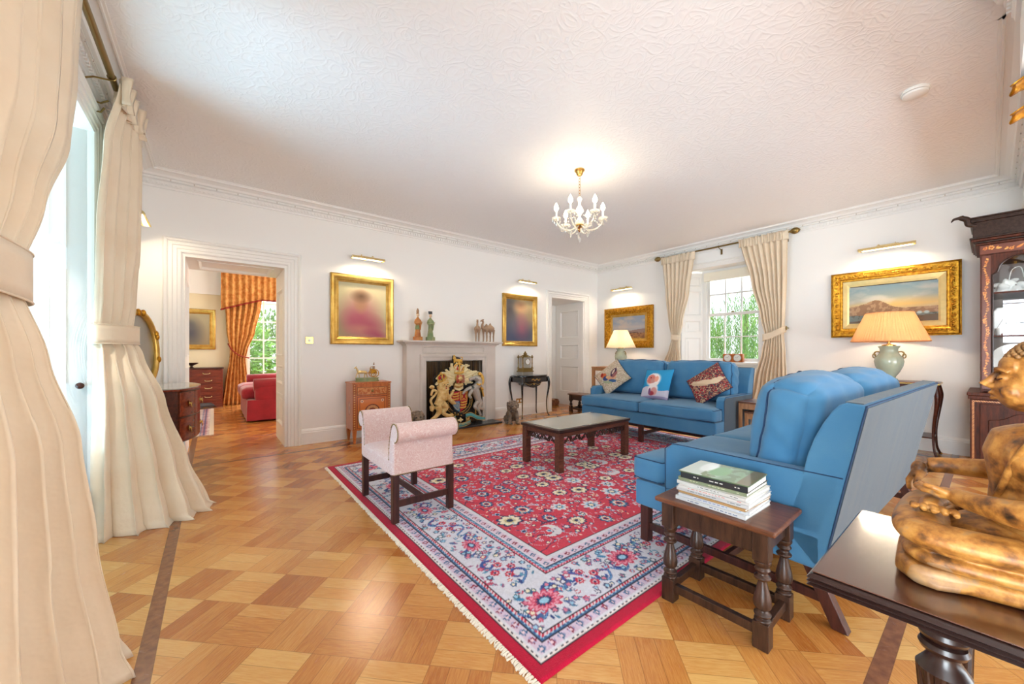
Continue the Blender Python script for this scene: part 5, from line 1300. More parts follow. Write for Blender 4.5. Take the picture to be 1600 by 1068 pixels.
# lion: body rearing, crowned, facing out
mb = MB()
blob(mb, [(225, 470), (240, 560), (205, 650), (170, 720)], sc([62, 66, 50, 44]), .035)
relief(mb, (240, 470), (58, 64), .05); [relief(mb, (240 + 62 * math.cos(k_ * .62), 482 + 66 * math.sin(k_ * .62)), (17, 19), .06) for k_ in range(10)]; [relief(mb, (225 + 26 * math.cos(k_ * 2.1), 560 + k_ * 16), (15, 17), .085) for k_ in range(6)]; relief(mb, (222, 458), (13, 9), .115); relief(mb, (262, 456), (13, 9), .115); relief(mb, (243, 478), (34, 30), .095); relief(mb, (200, 420), (34, 26), .04); relief(mb, (280, 430), (30, 30), .04)
blob(mb, [(260, 570), (310, 650), (360, 705)], sc([34, 26, 26]), .06); blob(mb, [(215, 600), (270, 640), (330, 600), (350, 560)], sc([30, 24, 20, 22]), .05)
blob(mb, [(170, 720), (190, 790), (150, 850), (95, 900), (110, 970)], sc([44, 34, 22, 22, 26]), .045); blob(mb, [(215, 690), (265, 750), (230, 810), (300, 860), (350, 850)], sc([44, 34, 24, 22, 24]), .055)
blob(mb, [(130, 740), (95, 650), (150, 580), (160, 540), (120, 530), (100, 590)], sc([14, 14, 14, 14, 16, 12]), .03); blob(mb, [(90, 740), (120, 740), (100, 780)], sc([22, 26, 18]), .03); blob(mb, [(130, 480), (110, 490), (95, 475)], sc([18, 20, 24]), .03)
for x, y in ((85, 905), (110, 985), (150, 990), (190, 930), (340, 870), (375, 710), (360, 545)): relief(mb, (x, y), (20, 15), .05)
blob(mb, [(110, 980), (150, 1000), (190, 960), (180, 915), (150, 915)], sc([18, 18, 18, 14, 10]), .045)
lion = mb.build('lion', 'lion_gold', t, loc=(0, -.022, 0), **RM)
mb = MB(); relief(mb, (247, 503), (10, 7), .118); mb.build('mouth', 'arms_red', lion, smooth=True)
mb = MB(); relief(mb, (224, 459), (6, 5), .126); relief(mb, (262, 457), (6, 5), .126); relief(mb, (245, 478), (8, 5), .128); mb.build('eyes', 'arms_black', lion, smooth=True)
mb = MB(); [blob(mb, p_, sc([2.6, 2.6, 2.2]), .112, 3) for p_ in ([(205, 440), (226, 436), (240, 448)], [(250, 446), (264, 434), (282, 440)], [(215, 520), (240, 545), (275, 530)], [(222, 560), (245, 585), (270, 565)])]; blob(mb, [(212, 640), (245, 655), (262, 630)], sc([3.5, 3.5, 3]), .10, 3); mb.build('mane_line', 'arms_gold', lion, smooth=True)
mb = MB(); blob(mb, [(165, 425), (215, 415), (268, 375)], sc([11, 13, 11]), .07); blob(mb, [(170, 420), (160, 360), (200, 325)], sc([7, 7, 8]), .075, 3); blob(mb, [(262, 375), (245, 335), (200, 325)], sc([7, 7, 8]), .075, 3); blob(mb, [(218, 410), (205, 325)], sc([7, 8]), .09, 3); relief(mb, (196, 312), (11, 12), .08); mb.build('crown', 'arms_gold', lion, **RM)
mb = MB(); relief(mb, (188, 375), (20, 26), .055); relief(mb, (232, 360), (16, 24), .055); mb.build('crown_cap', 'arms_red', lion, smooth=True)
# unicorn
mb = MB()
blob(mb, [(620, 520), (660, 590), (690, 680), (715, 740)], sc([56, 54, 42, 38]), .035); blob(mb, [(640, 400), (690, 420), (690, 480), (630, 540)], sc([34, 40, 46, 48]), .045); blob(mb, [(660, 395), (600, 405), (560, 420)], sc([32, 24, 18]), .06)
blob(mb, [(600, 560), (565, 620), (590, 660)], sc([28, 20, 16]), .05); blob(mb, [(590, 520), (540, 540), (500, 570), (480, 600)], sc([24, 20, 16, 14]), .05)
blob(mb, [(715, 740), (700, 790), (760, 830), (765, 900)], sc([38, 26, 18, 20]), .045); blob(mb, [(680, 720), (640, 780), (690, 830), (720, 900)], sc([34, 24, 16, 16]), .05)
[blob(mb, [(672 + 8 * k_, 410 + 26 * k_), (700 + 6 * k_, 420 + 26 * k_), (716, 440 + 26 * k_)], sc([9, 9, 5]), .085, 3) for k_ in range(4)]; mb.build('unicorn', 'arms_silver', t, loc=(0, -.022, 0), **RM)
mb = MB(); relief(mb, (622, 396), (6, 5), .112); relief(mb, (566, 422), (5, 4), .10); mb.build('unicorn_eye', 'arms_black', t, loc=(0, -.022, 0), smooth=True)
mb = MB(); blob(mb, [(640, 470), (668, 486), (700, 478)], sc([9, 10, 9]), .105, 3); mb.build('coronet_collar', 'arms_gold', t, loc=(0, -.022, 0), smooth=True)
mb = MB(); blob(mb, [(690, 330), (740, 380), (745, 460), (720, 520), (760, 560)], sc([16, 20, 22, 16, 10]), .05); blob(mb, [(690, 480), (740, 540), (765, 630), (770, 660)], sc([10, 12, 12, 8]), .03)
for x, y in ((700, 350), (720, 400), (725, 450), (715, 500)): relief(mb, (x, y), (22, 16), .06)
mb.build('unicorn_mane', 'arms_gold', t, loc=(0, -.022, 0), **RM)
mb = MB(); blob(mb, [(625, 385), (590, 330), (560, 290)], sc([9, 6, 2]), .06); mb.build('horn', 'arms_gold', t, smooth=True)
mb = MB()
for k in range(16):
    u = k / 15; x = 700 - 60 * math.sin(u * PI * .5) + 10; y = 570 + 290 * u; p = q(x, y, .075); mb.tube([(p.x + .010 * math.cos(j) * (k % 2), p.y + .01 * math.cos(j) * ((k + 1) % 2), p.z + .015 * math.sin(j)) for j in [i * PI / 4 for i in range(8)]], .0035, 5, True)
mb.build('chain', 'arms_gold', t, smooth=True)
# shield in four quarters inside the garter
def shield_quarter(pts, mat, name, par=t):
    return MB().prism([(p.x, p.z) for p in [q(*o) for o in pts]], -.045, -.005).build(name, mat, par, bevel=.003)
sh = shield_quarter([(340, 565), (455, 565), (455, 690), (350, 690)], 'arms_red', 'shield_quarter')
shield_quarter([(457, 565), (560, 565), (556, 680), (457, 680)], 'arms_gold', 'shield_quarter'); shield_quarter([(352, 692), (455, 692), (455, 830), (400, 800)], 'arms_blue', 'shield_quarter'); shield_quarter([(457, 682), (556, 682), (530, 780), (457, 832)], 'arms_red', 'shield_quarter')
mb = MB()
for cx, cy in ((400, 595), (400, 628), (400, 662), (505, 708), (503, 742), (495, 778)):
    blob(mb, [(cx - 34, cy + 4), (cx, cy), (cx + 34, cy - 5)], sc([8, 9, 8]), .047, 3); relief(mb, (cx - 36, cy - 3), (11, 10), .05); [blob(mb, [(cx + e, cy), (cx + e - 4, cy + 13)], sc([5, 4]), .048, 2) for e in (-20, 0, 24)]; blob(mb, [(cx + 34, cy - 4), (cx + 44, cy - 14), (cx + 30, cy - 18)], sc([4, 4, 3]), .047, 3)
mb.build('passant_lions', 'arms_gold', t, smooth=True)
mb = MB(); blob(mb, [(505, 650), (508, 620), (500, 590)], sc([13, 15, 13]), .05, 3); blob(mb, [(505, 620), (480, 605)], sc([7, 6]), .05, 3); blob(mb, [(505, 610), (535, 600)], sc([7, 6]), .05, 3); blob(mb, [(500, 645), (478, 665)], sc([7, 6]), .05, 3); blob(mb, [(512, 645), (532, 665)], sc([7, 6]), .05, 3); relief(mb, (498, 588), (13, 12), .052)
mb.frame([(0, 0), (0, .006), (.004, .006), (.004, 0)], q(470, 0).x, q(548, 0).x, q(0, 670).z, q(0, 576).z, 0, TR(0, -.044, 0)); mb.build('rampant_lion', 'arms_red', t, smooth='auto')
mb = MB(); blob(mb, [(385, 705), (375, 750), (430, 800), (440, 720), (385, 705)], sc([5, 6, 6, 5, 4]), .047, 4)
for i in range(5): blob(mb, [(392 + i * 9, 708 + i * 2), (392 + i * 9, 765 + i * 6)], sc([2, 2]), .046, 2)
mb.build('harp', 'arms_silver', t, smooth=True)
mb = MB(); pts = [q(450 + 155 * math.cos(a_), 690 + 165 * math.sin(a_), .02) for a_ in [PI * (-.12 + 1.24 * k / 40) for k in range(41)]]; mb.tube(pts, .021, 8, flat=1)
g = mb.build('garter', 'arms_black', t, smooth=True)
for dr in (-17, 17): MB().tube([q(450 + (155 + dr) * math.cos(a_), 690 + (165 + dr) * math.sin(a_), .036) for a_ in [PI * (-.12 + 1.24 * k / 40) for k in range(41)]], .0032, 6).build('garter_edge', 'arms_gold', g, smooth=True)
MB().prism([(p.x, p.z) for p in [q(*o) for o in ((345, 815), (500, 900), (520, 870), (375, 805))]], -.055, -.02).build('buckle_strap', 'arms_black', g)
mb = MB(); [relief(mb, c, (9, 9), .06) for c in ((385, 835), (425, 855), (465, 875))]; mb.build('buckle_stud', 'arms_gold', g, smooth=True)
def lettering(nm, txt, mat, par, size, place, ext=.0012):
    for i, chh in enumerate(txt):
        if chh == ' ': continue
        cu = bpy.data.curves.new(nm, 'FONT'); cu.body = chh; cu.size = size; cu.extrude = ext; cu.align_x = 'CENTER'; cu.align_y = 'CENTER'; cu.materials.append(M[mat])
        tmp = bpy.data.objects.new(nm, cu); me = bpy.data.meshes.new_from_object(tmp); bpy.data.objects.remove(tmp); bpy.data.curves.remove(cu); o = bpy.data.objects.new(nm, me); COL.objects.link(o); o.parent = par; p, r_ = place(i, len(txt)); o.location = p; o.rotation_euler = (PI / 2, r_, 0)
tx = 'HONI SOIT QUI MAL Y PENSE'
def gp(i, n):
    a_ = PI * (1.08 - 1.16 * i / (n - 1)); return q(450 + 155 * math.cos(a_), 690 + 165 * math.sin(a_), .0425), -(a_ - PI / 2) + PI
def gp2(i, n):
    a_ = PI * (1.10 - 1.20 * i / (n - 1)); p = q(450 + 155 * math.cos(a_), 690 + 165 * math.sin(a_), .0425); return p, (a_ - PI / 2)
lettering('garter_letter', tx, 'arms_gold', g, .022, gp2)
# helmet and crown
mb = MB(); relief(mb, (440, 395), (52, 62), .045, .8); blob(mb, [(385, 470), (440, 490), (495, 470)], sc([26, 34, 26]), .03); mb.build('helmet', 'pale_gilt', t, **RM)
mb = MB(); [blob(mb, [(x, 350), (x + (x - 440) * .15, 400), (x, 450)], sc([6, 6, 6]), .095, 3) for x in (400, 420, 440, 460, 480)]; mb.build('helmet_bars', 'arms_red', t, smooth=True)
MB().prism([(p.x, p.z) for p in [q(*o) for o in ((390, 490), (500, 490), (505, 530), (450, 562), (385, 530))]], -.04, -.005).build('collar', 'ivory_paint', t, bevel=.006)
mb = MB(); blob(mb, [(378, 315), (435, 325), (495, 315)], sc([16, 18, 16]), .055); blob(mb, [(380, 300), (378, 230), (435, 205)], sc([8, 9, 10]), .06); blob(mb, [(492, 300), (494, 230), (435, 205)], sc([8, 9, 10]), .06); blob(mb, [(435, 300), (435, 200)], sc([9, 9]), .08); relief(mb, (435, 190), (16, 16), .06); [relief(mb, (x, 280), (10, 14), .07) for x in (390, 435, 482)]; mb.build('crown', 'arms_gold', t, **RM)
mb = MB(); relief(mb, (405, 265), (28, 38), .045); relief(mb, (466, 265), (28, 38), .045); mb.build('crown_cap', 'arms_red', t, smooth=True)
mb = MB(); blob(mb, [(385, 160), (430, 165), (475, 170)], sc([18, 20, 20]), .035); relief(mb, (385, 135), (20, 20), .045); [blob(mb, [(x, 165), (x, 200)], sc([9, 8]), .04) for x in (385, 410, 455, 480)]; blob(mb, [(485, 165), (495, 130), (470, 120)], sc([6, 6, 6]), .03); blob(mb, [(375, 115), (380, 95), (395, 112)], sc([6, 6, 6]), .045); mb.build('crest_lion', 'arms_gold', t, **RM)
# motto ribbon: a folded band
def band(pts, d, name='ribbon', par=t, mat='ribbon_blue'):
    top = spline([q(x, y0, dd) for x, y0, y1, dd in pts], 5); bot = spline([q(x, y1, dd) for x, y0, y1, dd in pts], 5); n = len(top)
    mb = MB(); mb.grid(n, 2, lambda u, v: (top if v > .5 else bot)[int(round(u * (n - 1)))]); o = mb.build(name, mat, par, smooth=True); s_ = o.modifiers.new('th', 'SOLIDIFY'); s_.thickness = .008
    for e in (top, bot): MB().tube(e, .0035, 6).build('ribbon_edge', 'arms_gold', o, smooth=True)
    return o
band([(140, 1000, 1015, .06), (230, 960, 1010, .06), (310, 900, 960, .07), (390, 868, 925, .07)], 0); cen = band([(340, 960, 1010, .085), (400, 968, 1018, .09), (460, 970, 1018, .09), (520, 962, 1010, .09), (578, 942, 992, .085)], 0); band([(520, 860, 915, .07), (590, 850, 905, .07), (680, 900, 955, .06), (790, 940, 975, .06)], 0)
band([(335, 925, 985, .05), (360, 950, 985, .04), (385, 925, 965, .05)], 0, 'ribbon', t, 'pale_gilt'); band([(530, 905, 960, .05), (555, 930, 970, .04), (578, 905, 950, .05)], 0, 'ribbon', t, 'pale_gilt')
lettering('motto_letter', 'DIEU ET MON DROIT', 'arms_gold', cen, .030, lambda i, n: (q(352 + 216 * i / (n - 1), 990 - 14 * (i / (n - 1)) ** 2, .098), 0))
mb = MB(); blob(mb, [(450, 900), (450, 960)], sc([8, 6]), .07); [relief(mb, c, (14, 11), .075) for c in ((450, 945), (430, 930), (470, 930), (450, 915))]; mb.build('rose_spray', 'ivory_paint', t, smooth=True)
MB().box(-.30, .30, .03, .10, 0, .012).build('stand', 'arms_black', t)

# guardian lions on the floor at either side of the hearth
def guardian(label, loc, rz, rock=0):
    t = thing('guardian_lion', label, 'statue', loc, rz, 'carved guardian lions beside the hearth')
    mb = MB()
    mb.tube([(0, .10, .06), (0, .07, .13), (0, .0, .20), (0, -.03, .25)], [.085, .088, .082, .07], 12)       # rump to chest
    mb.ball((0, -.045, .285), (.078, .072, .075), 16, 10); mb.ball((0, -.10, .265), (.048, .04, .036), 12, 8); mb.ball((0, -.105, .235), (.04, .03, .018), 10, 6)
    for sg in (-1, 1):
        mb.tube([(sg * .055, -.02, .20), (sg * .062, -.06, .10), (sg * .06, -.075, .03)], [.035, .028, .026], 10); mb.ball((sg * .06, -.095, .018), (.032, .04, .02), 10, 6)
        mb.ball((sg * .085, .07, .07), (.038, .065, .06), 12, 8); mb.tube([(sg * .10, .05, .05), (sg * .10, -.0, .02)], [.028, .022], 8); mb.ball((sg * .10, -.02, .018), (.026, .036, .018), 10, 6)
        mb.ball((sg * .055, -.03, .352), (.013, .010, .020), 8, 6); mb.ball((sg * .026, -.112, .30), (.016, .012, .012), 8, 6)
        for k in range(5): a_ = k * .5; mb.ball((sg * (.06 + .012 * math.cos(a_)), .01 + .02 * math.sin(a_), .33 - k * .032), .022, 8, 6)
    for k in range(15): a_ = PI * (-.12 + 1.24 * k / 14); mb.ball((.082 * math.cos(a_), -.058 + .012 * (k % 2), .292 + .066 * math.sin(a_)), .0175, 8, 6); mb.ball((.070 * math.cos(a_), -.01, .285 + .07 * math.sin(a_)), .019, 8, 6)
    for k in range(7): mb.ball((.05 * math.cos(k * .9), -.085, .205 + .012 * math.sin(k * 2)), .017, 8, 6)
    for k in range(7): mb.ball((.045 * math.cos(k * PI / 3.5), .02 + .02 * math.sin(k), .22 + .02 * math.sin(k * 2)), .026, 8, 6)
    mb.ball((0, -.135, .272), (.018, .012, .012), 8, 6); mb.tube(spline([(0, .16, .06), (0, .19, .12), (0, .16, .18), (0, .19, .22)], 4), .022, 8)
    mb.build('figure', 'carved_stone', t, remesh=.005, smit=1)
    mb = MB(); [mb.ball((sg * .026, -.121, .30), .0085, 8, 6) for sg in (-1, 1)]; mb.build('eyes', 'black', t, smooth=True)
    return t
guardian('dark carved guardian lion seated at the right end of the hearth', (3.79, 4.80, 0), -.35)
guardian('dark carved guardian lion at the left end of the hearth behind the stool', (2.13, 4.76, 0), -.2)

# tomb figures and camels on the mantelpiece
MZ = 1.3205
def tomb_figure(label, x, robe, head, tall):
    t = thing('pottery_figure', label, 'figurine', (x, 5.17, MZ), .0, 'pottery court figures on the mantelpiece')
    MB().prism([(.075 * math.cos(a_), .055 * math.sin(a_)) for a_ in [PI / 6 + k * PI / 3 for k in range(6)]], 0, .055, axis='z').build('plinth', robe, t, bevel=.006)
    mb = MB(); mb.lathe([(0, .05), (.050, .055), (.046, .08), (.036, .15), (.032, .22), (.037, .27), (.038, .305), (.020, .328), (.012, .342), (0, .342)], 18, T=Matrix.Diagonal((1, .8, 1, 1)))
    for sg in (-1, 1): mb.tube(spline([(sg * .030, .0, .302), (sg * .043, -.012, .262), (sg * .032, -.036, .245), (.034, -.050, .262)], 4), lerps([.014, .017, .017, .009], 4), 10)
    mb.tube([(.025, -.042, .25), (.022, -.038, .20), (.024, -.034, .15)], [.015, .014, .006], 8)
    mb.build('robe', robe, t, remesh=.0035, smit=1)
    mb = MB().ball((0, -.004, .37), (.022, .024, .030), 12, 8).tube([(0, 0, .33), (0, 0, .36)], .012, 8).ball((0, -.028, .366), (.005, .006, .008), 6, 5).tube([(.030, -.048, .262), (.050, -.054, .266)], .008, 6)
    mb.build('head', 'bisque', t, remesh=.003, smit=1)
    if tall: MB().lathe([(0, .385), (.022, .385), (.018, .41), (.02, .43), (.008, .465), (0, .47)], 12).build('hat', 'terracotta', t, smooth=True)
    else: MB().box(-.024, .024, -.02, .02, .392, .418).box(-.028, .028, -.01, .022, .416, .438).build('hat', 'ebony', t, bevel=.004)
    if tall: MB().lathe([(0, .16), (.041, .16), (.037, .20), (.036, .22), (0, .22)], 16, T=Matrix.Diagonal((1, .85, 1, 1))).build('green_skirt', 'green_glaze', t, smooth=True)
    return t
tomb_figure('amber and green glazed court figure with tall hat, left end of mantelpiece', 2.33, 'amber_glaze', 0, True)
tomb_figure('green glazed court figure with a black cap on the mantelpiece', 2.53, 'green_glaze', 0, False)
def camel(label, x, rz, s=1):
    t = thing('pottery_camel', label, 'figurine', (x, 5.17, MZ), rz, 'pottery camels on the mantelpiece')
    mb = MB()
    mb.tube([(.095, 0, .20), (.05, 0, .21), (0, 0, .205), (-.05, 0, .21), (-.095, 0, .19)], [.036, .054, .054, .050, .036], 12)
    mb.ball((.035, 0, .255), (.022, .018, .034), 10, 7); mb.ball((-.045, 0, .25), (.020, .018, .032), 10, 7); mb.ball((.035, 0, .285), (.009, .009, .014), 8, 5)
    mb.tube(spline([(-.08, 0, .20), (-.125, 0, .21), (-.13, 0, .26), (-.115, 0, .30), (-.125, 0, .325)], 4), lerps([.03, .024, .018, .015, .017], 4), 10); mb.tube([(-.118, 0, .332), (-.15, 0, .322), (-.168, 0, .315)], [.017, .013, .010], 8); mb.ball((-.113, .010, .344), .008, 6, 5); mb.ball((-.113, -.010, .344), .008, 6, 5)
    for x_, k in ((.085, 0), (.06, 1), (-.06, 0), (-.085, 1)):
        for_y = .024 if k else -.024; mb.tube([(x_, for_y, .19), (x_ * 1.02, for_y, .11), (x_ * .98, for_y, .09), (x_, for_y, .012)], [.026, .013, .014, .010], 8); mb.ball((x_ - .005, for_y, .008), (.013, .010, .008), 8, 5)
    mb.tube([(.115, 0, .20), (.122, 0, .15)], [.006, .004], 6)
    mb.build('body', 'clay', t, remesh=.0035, smit=1); t.scale = (s, s, s); return t
camel('brown pottery camel, the left one, looking up on the mantelpiece', 3.36, 1.0, 1.0); camel('brown pottery camel with raised head, nearest the right end of the mantelpiece', 3.58, .15, 1.06)

# ---------------------------------------------------------------- black console with the four-column clock
t = thing('console_table', 'black lacquered serpentine console table with gilt mounts, right of the fireplace', 'table', (4.45, 5.135, 0)); hx, hy, h = .31, .165, .745
for sx in (-1, 1):
    for sy in (-1, 1): p, r = cabriole(sx * (hx - .012), sy * (hy - .012), h - .03, sx, sy, .015); l = MB().tube(p, r, 8).build('leg', 'ebony', t, smooth=True); MB().tube([(a_.x, a_.y - (.012 if sy < 0 else -.012), a_.z) for a_ in p[2:-3]], .003, 5).build('gilt_line', 'smooth_gilt', l, smooth=True)
def ser(hx, hy, n=48, k=.018): return [((hx + k * math.cos(4 * a_)) * max(-1, min(1, 1.25 * math.cos(a_))), (hy + k * math.cos(4 * a_) * .6) * max(-1, min(1, 1.25 * math.sin(a_)))) for a_ in [2 * PI * i / n for i in range(n)]]
MB().prism(ser(hx + .02, hy + .015), h - .03, h, axis='z').build('top', 'ebony', t, bevel=.006)
MB().box(-hx + .01, hx - .01, -hy + .01, hy - .01, h - .125, h - .03).build('case', 'ebony', t, bevel=.01)
mb = MB(); mb.prism([(-hx * .6, -.125), (hx * .6, -.125), (hx * .5, -.18), (hx * .2, -.215), (0, -.225), (-hx * .2, -.215), (-hx * .5, -.18)], -hy * .7, hy * .7, T=TR(0, 0, h)); mb.build('work_bag_drawer', 'ebony', t, bevel=.012)
d = MB().box(-.22, .22, -hy - .004, -hy + .012, h - .115, h - .04).build('drawer', 'ebony', t, bevel=.004)
mb = MB(); R = random.Random(2)
for i in range(9): mb.ball((-.09 + .0225 * i, -hy - .008, h - .078 + .012 * math.sin(i * 1.6)), (.014, .005, .010), 8, 5)
mb.build('gilt_mount', 'smooth_gilt', d, smooth=True)
mb = MB(); mb.tube(spline([(-.20, -hy * .71, h - .13), (-.1, -hy * .72, h - .17), (0, -hy * .73, h - .14), (.1, -hy * .72, h - .17), (.2, -hy * .71, h - .13)], 5), .003, 5); mb.ball((0, -hy * .74, h - .16), (.02, .006, .014), 8, 5); mb.build('gilt_scroll', 'smooth_gilt', t, smooth=True)
t = thing('mantel_clock', 'four-column brass and glass clock on the black console', 'clock', (4.36, 5.15, .746))
MB().box(-.12, .12, -.075, .075, 0, .055).build('glass_plinth', 'crystal', t, bevel=.003)
MB().box(-.13, .13, -.085, .085, .055, .075).box(-.118, .118, -.075, .075, .075, .115).box(-.13, .13, -.085, .085, .115, .125).build('base', 'dull_brass', t, bevel=.004)
for sx in (-1, 1):
    for sy in (-1, 1): MB().lathe([(0, .125), (.016, .125), (.016, .135), (.009, .145), (.009, .20), (.013, .21), (.009, .22), (.009, .295), (.016, .305), (.016, .315), (.008, .325), (.012, .345), (0, .36)], 12, (sx * .108, sy * .063, 0)).build('column', 'dull_brass', t, smooth='auto')
MB().box(-.125, .125, -.08, .08, .312, .33).build('cornice', 'dull_brass', t, bevel=.004); MB().box(-.09, .09, -.05, .05, .13, .31).build('glass_case', 'crystal', t)
MB().lathe([(0, .33), (.05, .33), (.055, .345), (.03, .36), (.035, .38), (.02, .395), (.01, .41), (0, .43)], 16).build('finial', 'dull_brass', t, smooth='auto')
mb = MB(); [mb.tube([(sg * .10, 0, .33), (sg * .05, 0, .355), (sg * .03, 0, .36)], .006, 6) for sg in (-1, 1)]; mb.build('crest', 'dull_brass', t, smooth=True)
d = MB().lathe([(0, 0), (.05, 0), (.05, .006), (0, .006)], 28, T=TR(.01, -.052, .235) @ Matrix.Rotation(PI / 2, 4, 'X')).build('dial', 'china', t); MB().tube([(.01 + .052 * math.cos(a_), -.06, .235 + .052 * math.sin(a_)) for a_ in [j * PI / 14 for j in range(28)]], .005, 6, True).build('bezel', 'dull_brass', d, smooth=True)
MB().tube([(.01, -.0605, .235), (.01, -.0605, .27)], .0015, 4).tube([(.01, -.0605, .235), (.035, -.0605, .225)], .0015, 4).build('clock_hand', 'black', d)
mb = MB(); [mb.tube([(.012 * math.cos(k), -.01, .16 + .0 * k), (.012 * math.cos(k), -.01, .19)], .008, 6) for k in (0, 2)]; mb.ball((-.02, -.01, .22), (.02, .02, .03), 8, 6); mb.build('pendulum', 'dull_brass', t)

# ---------------------------------------------------------------- marquetry chest with the gilt chariot
t = thing('marquetry_cabinet', 'small satinwood cabinet with inlaid urn medallion and tapered feet', 'cabinet', (1.606, 5.105, 0)); hx, hy, h = .24, .155, .765
MB().box(-hx, hx, -hy, hy, .16, h - .015).build('body', 'satinwood', t, bevel=.003); MB().box(-hx - .008, hx + .008, -hy - .008, hy + .004, h - .018, h).build('top', 'satinwood', t, bevel=.004)
for sx in (-1, 1):
    for sy in (-1, 1): x, y = sx * (hx - .025), sy * (hy - .025); MB().add([(x + a_ * k, y + b_ * k, z) for z, k in ((0, .012), (.16, .024)) for a_, b_ in ((-1, -1), (1, -1), (1, 1), (-1, 1))], [(0, 1, 2, 3), (4, 5, 6, 7), (0, 1, 5, 4), (1, 2, 6, 5), (2, 3, 7, 6), (3, 0, 4, 7)]).build('leg', 'satinwood', t)
def marq_drawer(w, hh):
    a = Art(w, hh, .004, (176, 92, 40)); a.put(((fbm(a.X, a.Y, 60, 3) > .5)) * .7, (206, 150, 90)); e = np.minimum(np.minimum(a.X, w - a.X), np.minimum(a.Y, hh - a.Y)); a.put((e < .006) * 1., (96, 44, 22)); a.put((e > .006) * (e < .010) * 1., (206, 140, 70)); return a
def face(par, nm, art, x0, z0, y):
    return art.mesh(nm, 'marquetry', lambda X, Y: (X + x0, X * 0 + y, Y + z0), par)
d = MB().box(-.19, .19, -hy - .006, -hy + .01, .605, .705).build('drawer', 'satinwood', t, bevel=.002); face(d, 'inlay', marq_drawer(.38, .10), -.19, .605, -hy - .0068)
MB().ball((0, -hy - .014, .655), (.016, .010, .018), 10, 7).build('pull', 'dull_brass', d, smooth=True)
dd = MB().box(-.19, .19, -hy - .006, -hy + .01, .185, .585).build('door', 'satinwood', t, bevel=.002)
a = Art(.38, .40, .003, (196, 108, 44)); e = np.minimum(np.minimum(a.X, .38 - a.X), np.minimum(a.Y, .40 - a.Y)); a.put((e < .008) * 1., (120, 56, 26)); a.put((e > .03) * (e < .034) * 1., (92, 44, 22)); a.ell(.19, .20, .098, .098, (92, 36, 22), 0, .05); a.ell(.19, .20, .086, .086, (128, 62, 36), 0, .05)
for k in range(11): q_ = PI * k / 10; a.flower(.19 + .06 * math.cos(q_), .225 + .045 * math.sin(q_), .016, 5, [(206, 160, 100), (170, 90, 50)], k)
a.ell(.19, .17, .034, .03, (214, 160, 90), 0, .1); a.ell(.19, .13, .014, .02, (214, 160, 90), 0, .1); a.ell(.19, .11, .026, .008, (214, 160, 90), 0, .1)
for x, y in ((.06, .34), (.32, .34), (.06, .06), (.32, .06)): a.ell(x, y, .018, .018, (222, 190, 150), 0, .2); a.ell(x, y, .009, .009, (120, 60, 40), 0, .2)
face(dd, 'inlay', a, -.19, .185, -hy - .0068); MB().ball((.16, -hy - .012, .39), (.010, .008, .014), 8, 6).build('keyhole_plate', 'dull_brass', dd, smooth=True)
a = Art(.30, .58, .006, (186, 120, 84)); a.ell(.15, .26, .05, .09, (150, 96, 84), 0, .1); a.ell(.15, .26, .036, .075, (196, 150, 120), 0, .1); a.ell(.15, .26, .012, .03, (90, 70, 90)); e = np.minimum(np.minimum(a.X, .30 - a.X), np.minimum(a.Y, .58 - a.Y)); a.put((e < .006) * 1., (120, 66, 40))
a.mesh('side_inlay', 'marquetry', lambda X, Y: (X * 0 - hx - .0012, X - .15, Y + .17), t)
for sx in (-1, 1):
    a = Art(.036, .575, .003, (150, 78, 34)); 
    for k in range(19): a.ell(.018, .016 + .03 * k, .010, .008, (206, 150, 80), 0, .1)
    face(t, 'stile_inlay', a, sx * (hx - .02) - .018, .175, -hy - .0012)
ht = h
t = thing('chariot_ornament', 'gilt model of horses drawing a two-wheeled chariot on an oval base', 'ornament', (1.60, 5.13, ht + .0005))
MB().lathe([(0, 0), (.155, 0), (.155, .012), (.145, .016), (.145, .034), (.155, .038), (.150, .048), (0, .048)], 32, T=Matrix.Scale(.42, 4, (0, 1, 0))).build('base', 'green_glaze', t, smooth='auto')
def horse(y, dx):
    mb = MB(); mb.tube([(-.13 + dx, y, .125), (-.09 + dx, y, .125), (-.04 + dx, y, .122), (-.02 + dx, y, .12)], [.014, .02, .018, .016], 8); mb.tube([(-.125 + dx, y, .13), (-.14 + dx, y, .165), (-.15 + dx, y, .185)], [.014, .010, .009], 8); mb.tube([(-.148 + dx, y, .188), (-.172 + dx, y, .172)], [.009, .006], 6); mb.ball((-.145 + dx, y, .20), .005, 6, 4)
    for x, l in ((-.13, -.025), (-.12, .01), (-.035, -.01), (-.025, .018)): mb.tube([(x + dx, y, .118), (x + dx + l * .6, y, .085), (x + dx + l, y, .052)], [.009, .005, .005], 6)
    mb.tube([(-.018 + dx, y, .125), (.0 + dx, y, .10)], [.006, .003], 6); return mb
horse(-.026, 0).build('horse', 'pale_gilt', t, remesh=.003); horse(.026, .012).build('horse', 'pale_gilt', t, remesh=.003)
for y in (-.045, .045):
    w_ = MB().tube([(.085 + .05 * math.cos(a_), y, .105 + .05 * math.sin(a_)) for a_ in [j * PI / 12 for j in range(24)]], .0055, 6, True); [w_.tube([(.085, y, .105), (.085 + .05 * math.cos(j * PI / 3), y, .105 + .05 * math.sin(j * PI / 3))], .003, 5) for j in range(6)]; w_.ball((.085, y, .105), .010, 8, 6); w_.build('wheel', 'gilt', t, smooth=True)
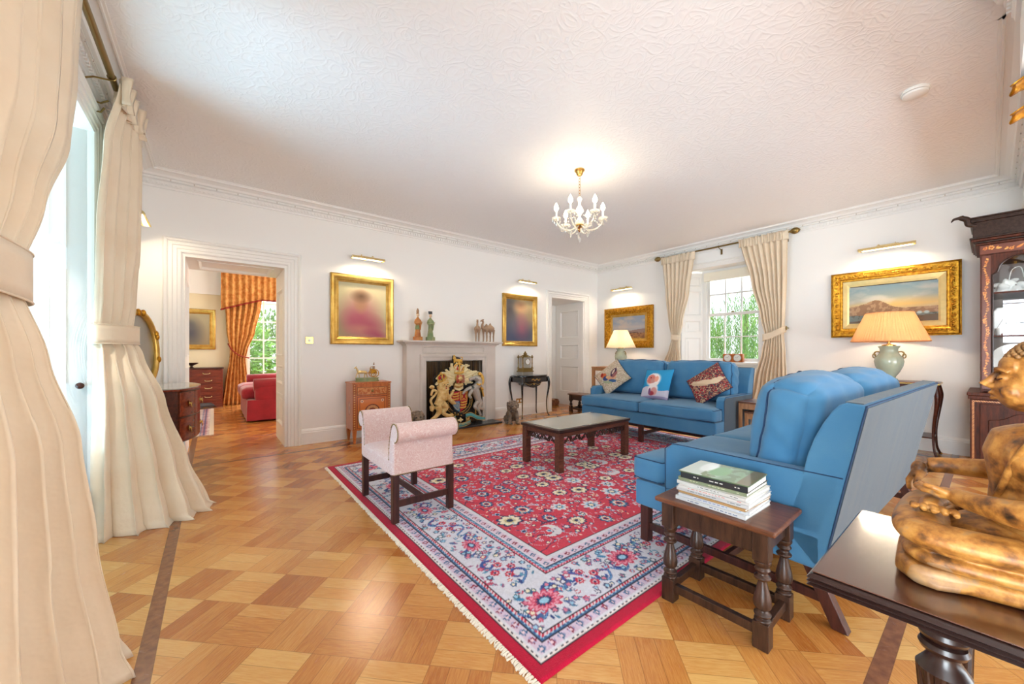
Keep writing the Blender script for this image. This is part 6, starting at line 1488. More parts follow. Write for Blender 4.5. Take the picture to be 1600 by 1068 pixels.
MB().tube([(.04, -.035, .12), (.04, .035, .12)], .006, 6).tube([(.085, -.045, .105), (.085, .045, .105)], .005, 6).tube([(-.09, 0, .12), (.05, 0, .11)], .004, 6).add([(.045, -.03, .11), (.12, -.03, .11), (.12, .03, .11), (.045, .03, .11), (.04, -.034, .17), (.115, -.03, .13), (.115, .03, .13), (.04, .034, .17)], [(0, 1, 2, 3), (0, 1, 5, 4), (3, 2, 6, 7), (0, 3, 7, 4)]).build('chariot', 'gilt', t)
mb = MB().tube([(.08, 0, .11), (.082, 0, .16), (.085, 0, .20)], [.018, .016, .014], 8).ball((.085, 0, .225), .012, 8, 6).tube([(.085, 0, .195), (.05, 0, .19), (.03, -.01, .175)], .006, 6).tube([(.085, 0, .235), (.088, 0, .25)], .006, 6); mb.build('driver', 'clay', t, remesh=.003)
# woven basket behind the narrow doorway
t = thing('wicker_basket', 'low brown woven basket on the floor inside the narrow doorway', 'basket', (5.78, 5.93, 0)); mb = MB()
for k in range(7):
    z = .012 + k * .018; r = .13 + .02 * math.sin(k / 6 * PI); mb.tube([((r + .006 * (1 if (j + k) % 2 else -1)) * math.cos(2 * PI * j / 30) * 1.1, (r + .006 * (1 if (j + k) % 2 else -1)) * math.sin(2 * PI * j / 30) * .9, z) for j in range(30)], .009, 6, True)
mb.build('weave', 'basket', t, smooth=True); MB().lathe([(0, .002), (.125, .004), (.12, .012), (0, .012)], 24).build('bottom', 'basket', t); MB().lathe([(0, .07), (.09, .075), (.10, .10), (.05, .135), (0, .14)], 16).build('cloth_lining', 'terracotta', t, smooth=True)

# ---------------------------------------------------------------- inlaid china cabinet against the right wall
wood('cabinet_wood', C(46, 20, 12), C(88, 42, 24), .42, axis='z', coat=0); wood('cabinet_dark', C(34, 22, 18), C(64, 46, 38), .35, axis='y', coat=0)
for k_ in ('cabinet_wood', 'cabinet_dark'): M[k_].node_tree.nodes['Principled BSDF'].inputs['Specular IOR Level'].default_value = .18
def floral(w, hh, vertical, seed):
    a = Art(w, hh, .0035, (112, 60, 42)); a.put(fbm(a.X, a.Y, 12 if vertical else 6, seed) * .35, (70, 34, 26)); L = hh if vertical else w; m = (w if vertical else hh) / 2; R = random.Random(seed); k = .03
    while k < L - .02:
        o = m * .35 * math.sin(k * 26); x, y = (m + o, k) if vertical else (k, m + o); c = R.choice([(216, 140, 60), (226, 160, 80), (200, 116, 50)]); r = m * R.uniform(.30, .55)
        if R.random() < .5: a.flower(x, y, r, 5, [c, (150, 76, 36)], R.random(), .35)
        else: a.ell(x, y, r, r * .45, c, R.random() * PI, .1)
        a.ell(x + m * .35 * R.uniform(-1, 1), y + m * .3, r * .6, r * .25, (210, 136, 64), R.random() * PI, .1); k += m * R.uniform(.7, 1.15)
    return a
t = thing('china_cabinet', 'tall inlaid mahogany china cabinet with arched glazed doors against the right wall', 'cabinet', (6.53, -.42, 0), -PI / 2)
hw, hl, dl, du = .49, .55, .80, .70
mb = MB(); mb.box(-hl, hl, -dl, 0, 0, .70); mb.build('base_cupboard', 'cabinet_wood', t, bevel=.004)
MB().box(-hl - .02, hl + .02, -dl - .02, 0, .735, .765).box(-hl - .012, hl + .012, -dl - .012, 0, .70, .735).build('waist_moulding', 'cabinet_wood', t, bevel=.005)
def banding(parent, x0, x1, z0, z1, y):
    """diagonal two-tone stringing round a rectangle"""
    for w_, h_, xx, zz in ((x1 - x0, .014, x0, z0), (x1 - x0, .014, x0, z1 - .014), (.014, z1 - z0 - .028, x0, z0 + .014), (.014, z1 - z0 - .028, x1 - .014, z0 + .014)):
        a = Art(w_, h_, .0025, (104, 46, 26)); a.put((np.mod((a.X + a.Y) * 1., .016) < .007) * 1., (216, 150, 84)); face(parent, 'stringing', a, xx, zz, y)
for sg in (-1, 1):
    x0, x1 = sorted((sg * .02, sg * (hl - .06)))
    d = MB().box(x0, x1, -dl - .012, -dl + .005, .07, .66).build('cupboard_door', 'cabinet_wood', t, bevel=.003)
    n = 12; arch = [(x0 + .05, .10), (x0 + .05, .50)] + [(x0 + .05 + (x1 - x0 - .10) * k / n, .50 + .08 * math.sin(PI * k / n) ** 1.5 + .012 * math.cos(4 * PI * k / n)) for k in range(n + 1)] + [(x1 - .05, .10)]
    MB().prism(arch, -dl - .022, -dl - .012).build('fielded_panel', 'cabinet_wood', d, bevel=.010, seg=3)
    MB().ball((x0 + .02 if sg > 0 else x1 - .02, -dl - .018, .38), .010, 8, 6).build('key', 'brass', d)
banding(t, -hl + .012, hl - .012, .02, .69, -dl - .0012)
# upper carcass: sides, back, shelves
MB().box(-hw, -hw + .02, -du, 0, .765, 2.09).box(hw - .02, hw, -du, 0, .765, 2.09).box(-hw, hw, -.012, 0, .765, 2.09).box(-hw, hw, -du, 0, 2.07, 2.09).build('carcass', 'cabinet_wood', t)
a = Art(2 * hw - .04, 1.30, .05, (150, 134, 130)); a.mesh('lining_board', 'tapestry', lambda X, Y: (X - hw + .02, X * 0 - .014, Y + .768), t)
for z in (.93, 1.31, 1.72): MB().box(-hw + .02, hw - .02, -du + .03, -.014, z - .014, z).build('shelf', 'cabinet_wood', t)
for sg in (-1, 1):
    x0, x1 = sorted((sg * .005, sg * (hw)))
    d = bpy.data.objects.new('glazed_door', None); d = MB().box(x0, x0 + .075, -du - .02, -du, .775, 2.08).box(x1 - .075, x1, -du - .02, -du, .775, 2.08).box(x0 + .075, x1 - .075, -du - .02, -du, .775, .85).build('glazed_door', 'cabinet_wood', t)
    xi0, xi1 = x0 + .075, x1 - .075; n = 24; W_ = xi1 - xi0
    def ar(k): 
        u = k / n; s_ = abs(2 * u - 1)
        return 1.885 + (.055 if s_ < .82 else 0) + .11 * math.cos(PI / 2 * min(1, s_ / .8)) ** .6 if s_ < .8 else 1.885 + .03 * (1 - (s_ - .8) / .2)
    P = [(xi0 + W_ * k / n, ar(k)) for k in range(n + 1)]
    mb = MB()
    for (xa, za), (xb, zb) in zip(P[:-1], P[1:]): mb.prism([(xa, za), (xb, zb), (xb, 2.08), (xa, 2.08)], -du - .02, -du)
    mb.build('arch_head', 'cabinet_wood', d)
    MB().tube([(x, -du - .022, z) for x, z in [(xi0, .85)] + P + [(xi1, .85)]], .007, 6, True).build('glazing_bead', 'rosewood_dark', d)
    for z in (.925, 1.305, 1.715): MB().box(xi0, xi1, -du - .022, -du - .006, z - .009, z + .004).build('glazing_bar', 'cabinet_wood', d)
    MB().box(xi0, xi1, -du - .012, -du - .010, .85, 2.05).build('pane', 'clear_pane', d)
    for xx in (x0 + .012, x1 - .063): face(d, 'floral_inlay', floral(.051, 1.27, True, 3 + int(xx * 10)), xx, .80, -du - .0212)
face(t, 'frieze_inlay', floral(2 * hw, .08, False, 5), -hw, 2.09, -du - .0262)
MB().box(-hw - .004, hw + .004, -du - .025, 0, 2.082, 2.175).build('frieze', 'cabinet_wood', t)
for k, (o, z0, z1, m_) in enumerate(((.03, 2.175, 2.195, 'cabinet_wood'), (.042, 2.195, 2.212, 'cabinet_dark'), (.055, 2.212, 2.235, 'cabinet_wood'), (.065, 2.235, 2.252, 'cabinet_dark'), (.045, 2.252, 2.40, 'cabinet_dark'), (.058, 2.40, 2.435, 'cabinet_dark'), (.068, 2.435, 2.448, 'cabinet_dark'))):
    MB().box(-hw - o, hw + o, -du - .02 - o, 0, z0, z1).build('cornice', m_, t, bevel=.005)
for sg in (-1, 1):
    mb = MB(); [(mb.tube(spline([(sg * (hw + .02), -du - .05, 2.37), (sg * (hw + .07), -du - .06, 2.39), (sg * (hw + .08), -du - .06, 2.44), (sg * (hw + .12), -du - .07, 2.465)], 5), lerps([.018, .024, .028, .022], 5), 8), mb.tube([(sg * (hw + .10), -du - .07, 2.47), (sg * (hw + .165), -du - .08, 2.46), (sg * (hw + .18), -du - .08, 2.435)], [.02, .012, .006], 8)) for _ in (0,)]
    mb.build('eagle_finial', 'cabinet_dark', t, remesh=.005)
# pieces shown on its shelves
def placed(local): return t.matrix_basis @ Vector(local) if False else Vector((6.53 + local[1], -.42 - local[0], local[2]))
g = 'porcelain shown in the china cabinet'
p = placed((-.30, -.5, 1.721)); o = thing('porcelain_group', 'pale blue and white porcelain group of curling leaves on the top shelf of the cabinet', 'ornament', p, -PI / 2, g)
mb = MB(); R = random.Random(4)
for i in range(26): x = R.uniform(-.10, .16); z = .02 + R.random() * (.10 + .5 * max(0, x)); mb.ball((x, R.uniform(-.04, .04), z), (R.uniform(.02, .045), .03, R.uniform(.015, .035)), 8, 6, rot('Y', R.uniform(-.7, .7), (x, 0, z)))
mb.box(-.12, .17, -.05, .05, 0, .02); mb.build('body', 'china', o, remesh=.006); MB().tube(spline([(-.02, 0, .10), (.0, 0, .22), (.05, 0, .24), (.07, 0, .14)], 6), .004, 6).build('wire_handle', 'china', o)
p = placed((-.33, -.42, 1.311)); o = thing('square_vase', 'tall white square porcelain vase on the middle shelf of the cabinet', 'vase', p, -PI / 2, g); MB().prism([(-.08, 0), (.08, 0), (.085, .24), (.06, .28), (-.06, .28), (-.085, .24)], -.04, .04).build('body', 'china', o, bevel=.01)
p = placed((-.305, -.58, 1.311)); o = thing('model_ship', 'small wooden model ship on a stand in the cabinet', 'model', p, -PI / 2)
MB().prism([(-.08, .03), (.07, .03), (.095, .07), (-.09, .065)], -.016, .016).build('hull', 'pine_table', o, bevel=.006); MB().box(-.07, .07, -.025, .025, 0, .02).build('stand', 'red_mahogany', o); mb = MB(); [mb.tube([(x, 0, .06), (x, 0, z)], .003, 6) for x, z in ((-.03, .21), (.03, .16))]; mb.tube([(-.03, 0, .2), (-.085, 0, .07)], .0015, 4).tube([(-.03, 0, .2), (.03, 0, .15)], .0015, 4).tube([(-.03, 0, .2), (.09, 0, .07)], .0015, 4); mb.build('rigging', 'oak_dark', o)
p = placed((-.150, -.50, 1.311)); o = thing('blue_white_jar', 'blue and white patterned porcelain jar on the middle shelf', 'vase', p, -PI / 2, g)
a = Art(.5, .2, .006, (232, 236, 240)); a.put((fbm(a.X, a.Y, 30, 3) > .52) * .9, (60, 90, 160))
pr = [(.03, 0), (.045, .04), (.055, .10), (.045, .15), (.028, .18), (.034, .2)]
a.mesh('body', 'ceramic', lambda X, Y: (np.interp(Y, [q_[1] for q_ in pr], [q_[0] for q_ in pr]) * np.cos(X / .5 * 2 * PI), np.interp(Y, [q_[1] for q_ in pr], [q_[0] for q_ in pr]) * np.sin(X / .5 * 2 * PI), Y), o, smooth=True)
p = placed((-.05, -.33, 1.311)); o = thing('pink_figurine', 'pink and white porcelain figurine at the edge of the middle shelf', 'figurine', p, -PI / 2, g); plain('pink_china', C(222, 176, 176), .25, coat=.4); MB().lathe([(0, 0), (.07, 0), (.06, .02), (.075, .08), (.05, .17), (.03, .22), (.04, .27), (.02, .32), (0, .33)], 16).build('body', 'pink_china', o, smooth=True)
p = placed((-.37, -.58, 1.311)); o = thing('porcelain_cup', 'small white porcelain cup at the left of the middle shelf', 'cup', p, -PI / 2, g); MB().lathe([(0, 0), (.025, 0), (.03, .07), (.027, .07), (.022, .006), (0, .006)], 16).build('body', 'china', o, smooth='auto')
p = placed((-.28, -.45, .931)); o = thing('white_plate', 'white porcelain plate standing on the bottom shelf of the cabinet', 'plate', p, -PI / 2, g); MB().lathe([(0, 0), (.07, 0), (.15, .018), (.15, .024), (.07, .008), (0, .008)], 32, T=TR(0, .03, .15) @ Matrix.Rotation(PI / 2 - .15, 4, 'X')).build('body', 'china', o, smooth='auto')

# ---------------------------------------------------------------- foreground table and gilded seated statue
t = thing('side_table', 'polished mahogany table with reeded edge carrying the gilded statue', 'table', (1.102, -.36, 0))
mb = MB(); P = [(-.004, .712), (.004, .716), (-.001, .7195), (.004, .723), (-.001, .7265), (.004, .730), (0, .7345), (-.006, .7385), (-.012, .74)]
hx, hy = .225, .572
k = len(P); vs = []
for sx, sy in ((-1, -1), (1, -1), (1, 1), (-1, 1)):
    for o_, z in P: vs.append((sx * (hx + o_), sy * (hy + o_), z))
mb.add(vs, [(i * k + j, ((i + 1) % 4) * k + j, ((i + 1) % 4) * k + j + 1, i * k + j + 1) for i in range(4) for j in range(k - 1)] + [tuple(i * k for i in range(4)), tuple(i * k + k - 1 for i in range(4))]); plain('reeded_edge', C(34, 16, 12), .3, coat=.1); mb.build('top', 'reeded_edge', t, smooth='auto')
plain('table_polish', C(60, 34, 24), .22, coat=.8, col2=C(78, 42, 28), vs=6, stretch=(2, 14, 1)); MB().box(-hx + .004, hx - .004, -hy + .004, hy - .004, .7395, .7412).build('polished_panel', 'table_polish', t)
for sx in (-1, 1):
    for sy in (-1, 1):
        pr = [(0, 0), (.012, 0), (.012, .03), (.014, .05)] + [(.020 + .0105 * (z - .05) / .5, z) for z in (.05, .3, .55)] + [(.034, .60), (.026, .612), (.020, .622), (.020, .628), (.028, .633), (.031, .640), (.028, .647), (.022, .650), (.029, .655), (.032, .662), (.029, .669), (.022, .672), (.029, .677), (.031, .684), (.028, .691), (.023, .696), (.025, .713), (0, .713)]
        MB().lathe(pr, 84, (sx * (hx - .118), sy * (hy - .16), 0), flute=lambda i, z: (-.15 * (1 if i % 6 < 3 else 0)) if .05 < z < .60 else 0).build('leg', 'reeded_edge', t, smooth='auto')
MB().box(-hx + .13, hx - .13, -hy + .2, hy - .2, .66, .713).build('apron', 'mahogany', t)
tag(MB().box(1.02, 1.24, -.34, .02, .7412, .7425).build('felt_mat', 'felt'), 'thin grey-green felt mat under the gilded statue', 'mat')
def m_lacquer():
    m, nt, b = nmat('worn_gilt_lacquer'); v = coords(nt); n1 = noise(nt, v, 14, 6, .65); n2 = noise(nt, v, 45, 4); n3 = noise(nt, v, 5, 3)
    f = mth(nt, 'ADD', mth(nt, 'MULTIPLY', n1, .6), mth(nt, 'MULTIPLY', n2, .4))
    c = ramp(nt, f, [(.34, C(44, 28, 16)), (.41, C(98, 60, 26)), (.48, C(150, 96, 38)), (.56, C(182, 128, 60)), (.64, C(150, 118, 84))])
    c = mix(nt, mth(nt, 'MULTIPLY', mth(nt, 'GREATER_THAN', n3, .60), .5), c, C(150, 124, 96)); nt.links.new(c, b.inputs['Base Color'])
    dk = mth(nt, 'LESS_THAN', f, .34); nt.links.new(mix(nt, dk, c, C(40, 26, 16)), b.inputs['Base Color'])
    b.inputs['Metallic'].default_value = .12; nt.links.new(mth(nt, 'ADD', .34, mth(nt, 'MULTIPLY', n2, .3)), b.inputs['Roughness']); bump(nt, b, n2, .15, .004); M['worn_gilt_lacquer'] = m
m_lacquer()
t = thing('seated_statue', 'gilded carved wooden statue of a cross-legged meditating figure on the foreground table', 'statue', (1.12, -.03, .7426))
mb = MB()
# base and the two stacked crossed legs
def slab(pts, z, rz, r): mb.tube([(x, y, z) for x, y in pts], r, 16, flat=rz)
base_ = MB(); base_.prism([(x * 1.0, y) for x, y in [(-.135, .05), (-.158, .085), (-.155, .118), (-.12, .142), (0, .150), (.12, .142), (.155, .118), (.158, .085), (.135, .05), (.105, -.10), (-.105, -.10)]], .0, .034, axis='z'); base_.build('plinth', 'worn_gilt_lacquer', t, bevel=.013, seg=4)
lb = MB()
for z_, rr_, o_ in ((.046, .024, -.010), (.084, .037, -.010)):
    ring_ = spline([(-.085, -.08, z_), (-.115, .0, z_), (-.135 - o_, .075, z_), (-.112, .118 + o_, z_), (-.05, .126 + o_, z_ + .001), (.05, .126 + o_, z_ + .001), (.112, .118 + o_, z_), (.135 + o_, .075, z_), (.115, .0, z_), (.085, -.08, z_)], 5)
    lb.tube(ring_, rr_, 16, flat=.62)
lb.ball((0, .01, .068), (.112, .09, .042), 20, 12)
lb.tube(spline([(-.148, .055, .066), (-.137, .100, .066), (-.06, .138, .064), (.05, .140, .06)], 5), .0045, 8)
lb.build('crossed_legs', 'worn_gilt_lacquer', t, remesh=.0026, smit=1)
# upturned foot on the lap with toes
ft = MB(); ft.tube(spline([(.04, .105, .125), (-.02, .112, .131), (-.062, .112, .132)], 4), lerps([.018, .017, .015], 4), 10, flat=.7)
for k in range(5): ft.tube([(-.058 - .002 * k, .084 + .0125 * k, .133), (-.078 + .003 * abs(k - 1), .080 + .013 * k, .134), (-.087 + .003 * abs(k - 1), .078 + .0135 * k, .131)], [.0066, .006, .0045], 8)
ft.v = [v + Vector((0, -.010, -.016)) for v in ft.v]
ft.build('foot', 'worn_gilt_lacquer', t, remesh=.0018, smit=1)
# torso
mb.tube(spline([(0, -.045, .06), (0, -.035, .12), (0, -.03, .17), (0, -.035, .22), (0, -.04, .258), (0, -.042, .278)], 5), lerps([.085, .072, .064, .078, .072, .04], 5), 20)
for sg in (-1, 1): mb.ball((sg * .045, -.018, .228), (.048, .038, .045), 14, 10); mb.ball((sg * .082, -.042, .262), (.036, .036, .034), 12, 8)
mb.tube([(0, -.042, .27), (0, -.038, .30), (0, -.036, .325)], [.036, .031, .032], 14)
# near arm: elbow bent, hand palm up in the lap
mb.tube(spline([(-.100, -.045, .262), (-.122, -.048, .21), (-.128, -.040, .168), (-.118, -.008, .150), (-.075, .042, .143), (-.04, .070, .140)], 5), lerps([.034, .030, .026, .024, .018, .015], 5), 14)
mb.ball((-.025, .086, .139), (.026, .022, .010), 12, 8)
for k in range(4): x = -.034 + .012 * k; mb.tube([(x, .094, .140), (x + .004, .114, .140 - .001 * k), (x + .006, .129 - .003 * abs(k - 1.5), .144)], [.0065, .006, .0045], 8)
mb.tube([(-.045, .081, .144), (-.052, .098, .152), (-.050, .112, .155)], [.0068, .006, .0045], 8)
# far arm: reaching over the knee, fingers hanging down
mb.tube(spline([(.100, -.045, .262), (.128, -.045, .215), (.138, -.02, .18), (.140, .03, .166), (.140, .09, .160), (.138, .118, .155)], 5), lerps([.034, .030, .025, .021, .017, .016], 5), 14)
mb.ball((.136, .132, .143), (.022, .014, .020), 12, 8)
for k in range(4): x = .119 + .0115 * k; mb.tube([(x, .137, .140), (x, .147, .118), (x, .146, .092 + .004 * abs(k - 1.5))], [.0066, .006, .0045], 8)
mb.tube([(.118, .122, .142), (.106, .132, .128), (.104, .136, .112)], [.0068, .006, .0048], 8)
mb.build('torso', 'worn_gilt_lacquer', t, remesh=.0026, smit=2)
# draped sash over the near shoulder
sa = spline([(-.015, .036, .115), (-.042, .020, .17), (-.074, .006, .228), (-.104, -.024, .284), (-.100, -.060, .290), (-.072, -.088, .24), (-.045, -.088, .15)], 6)
MB().tube(sa, .0052, 8).build('robe_edge', 'worn_gilt_lacquer', t, smooth=True)
# head: face looks along +y
h = MB(); hz = .360
h.ball((0, -.022, hz + .008), (.050, .058, .062), 20, 14); h.ball((0, .008, hz - .018), (.040, .036, .040), 16, 10); h.ball((0, .016, hz - .040), (.020, .016, .014), 12, 8); h.ball((0, .020, hz + .022), (.038, .018, .022), 14, 8)
h.tube([(0, .036, hz + .012), (0, .046, hz - .004), (0, .053, hz - .014)], [.0058, .0062, .0082], 10); h.ball((.0075, .044, hz - .014), (.006, .006, .005), 8, 6); h.ball((-.0075, .044, hz - .014), (.006, .006, .005), 8, 6)
for sg in (-1, 1):
    h.ball((sg * .018, .030, hz + .002), (.011, .010, .007), 10, 7); h.tube(spline([(sg * .006, .040, hz + .013), (sg * .018, .039, hz + .018), (sg * .034, .026, hz + .012)], 4), .0028, 6)
    h.ball((sg * .026, .022, hz - .022), (.014, .014, .014), 10, 7)
    h.tube(spline([(sg * .050, -.018, hz + .012), (sg * .056, -.026, hz + .014), (sg * .055, -.030, hz - .01), (sg * .050, -.022, hz - .035), (sg * .046, -.020, hz - .055)], 4), lerps([.006, .007, .0065, .006, .007], 4), 8)
h.tube([(-.014, .038, hz - .027), (-.005, .045, hz - .0255), (0, .0455, hz - .0265), (.005, .045, hz - .0255), (.014, .038, hz - .027)], [.002, .0035, .0035, .0035, .002], 8); h.tube([(-.011, .038, hz - .034), (0, .0435, hz - .0355), (.011, .038, hz - .034)], [.0022, .0042, .0022], 8)
hd = h.build('head', 'worn_gilt_lacquer', t, remesh=.0018, smit=1, loc=(0, -.014, 0))
for sg in (-1, 1): MB().tube(spline([(sg * .007, .0385, hz + .0015), (sg * .018, .0405, hz - .0028), (sg * .029, .033, hz + .001)], 4), .0011, 5).build('eyelid', 'mahogany', hd, smooth=True)
plain('hair_lacquer', C(150, 108, 60), .5, .1, col2=C(96, 64, 34), vs=24)
hb = MB(); cen = Vector((0, -.026, hz + .012)); n = 760
for i in range(n):
    z = 1 - 2 * (i + .5) / n; a_ = i * 2.39996; r_ = math.sqrt(1 - z * z); d_ = Vector((r_ * math.cos(a_), r_ * math.sin(a_), z))
    if d_.z < -.55 or (d_.y > .30 and d_.z < .42 + .0 * d_.x) or (abs(d_.x) > .75 and d_.z < -.1 and d_.y > -.2): continue
    hb.ball(cen + Vector((d_.x * .053, d_.y * .060, d_.z * .062)), (.0042, .0042, .0042), 7, 5)
for i in range(150):
    z = (i + .5) / 150; a_ = i * 2.39996; r_ = math.sqrt(1 - z * z); hb.ball((r_ * .027 * math.cos(a_), -.032 + r_ * .027 * math.sin(a_), hz + .066 + z * .032), (.005, .005, .0055), 7, 5)
hb.ball((0, -.032, hz + .068), (.025, .025, .028), 12, 8); hb.ball(cen, (.051, .058, .060), 20, 12, rot('X', .38, cen))
hb.build('hair_curls', 'hair_lacquer', hd, smooth=True)

# gilt tiered ornament hanging at the edge of the opening
t = thing('hanging_lantern', 'gilt tiered hanging lantern with upturned eaves, at the beam', 'lantern', (3.2, -.165, 3.0)); 
mb = MB()
def eave(z, R_, up):
    m_ = MB(); n_ = 48
    def f(u, v):
        a_ = 2 * PI * u; k = abs(math.cos(3 * a_)) ** 6; r = R_ * (.25 + .75 * v) * (1 + .22 * k * v); return (r * math.cos(a_), r * math.sin(a_), z + .045 * (1 - v) + up * k * v * v)
    m_.grid(n_ * 2, 7, f, cu=True); return m_
for z, R_, up in ((-.50, .10, -.02), (-.645, .10, -.02)):
    o = eave(z, R_, up).build('eave', 'gilt', t, smooth=True); o.modifiers.new('th', 'SOLIDIFY').thickness = .006
MB().lathe([(0, -.69), (.03, -.68), (.045, -.66), (.05, -.63), (.03, -.60), (.055, -.57), (.058, -.54), (.03, -.50), (.02, -.47), (.03, -.44), (.012, -.41), (0, -.40)], 20).lathe([(0, -.78), (.02, -.76), (.03, -.74), (.012, -.70), (0, -.69)], 14).build('lantern_body', 'gilt', t, smooth='auto')
MB().tube([(0, 0, 0), (0, 0, -.42)], .004, 6).build('cord', 'dull_brass', t)

# ---------------------------------------------------------------- bow-fronted chest and gilt mirror by the left wall
t = thing('bow_front_chest', 'mahogany bow-fronted chest with a glass top and brass ring pulls, behind the pale curtain', 'chest of drawers', (XL + .03, 4.68, 0), PI / 2)
L_, zb, zt = .86, .38, .835
def bow(u, d0=.36, d1=.49): return -(d0 + (d1 - d0) * math.sin(PI * u) ** .8)
pts = [(-L_ / 2, 0), (L_ / 2, 0)] + [(L_ / 2 - L_ * k / 24, bow(k / 24)) for k in range(25)]
MB().prism(pts, zb, zt - .015, axis='z').build('body', 'mahogany', t, smooth='auto')
pt2 = [(-L_ / 2 - .012, 0), (L_ / 2 + .012, 0)] + [((L_ / 2 + .012) - (L_ + .024) * k / 24, bow(k / 24) - .012) for k in range(25)]
MB().prism(pt2, zt - .016, zt, axis='z').build('top', 'red_mahogany', t, smooth='auto'); MB().prism(pt2, zt + .0004, zt + .008, axis='z').build('glass_top', 'glass_sheet', t, smooth='auto')
for x, y in ((-L_ / 2 + .02, -.33), (L_ / 2 - .02, -.33), (-L_ / 2 + .02, -.03), (L_ / 2 - .02, -.03)): MB().add([(x + a_ * k, y + b_ * k, z) for z, k in ((0, .010), (zb, .019)) for a_, b_ in ((-1, -1), (1, -1), (1, 1), (-1, 1))], [(0, 1, 2, 3), (4, 5, 6, 7), (0, 1, 5, 4), (1, 2, 6, 5), (2, 3, 7, 6), (3, 0, 4, 7)]).build('leg', 'mahogany', t)
for u0, u1 in ((.02, .24), (.26, .74), (.76, .98)):
    for z0, z1 in ((zb + .012, zb + .205), (zb + .22, zt - .03)):
        n = 8; f = [(-L_ / 2 + L_ * (u0 + (u1 - u0) * k / n), bow(u0 + (u1 - u0) * k / n)) for k in range(n + 1)]
        mb = MB(); mb.prism([(x, y - .007) for x, y in f] + [(x, y + .01) for x, y in reversed(f)], z0, z1, axis='z'); d = mb.build('drawer', 'red_mahogany', t, smooth='auto')
        um = (u0 + u1) / 2; x, y = -L_ / 2 + L_ * um, bow(um) - .010; zc = (z0 + z1) / 2
        MB().lathe([(0, 0), (.026, 0), (.026, .003), (.012, .005), (.010, .014), (0, .016)], 16, T=TR(x, y + .002, zc) @ Matrix.Rotation(PI / 2, 4, 'X')).tube([(x + .024 * math.cos(a_), y - .014, zc - .014 + .024 * math.sin(a_)) for a_ in [j * PI / 8 for j in range(16)]], .0035, 6, True).build('ring_pull', 'brass', d, smooth='auto')
t = thing('oval_mirror', 'gilt oval mirror with ribbon mounts leaning on the bow-fronted chest', 'mirror', (-.475, 4.50, .848)); t.rotation_euler = (-.06, 0, PI / 2 - .42)
N_ = 40; ell = [(.20 * math.cos(a_), 0, .33 + .315 * math.sin(a_)) for a_ in [2 * PI * k / N_ for k in range(N_)]]
MB().tube(ell, .026, 10, True).build('frame', 'smooth_gilt', t, smooth=True); MB().add([(x * .93, .004, .33 + (z - .33) * .93) for x, y, z in ell], [tuple(range(N_))]).build('mirror_plate', 'steel', t)
mb = MB(); [mb.ball((.20 * math.cos(a_), -.02, .33 + .315 * math.sin(a_)), (.020, .02, .03), 8, 6) for a_ in (.35, .45, PI - .4, -.3, PI + .3, 1.4, 1.7)]; mb.build('ribbon_mount', 'gilt', t, smooth=True)
t = thing('metal_box', 'small grey metal strongbox with pale bands in the recess of the left window', 'box', (-.93, 3.33, 0.019))
MB().box(-.17, .17, -.14, .14, .0, .50).build('body', 'grey_metal', t, bevel=.006); MB().box(-.175, .175, -.145, .145, .44, .535).build('lid', 'grey_metal', t, bevel=.006)
for z in (.12, .30, .46): MB().box(-.174, .174, -.144, .144, z, z + .035).build('band', 'ivory_paint', t)

# ---------------------------------------------------------------- the room beyond
t = thing('chest_of_drawers', 'mahogany chest of four drawers with brass swan-neck handles in the far room', 'chest of drawers', (-.37, 10.27, 0)); hw_ = .52
MB().box(-hw_, hw_, -.20, .22, .10, .80).build('body', 'red_mahogany', t, bevel=.004); MB().box(-hw_ - .015, hw_ + .015, -.22, .22, .80, .83).build('top', 'mahogany', t, bevel=.005)
for z0, z1, n in ((.14, .33, 1), (.345, .49, 1), (.505, .635, 1), (.65, .785, 2)):
    for i in range(n):
        x0, x1 = -hw_ + .03 + i * (hw_ - .02), (hw_ - .03 if n == 1 else -hw_ + .03 + (i + 1) * (hw_ - .03)); d = MB().box(x0, x1, -.215, -.19, z0, z1).build('drawer', 'red_mahogany', t, bevel=.004)
        for xc in ((x0 + x1) / 2,) if n == 2 else (-.28, .28): MB().tube(spline([(xc - .055, -.22, (z0 + z1) / 2 + .01), (xc - .045, -.245, (z0 + z1) / 2 - .015), (xc + .045, -.245, (z0 + z1) / 2 - .015), (xc + .055, -.22, (z0 + z1) / 2 + .01)], 4), .007, 6).build('handle', 'polished_brass', d, smooth=True)
for sg in (-1, 1): MB().prism([(sg * hw_, 0), (sg * (hw_ - .10), 0), (sg * (hw_ - .16), .07), (sg * (hw_ - .2), .105), (sg * hw_, .105)], -.20, -.16).build('bracket_foot', 'red_mahogany', t)
MB().box(-hw_ + .02, -hw_ + .06, .14, .2, 0, .1).box(hw_ - .06, hw_ - .02, .14, .2, 0, .1).build('bracket_foot', 'mahogany', t)
t = thing('dish', 'small dark footed dish on top of the far chest of drawers', 'bowl', (-.36, 10.2, .8305)); MB().lathe([(0, 0), (.05, 0), (.02, .02), (.02, .04), (.10, .085), (.115, .10), (.09, .09), (0, .045)], 20).build('bowl', 'rosewood_dark', t, smooth='auto')
w_, h_ = .72, .72; a = Art(w_, h_, .02, (170, 160, 130)); a.put(np.clip(.45 - a.Y / h_ * .6, 0, 1), (120, 96, 70)); a.ell(.40, .26, .15, .22, (84, 84, 92), 0, .8); a.ell(.38, .42, .07, .09, (96, 96, 100), 0, .7)
painting('portrait', 'dark soft portrait in a gold frame above the far chest of drawers', (-.42, YR, 1.21), 0, .90, .86, .085, PR, a, 'smooth_gilt')
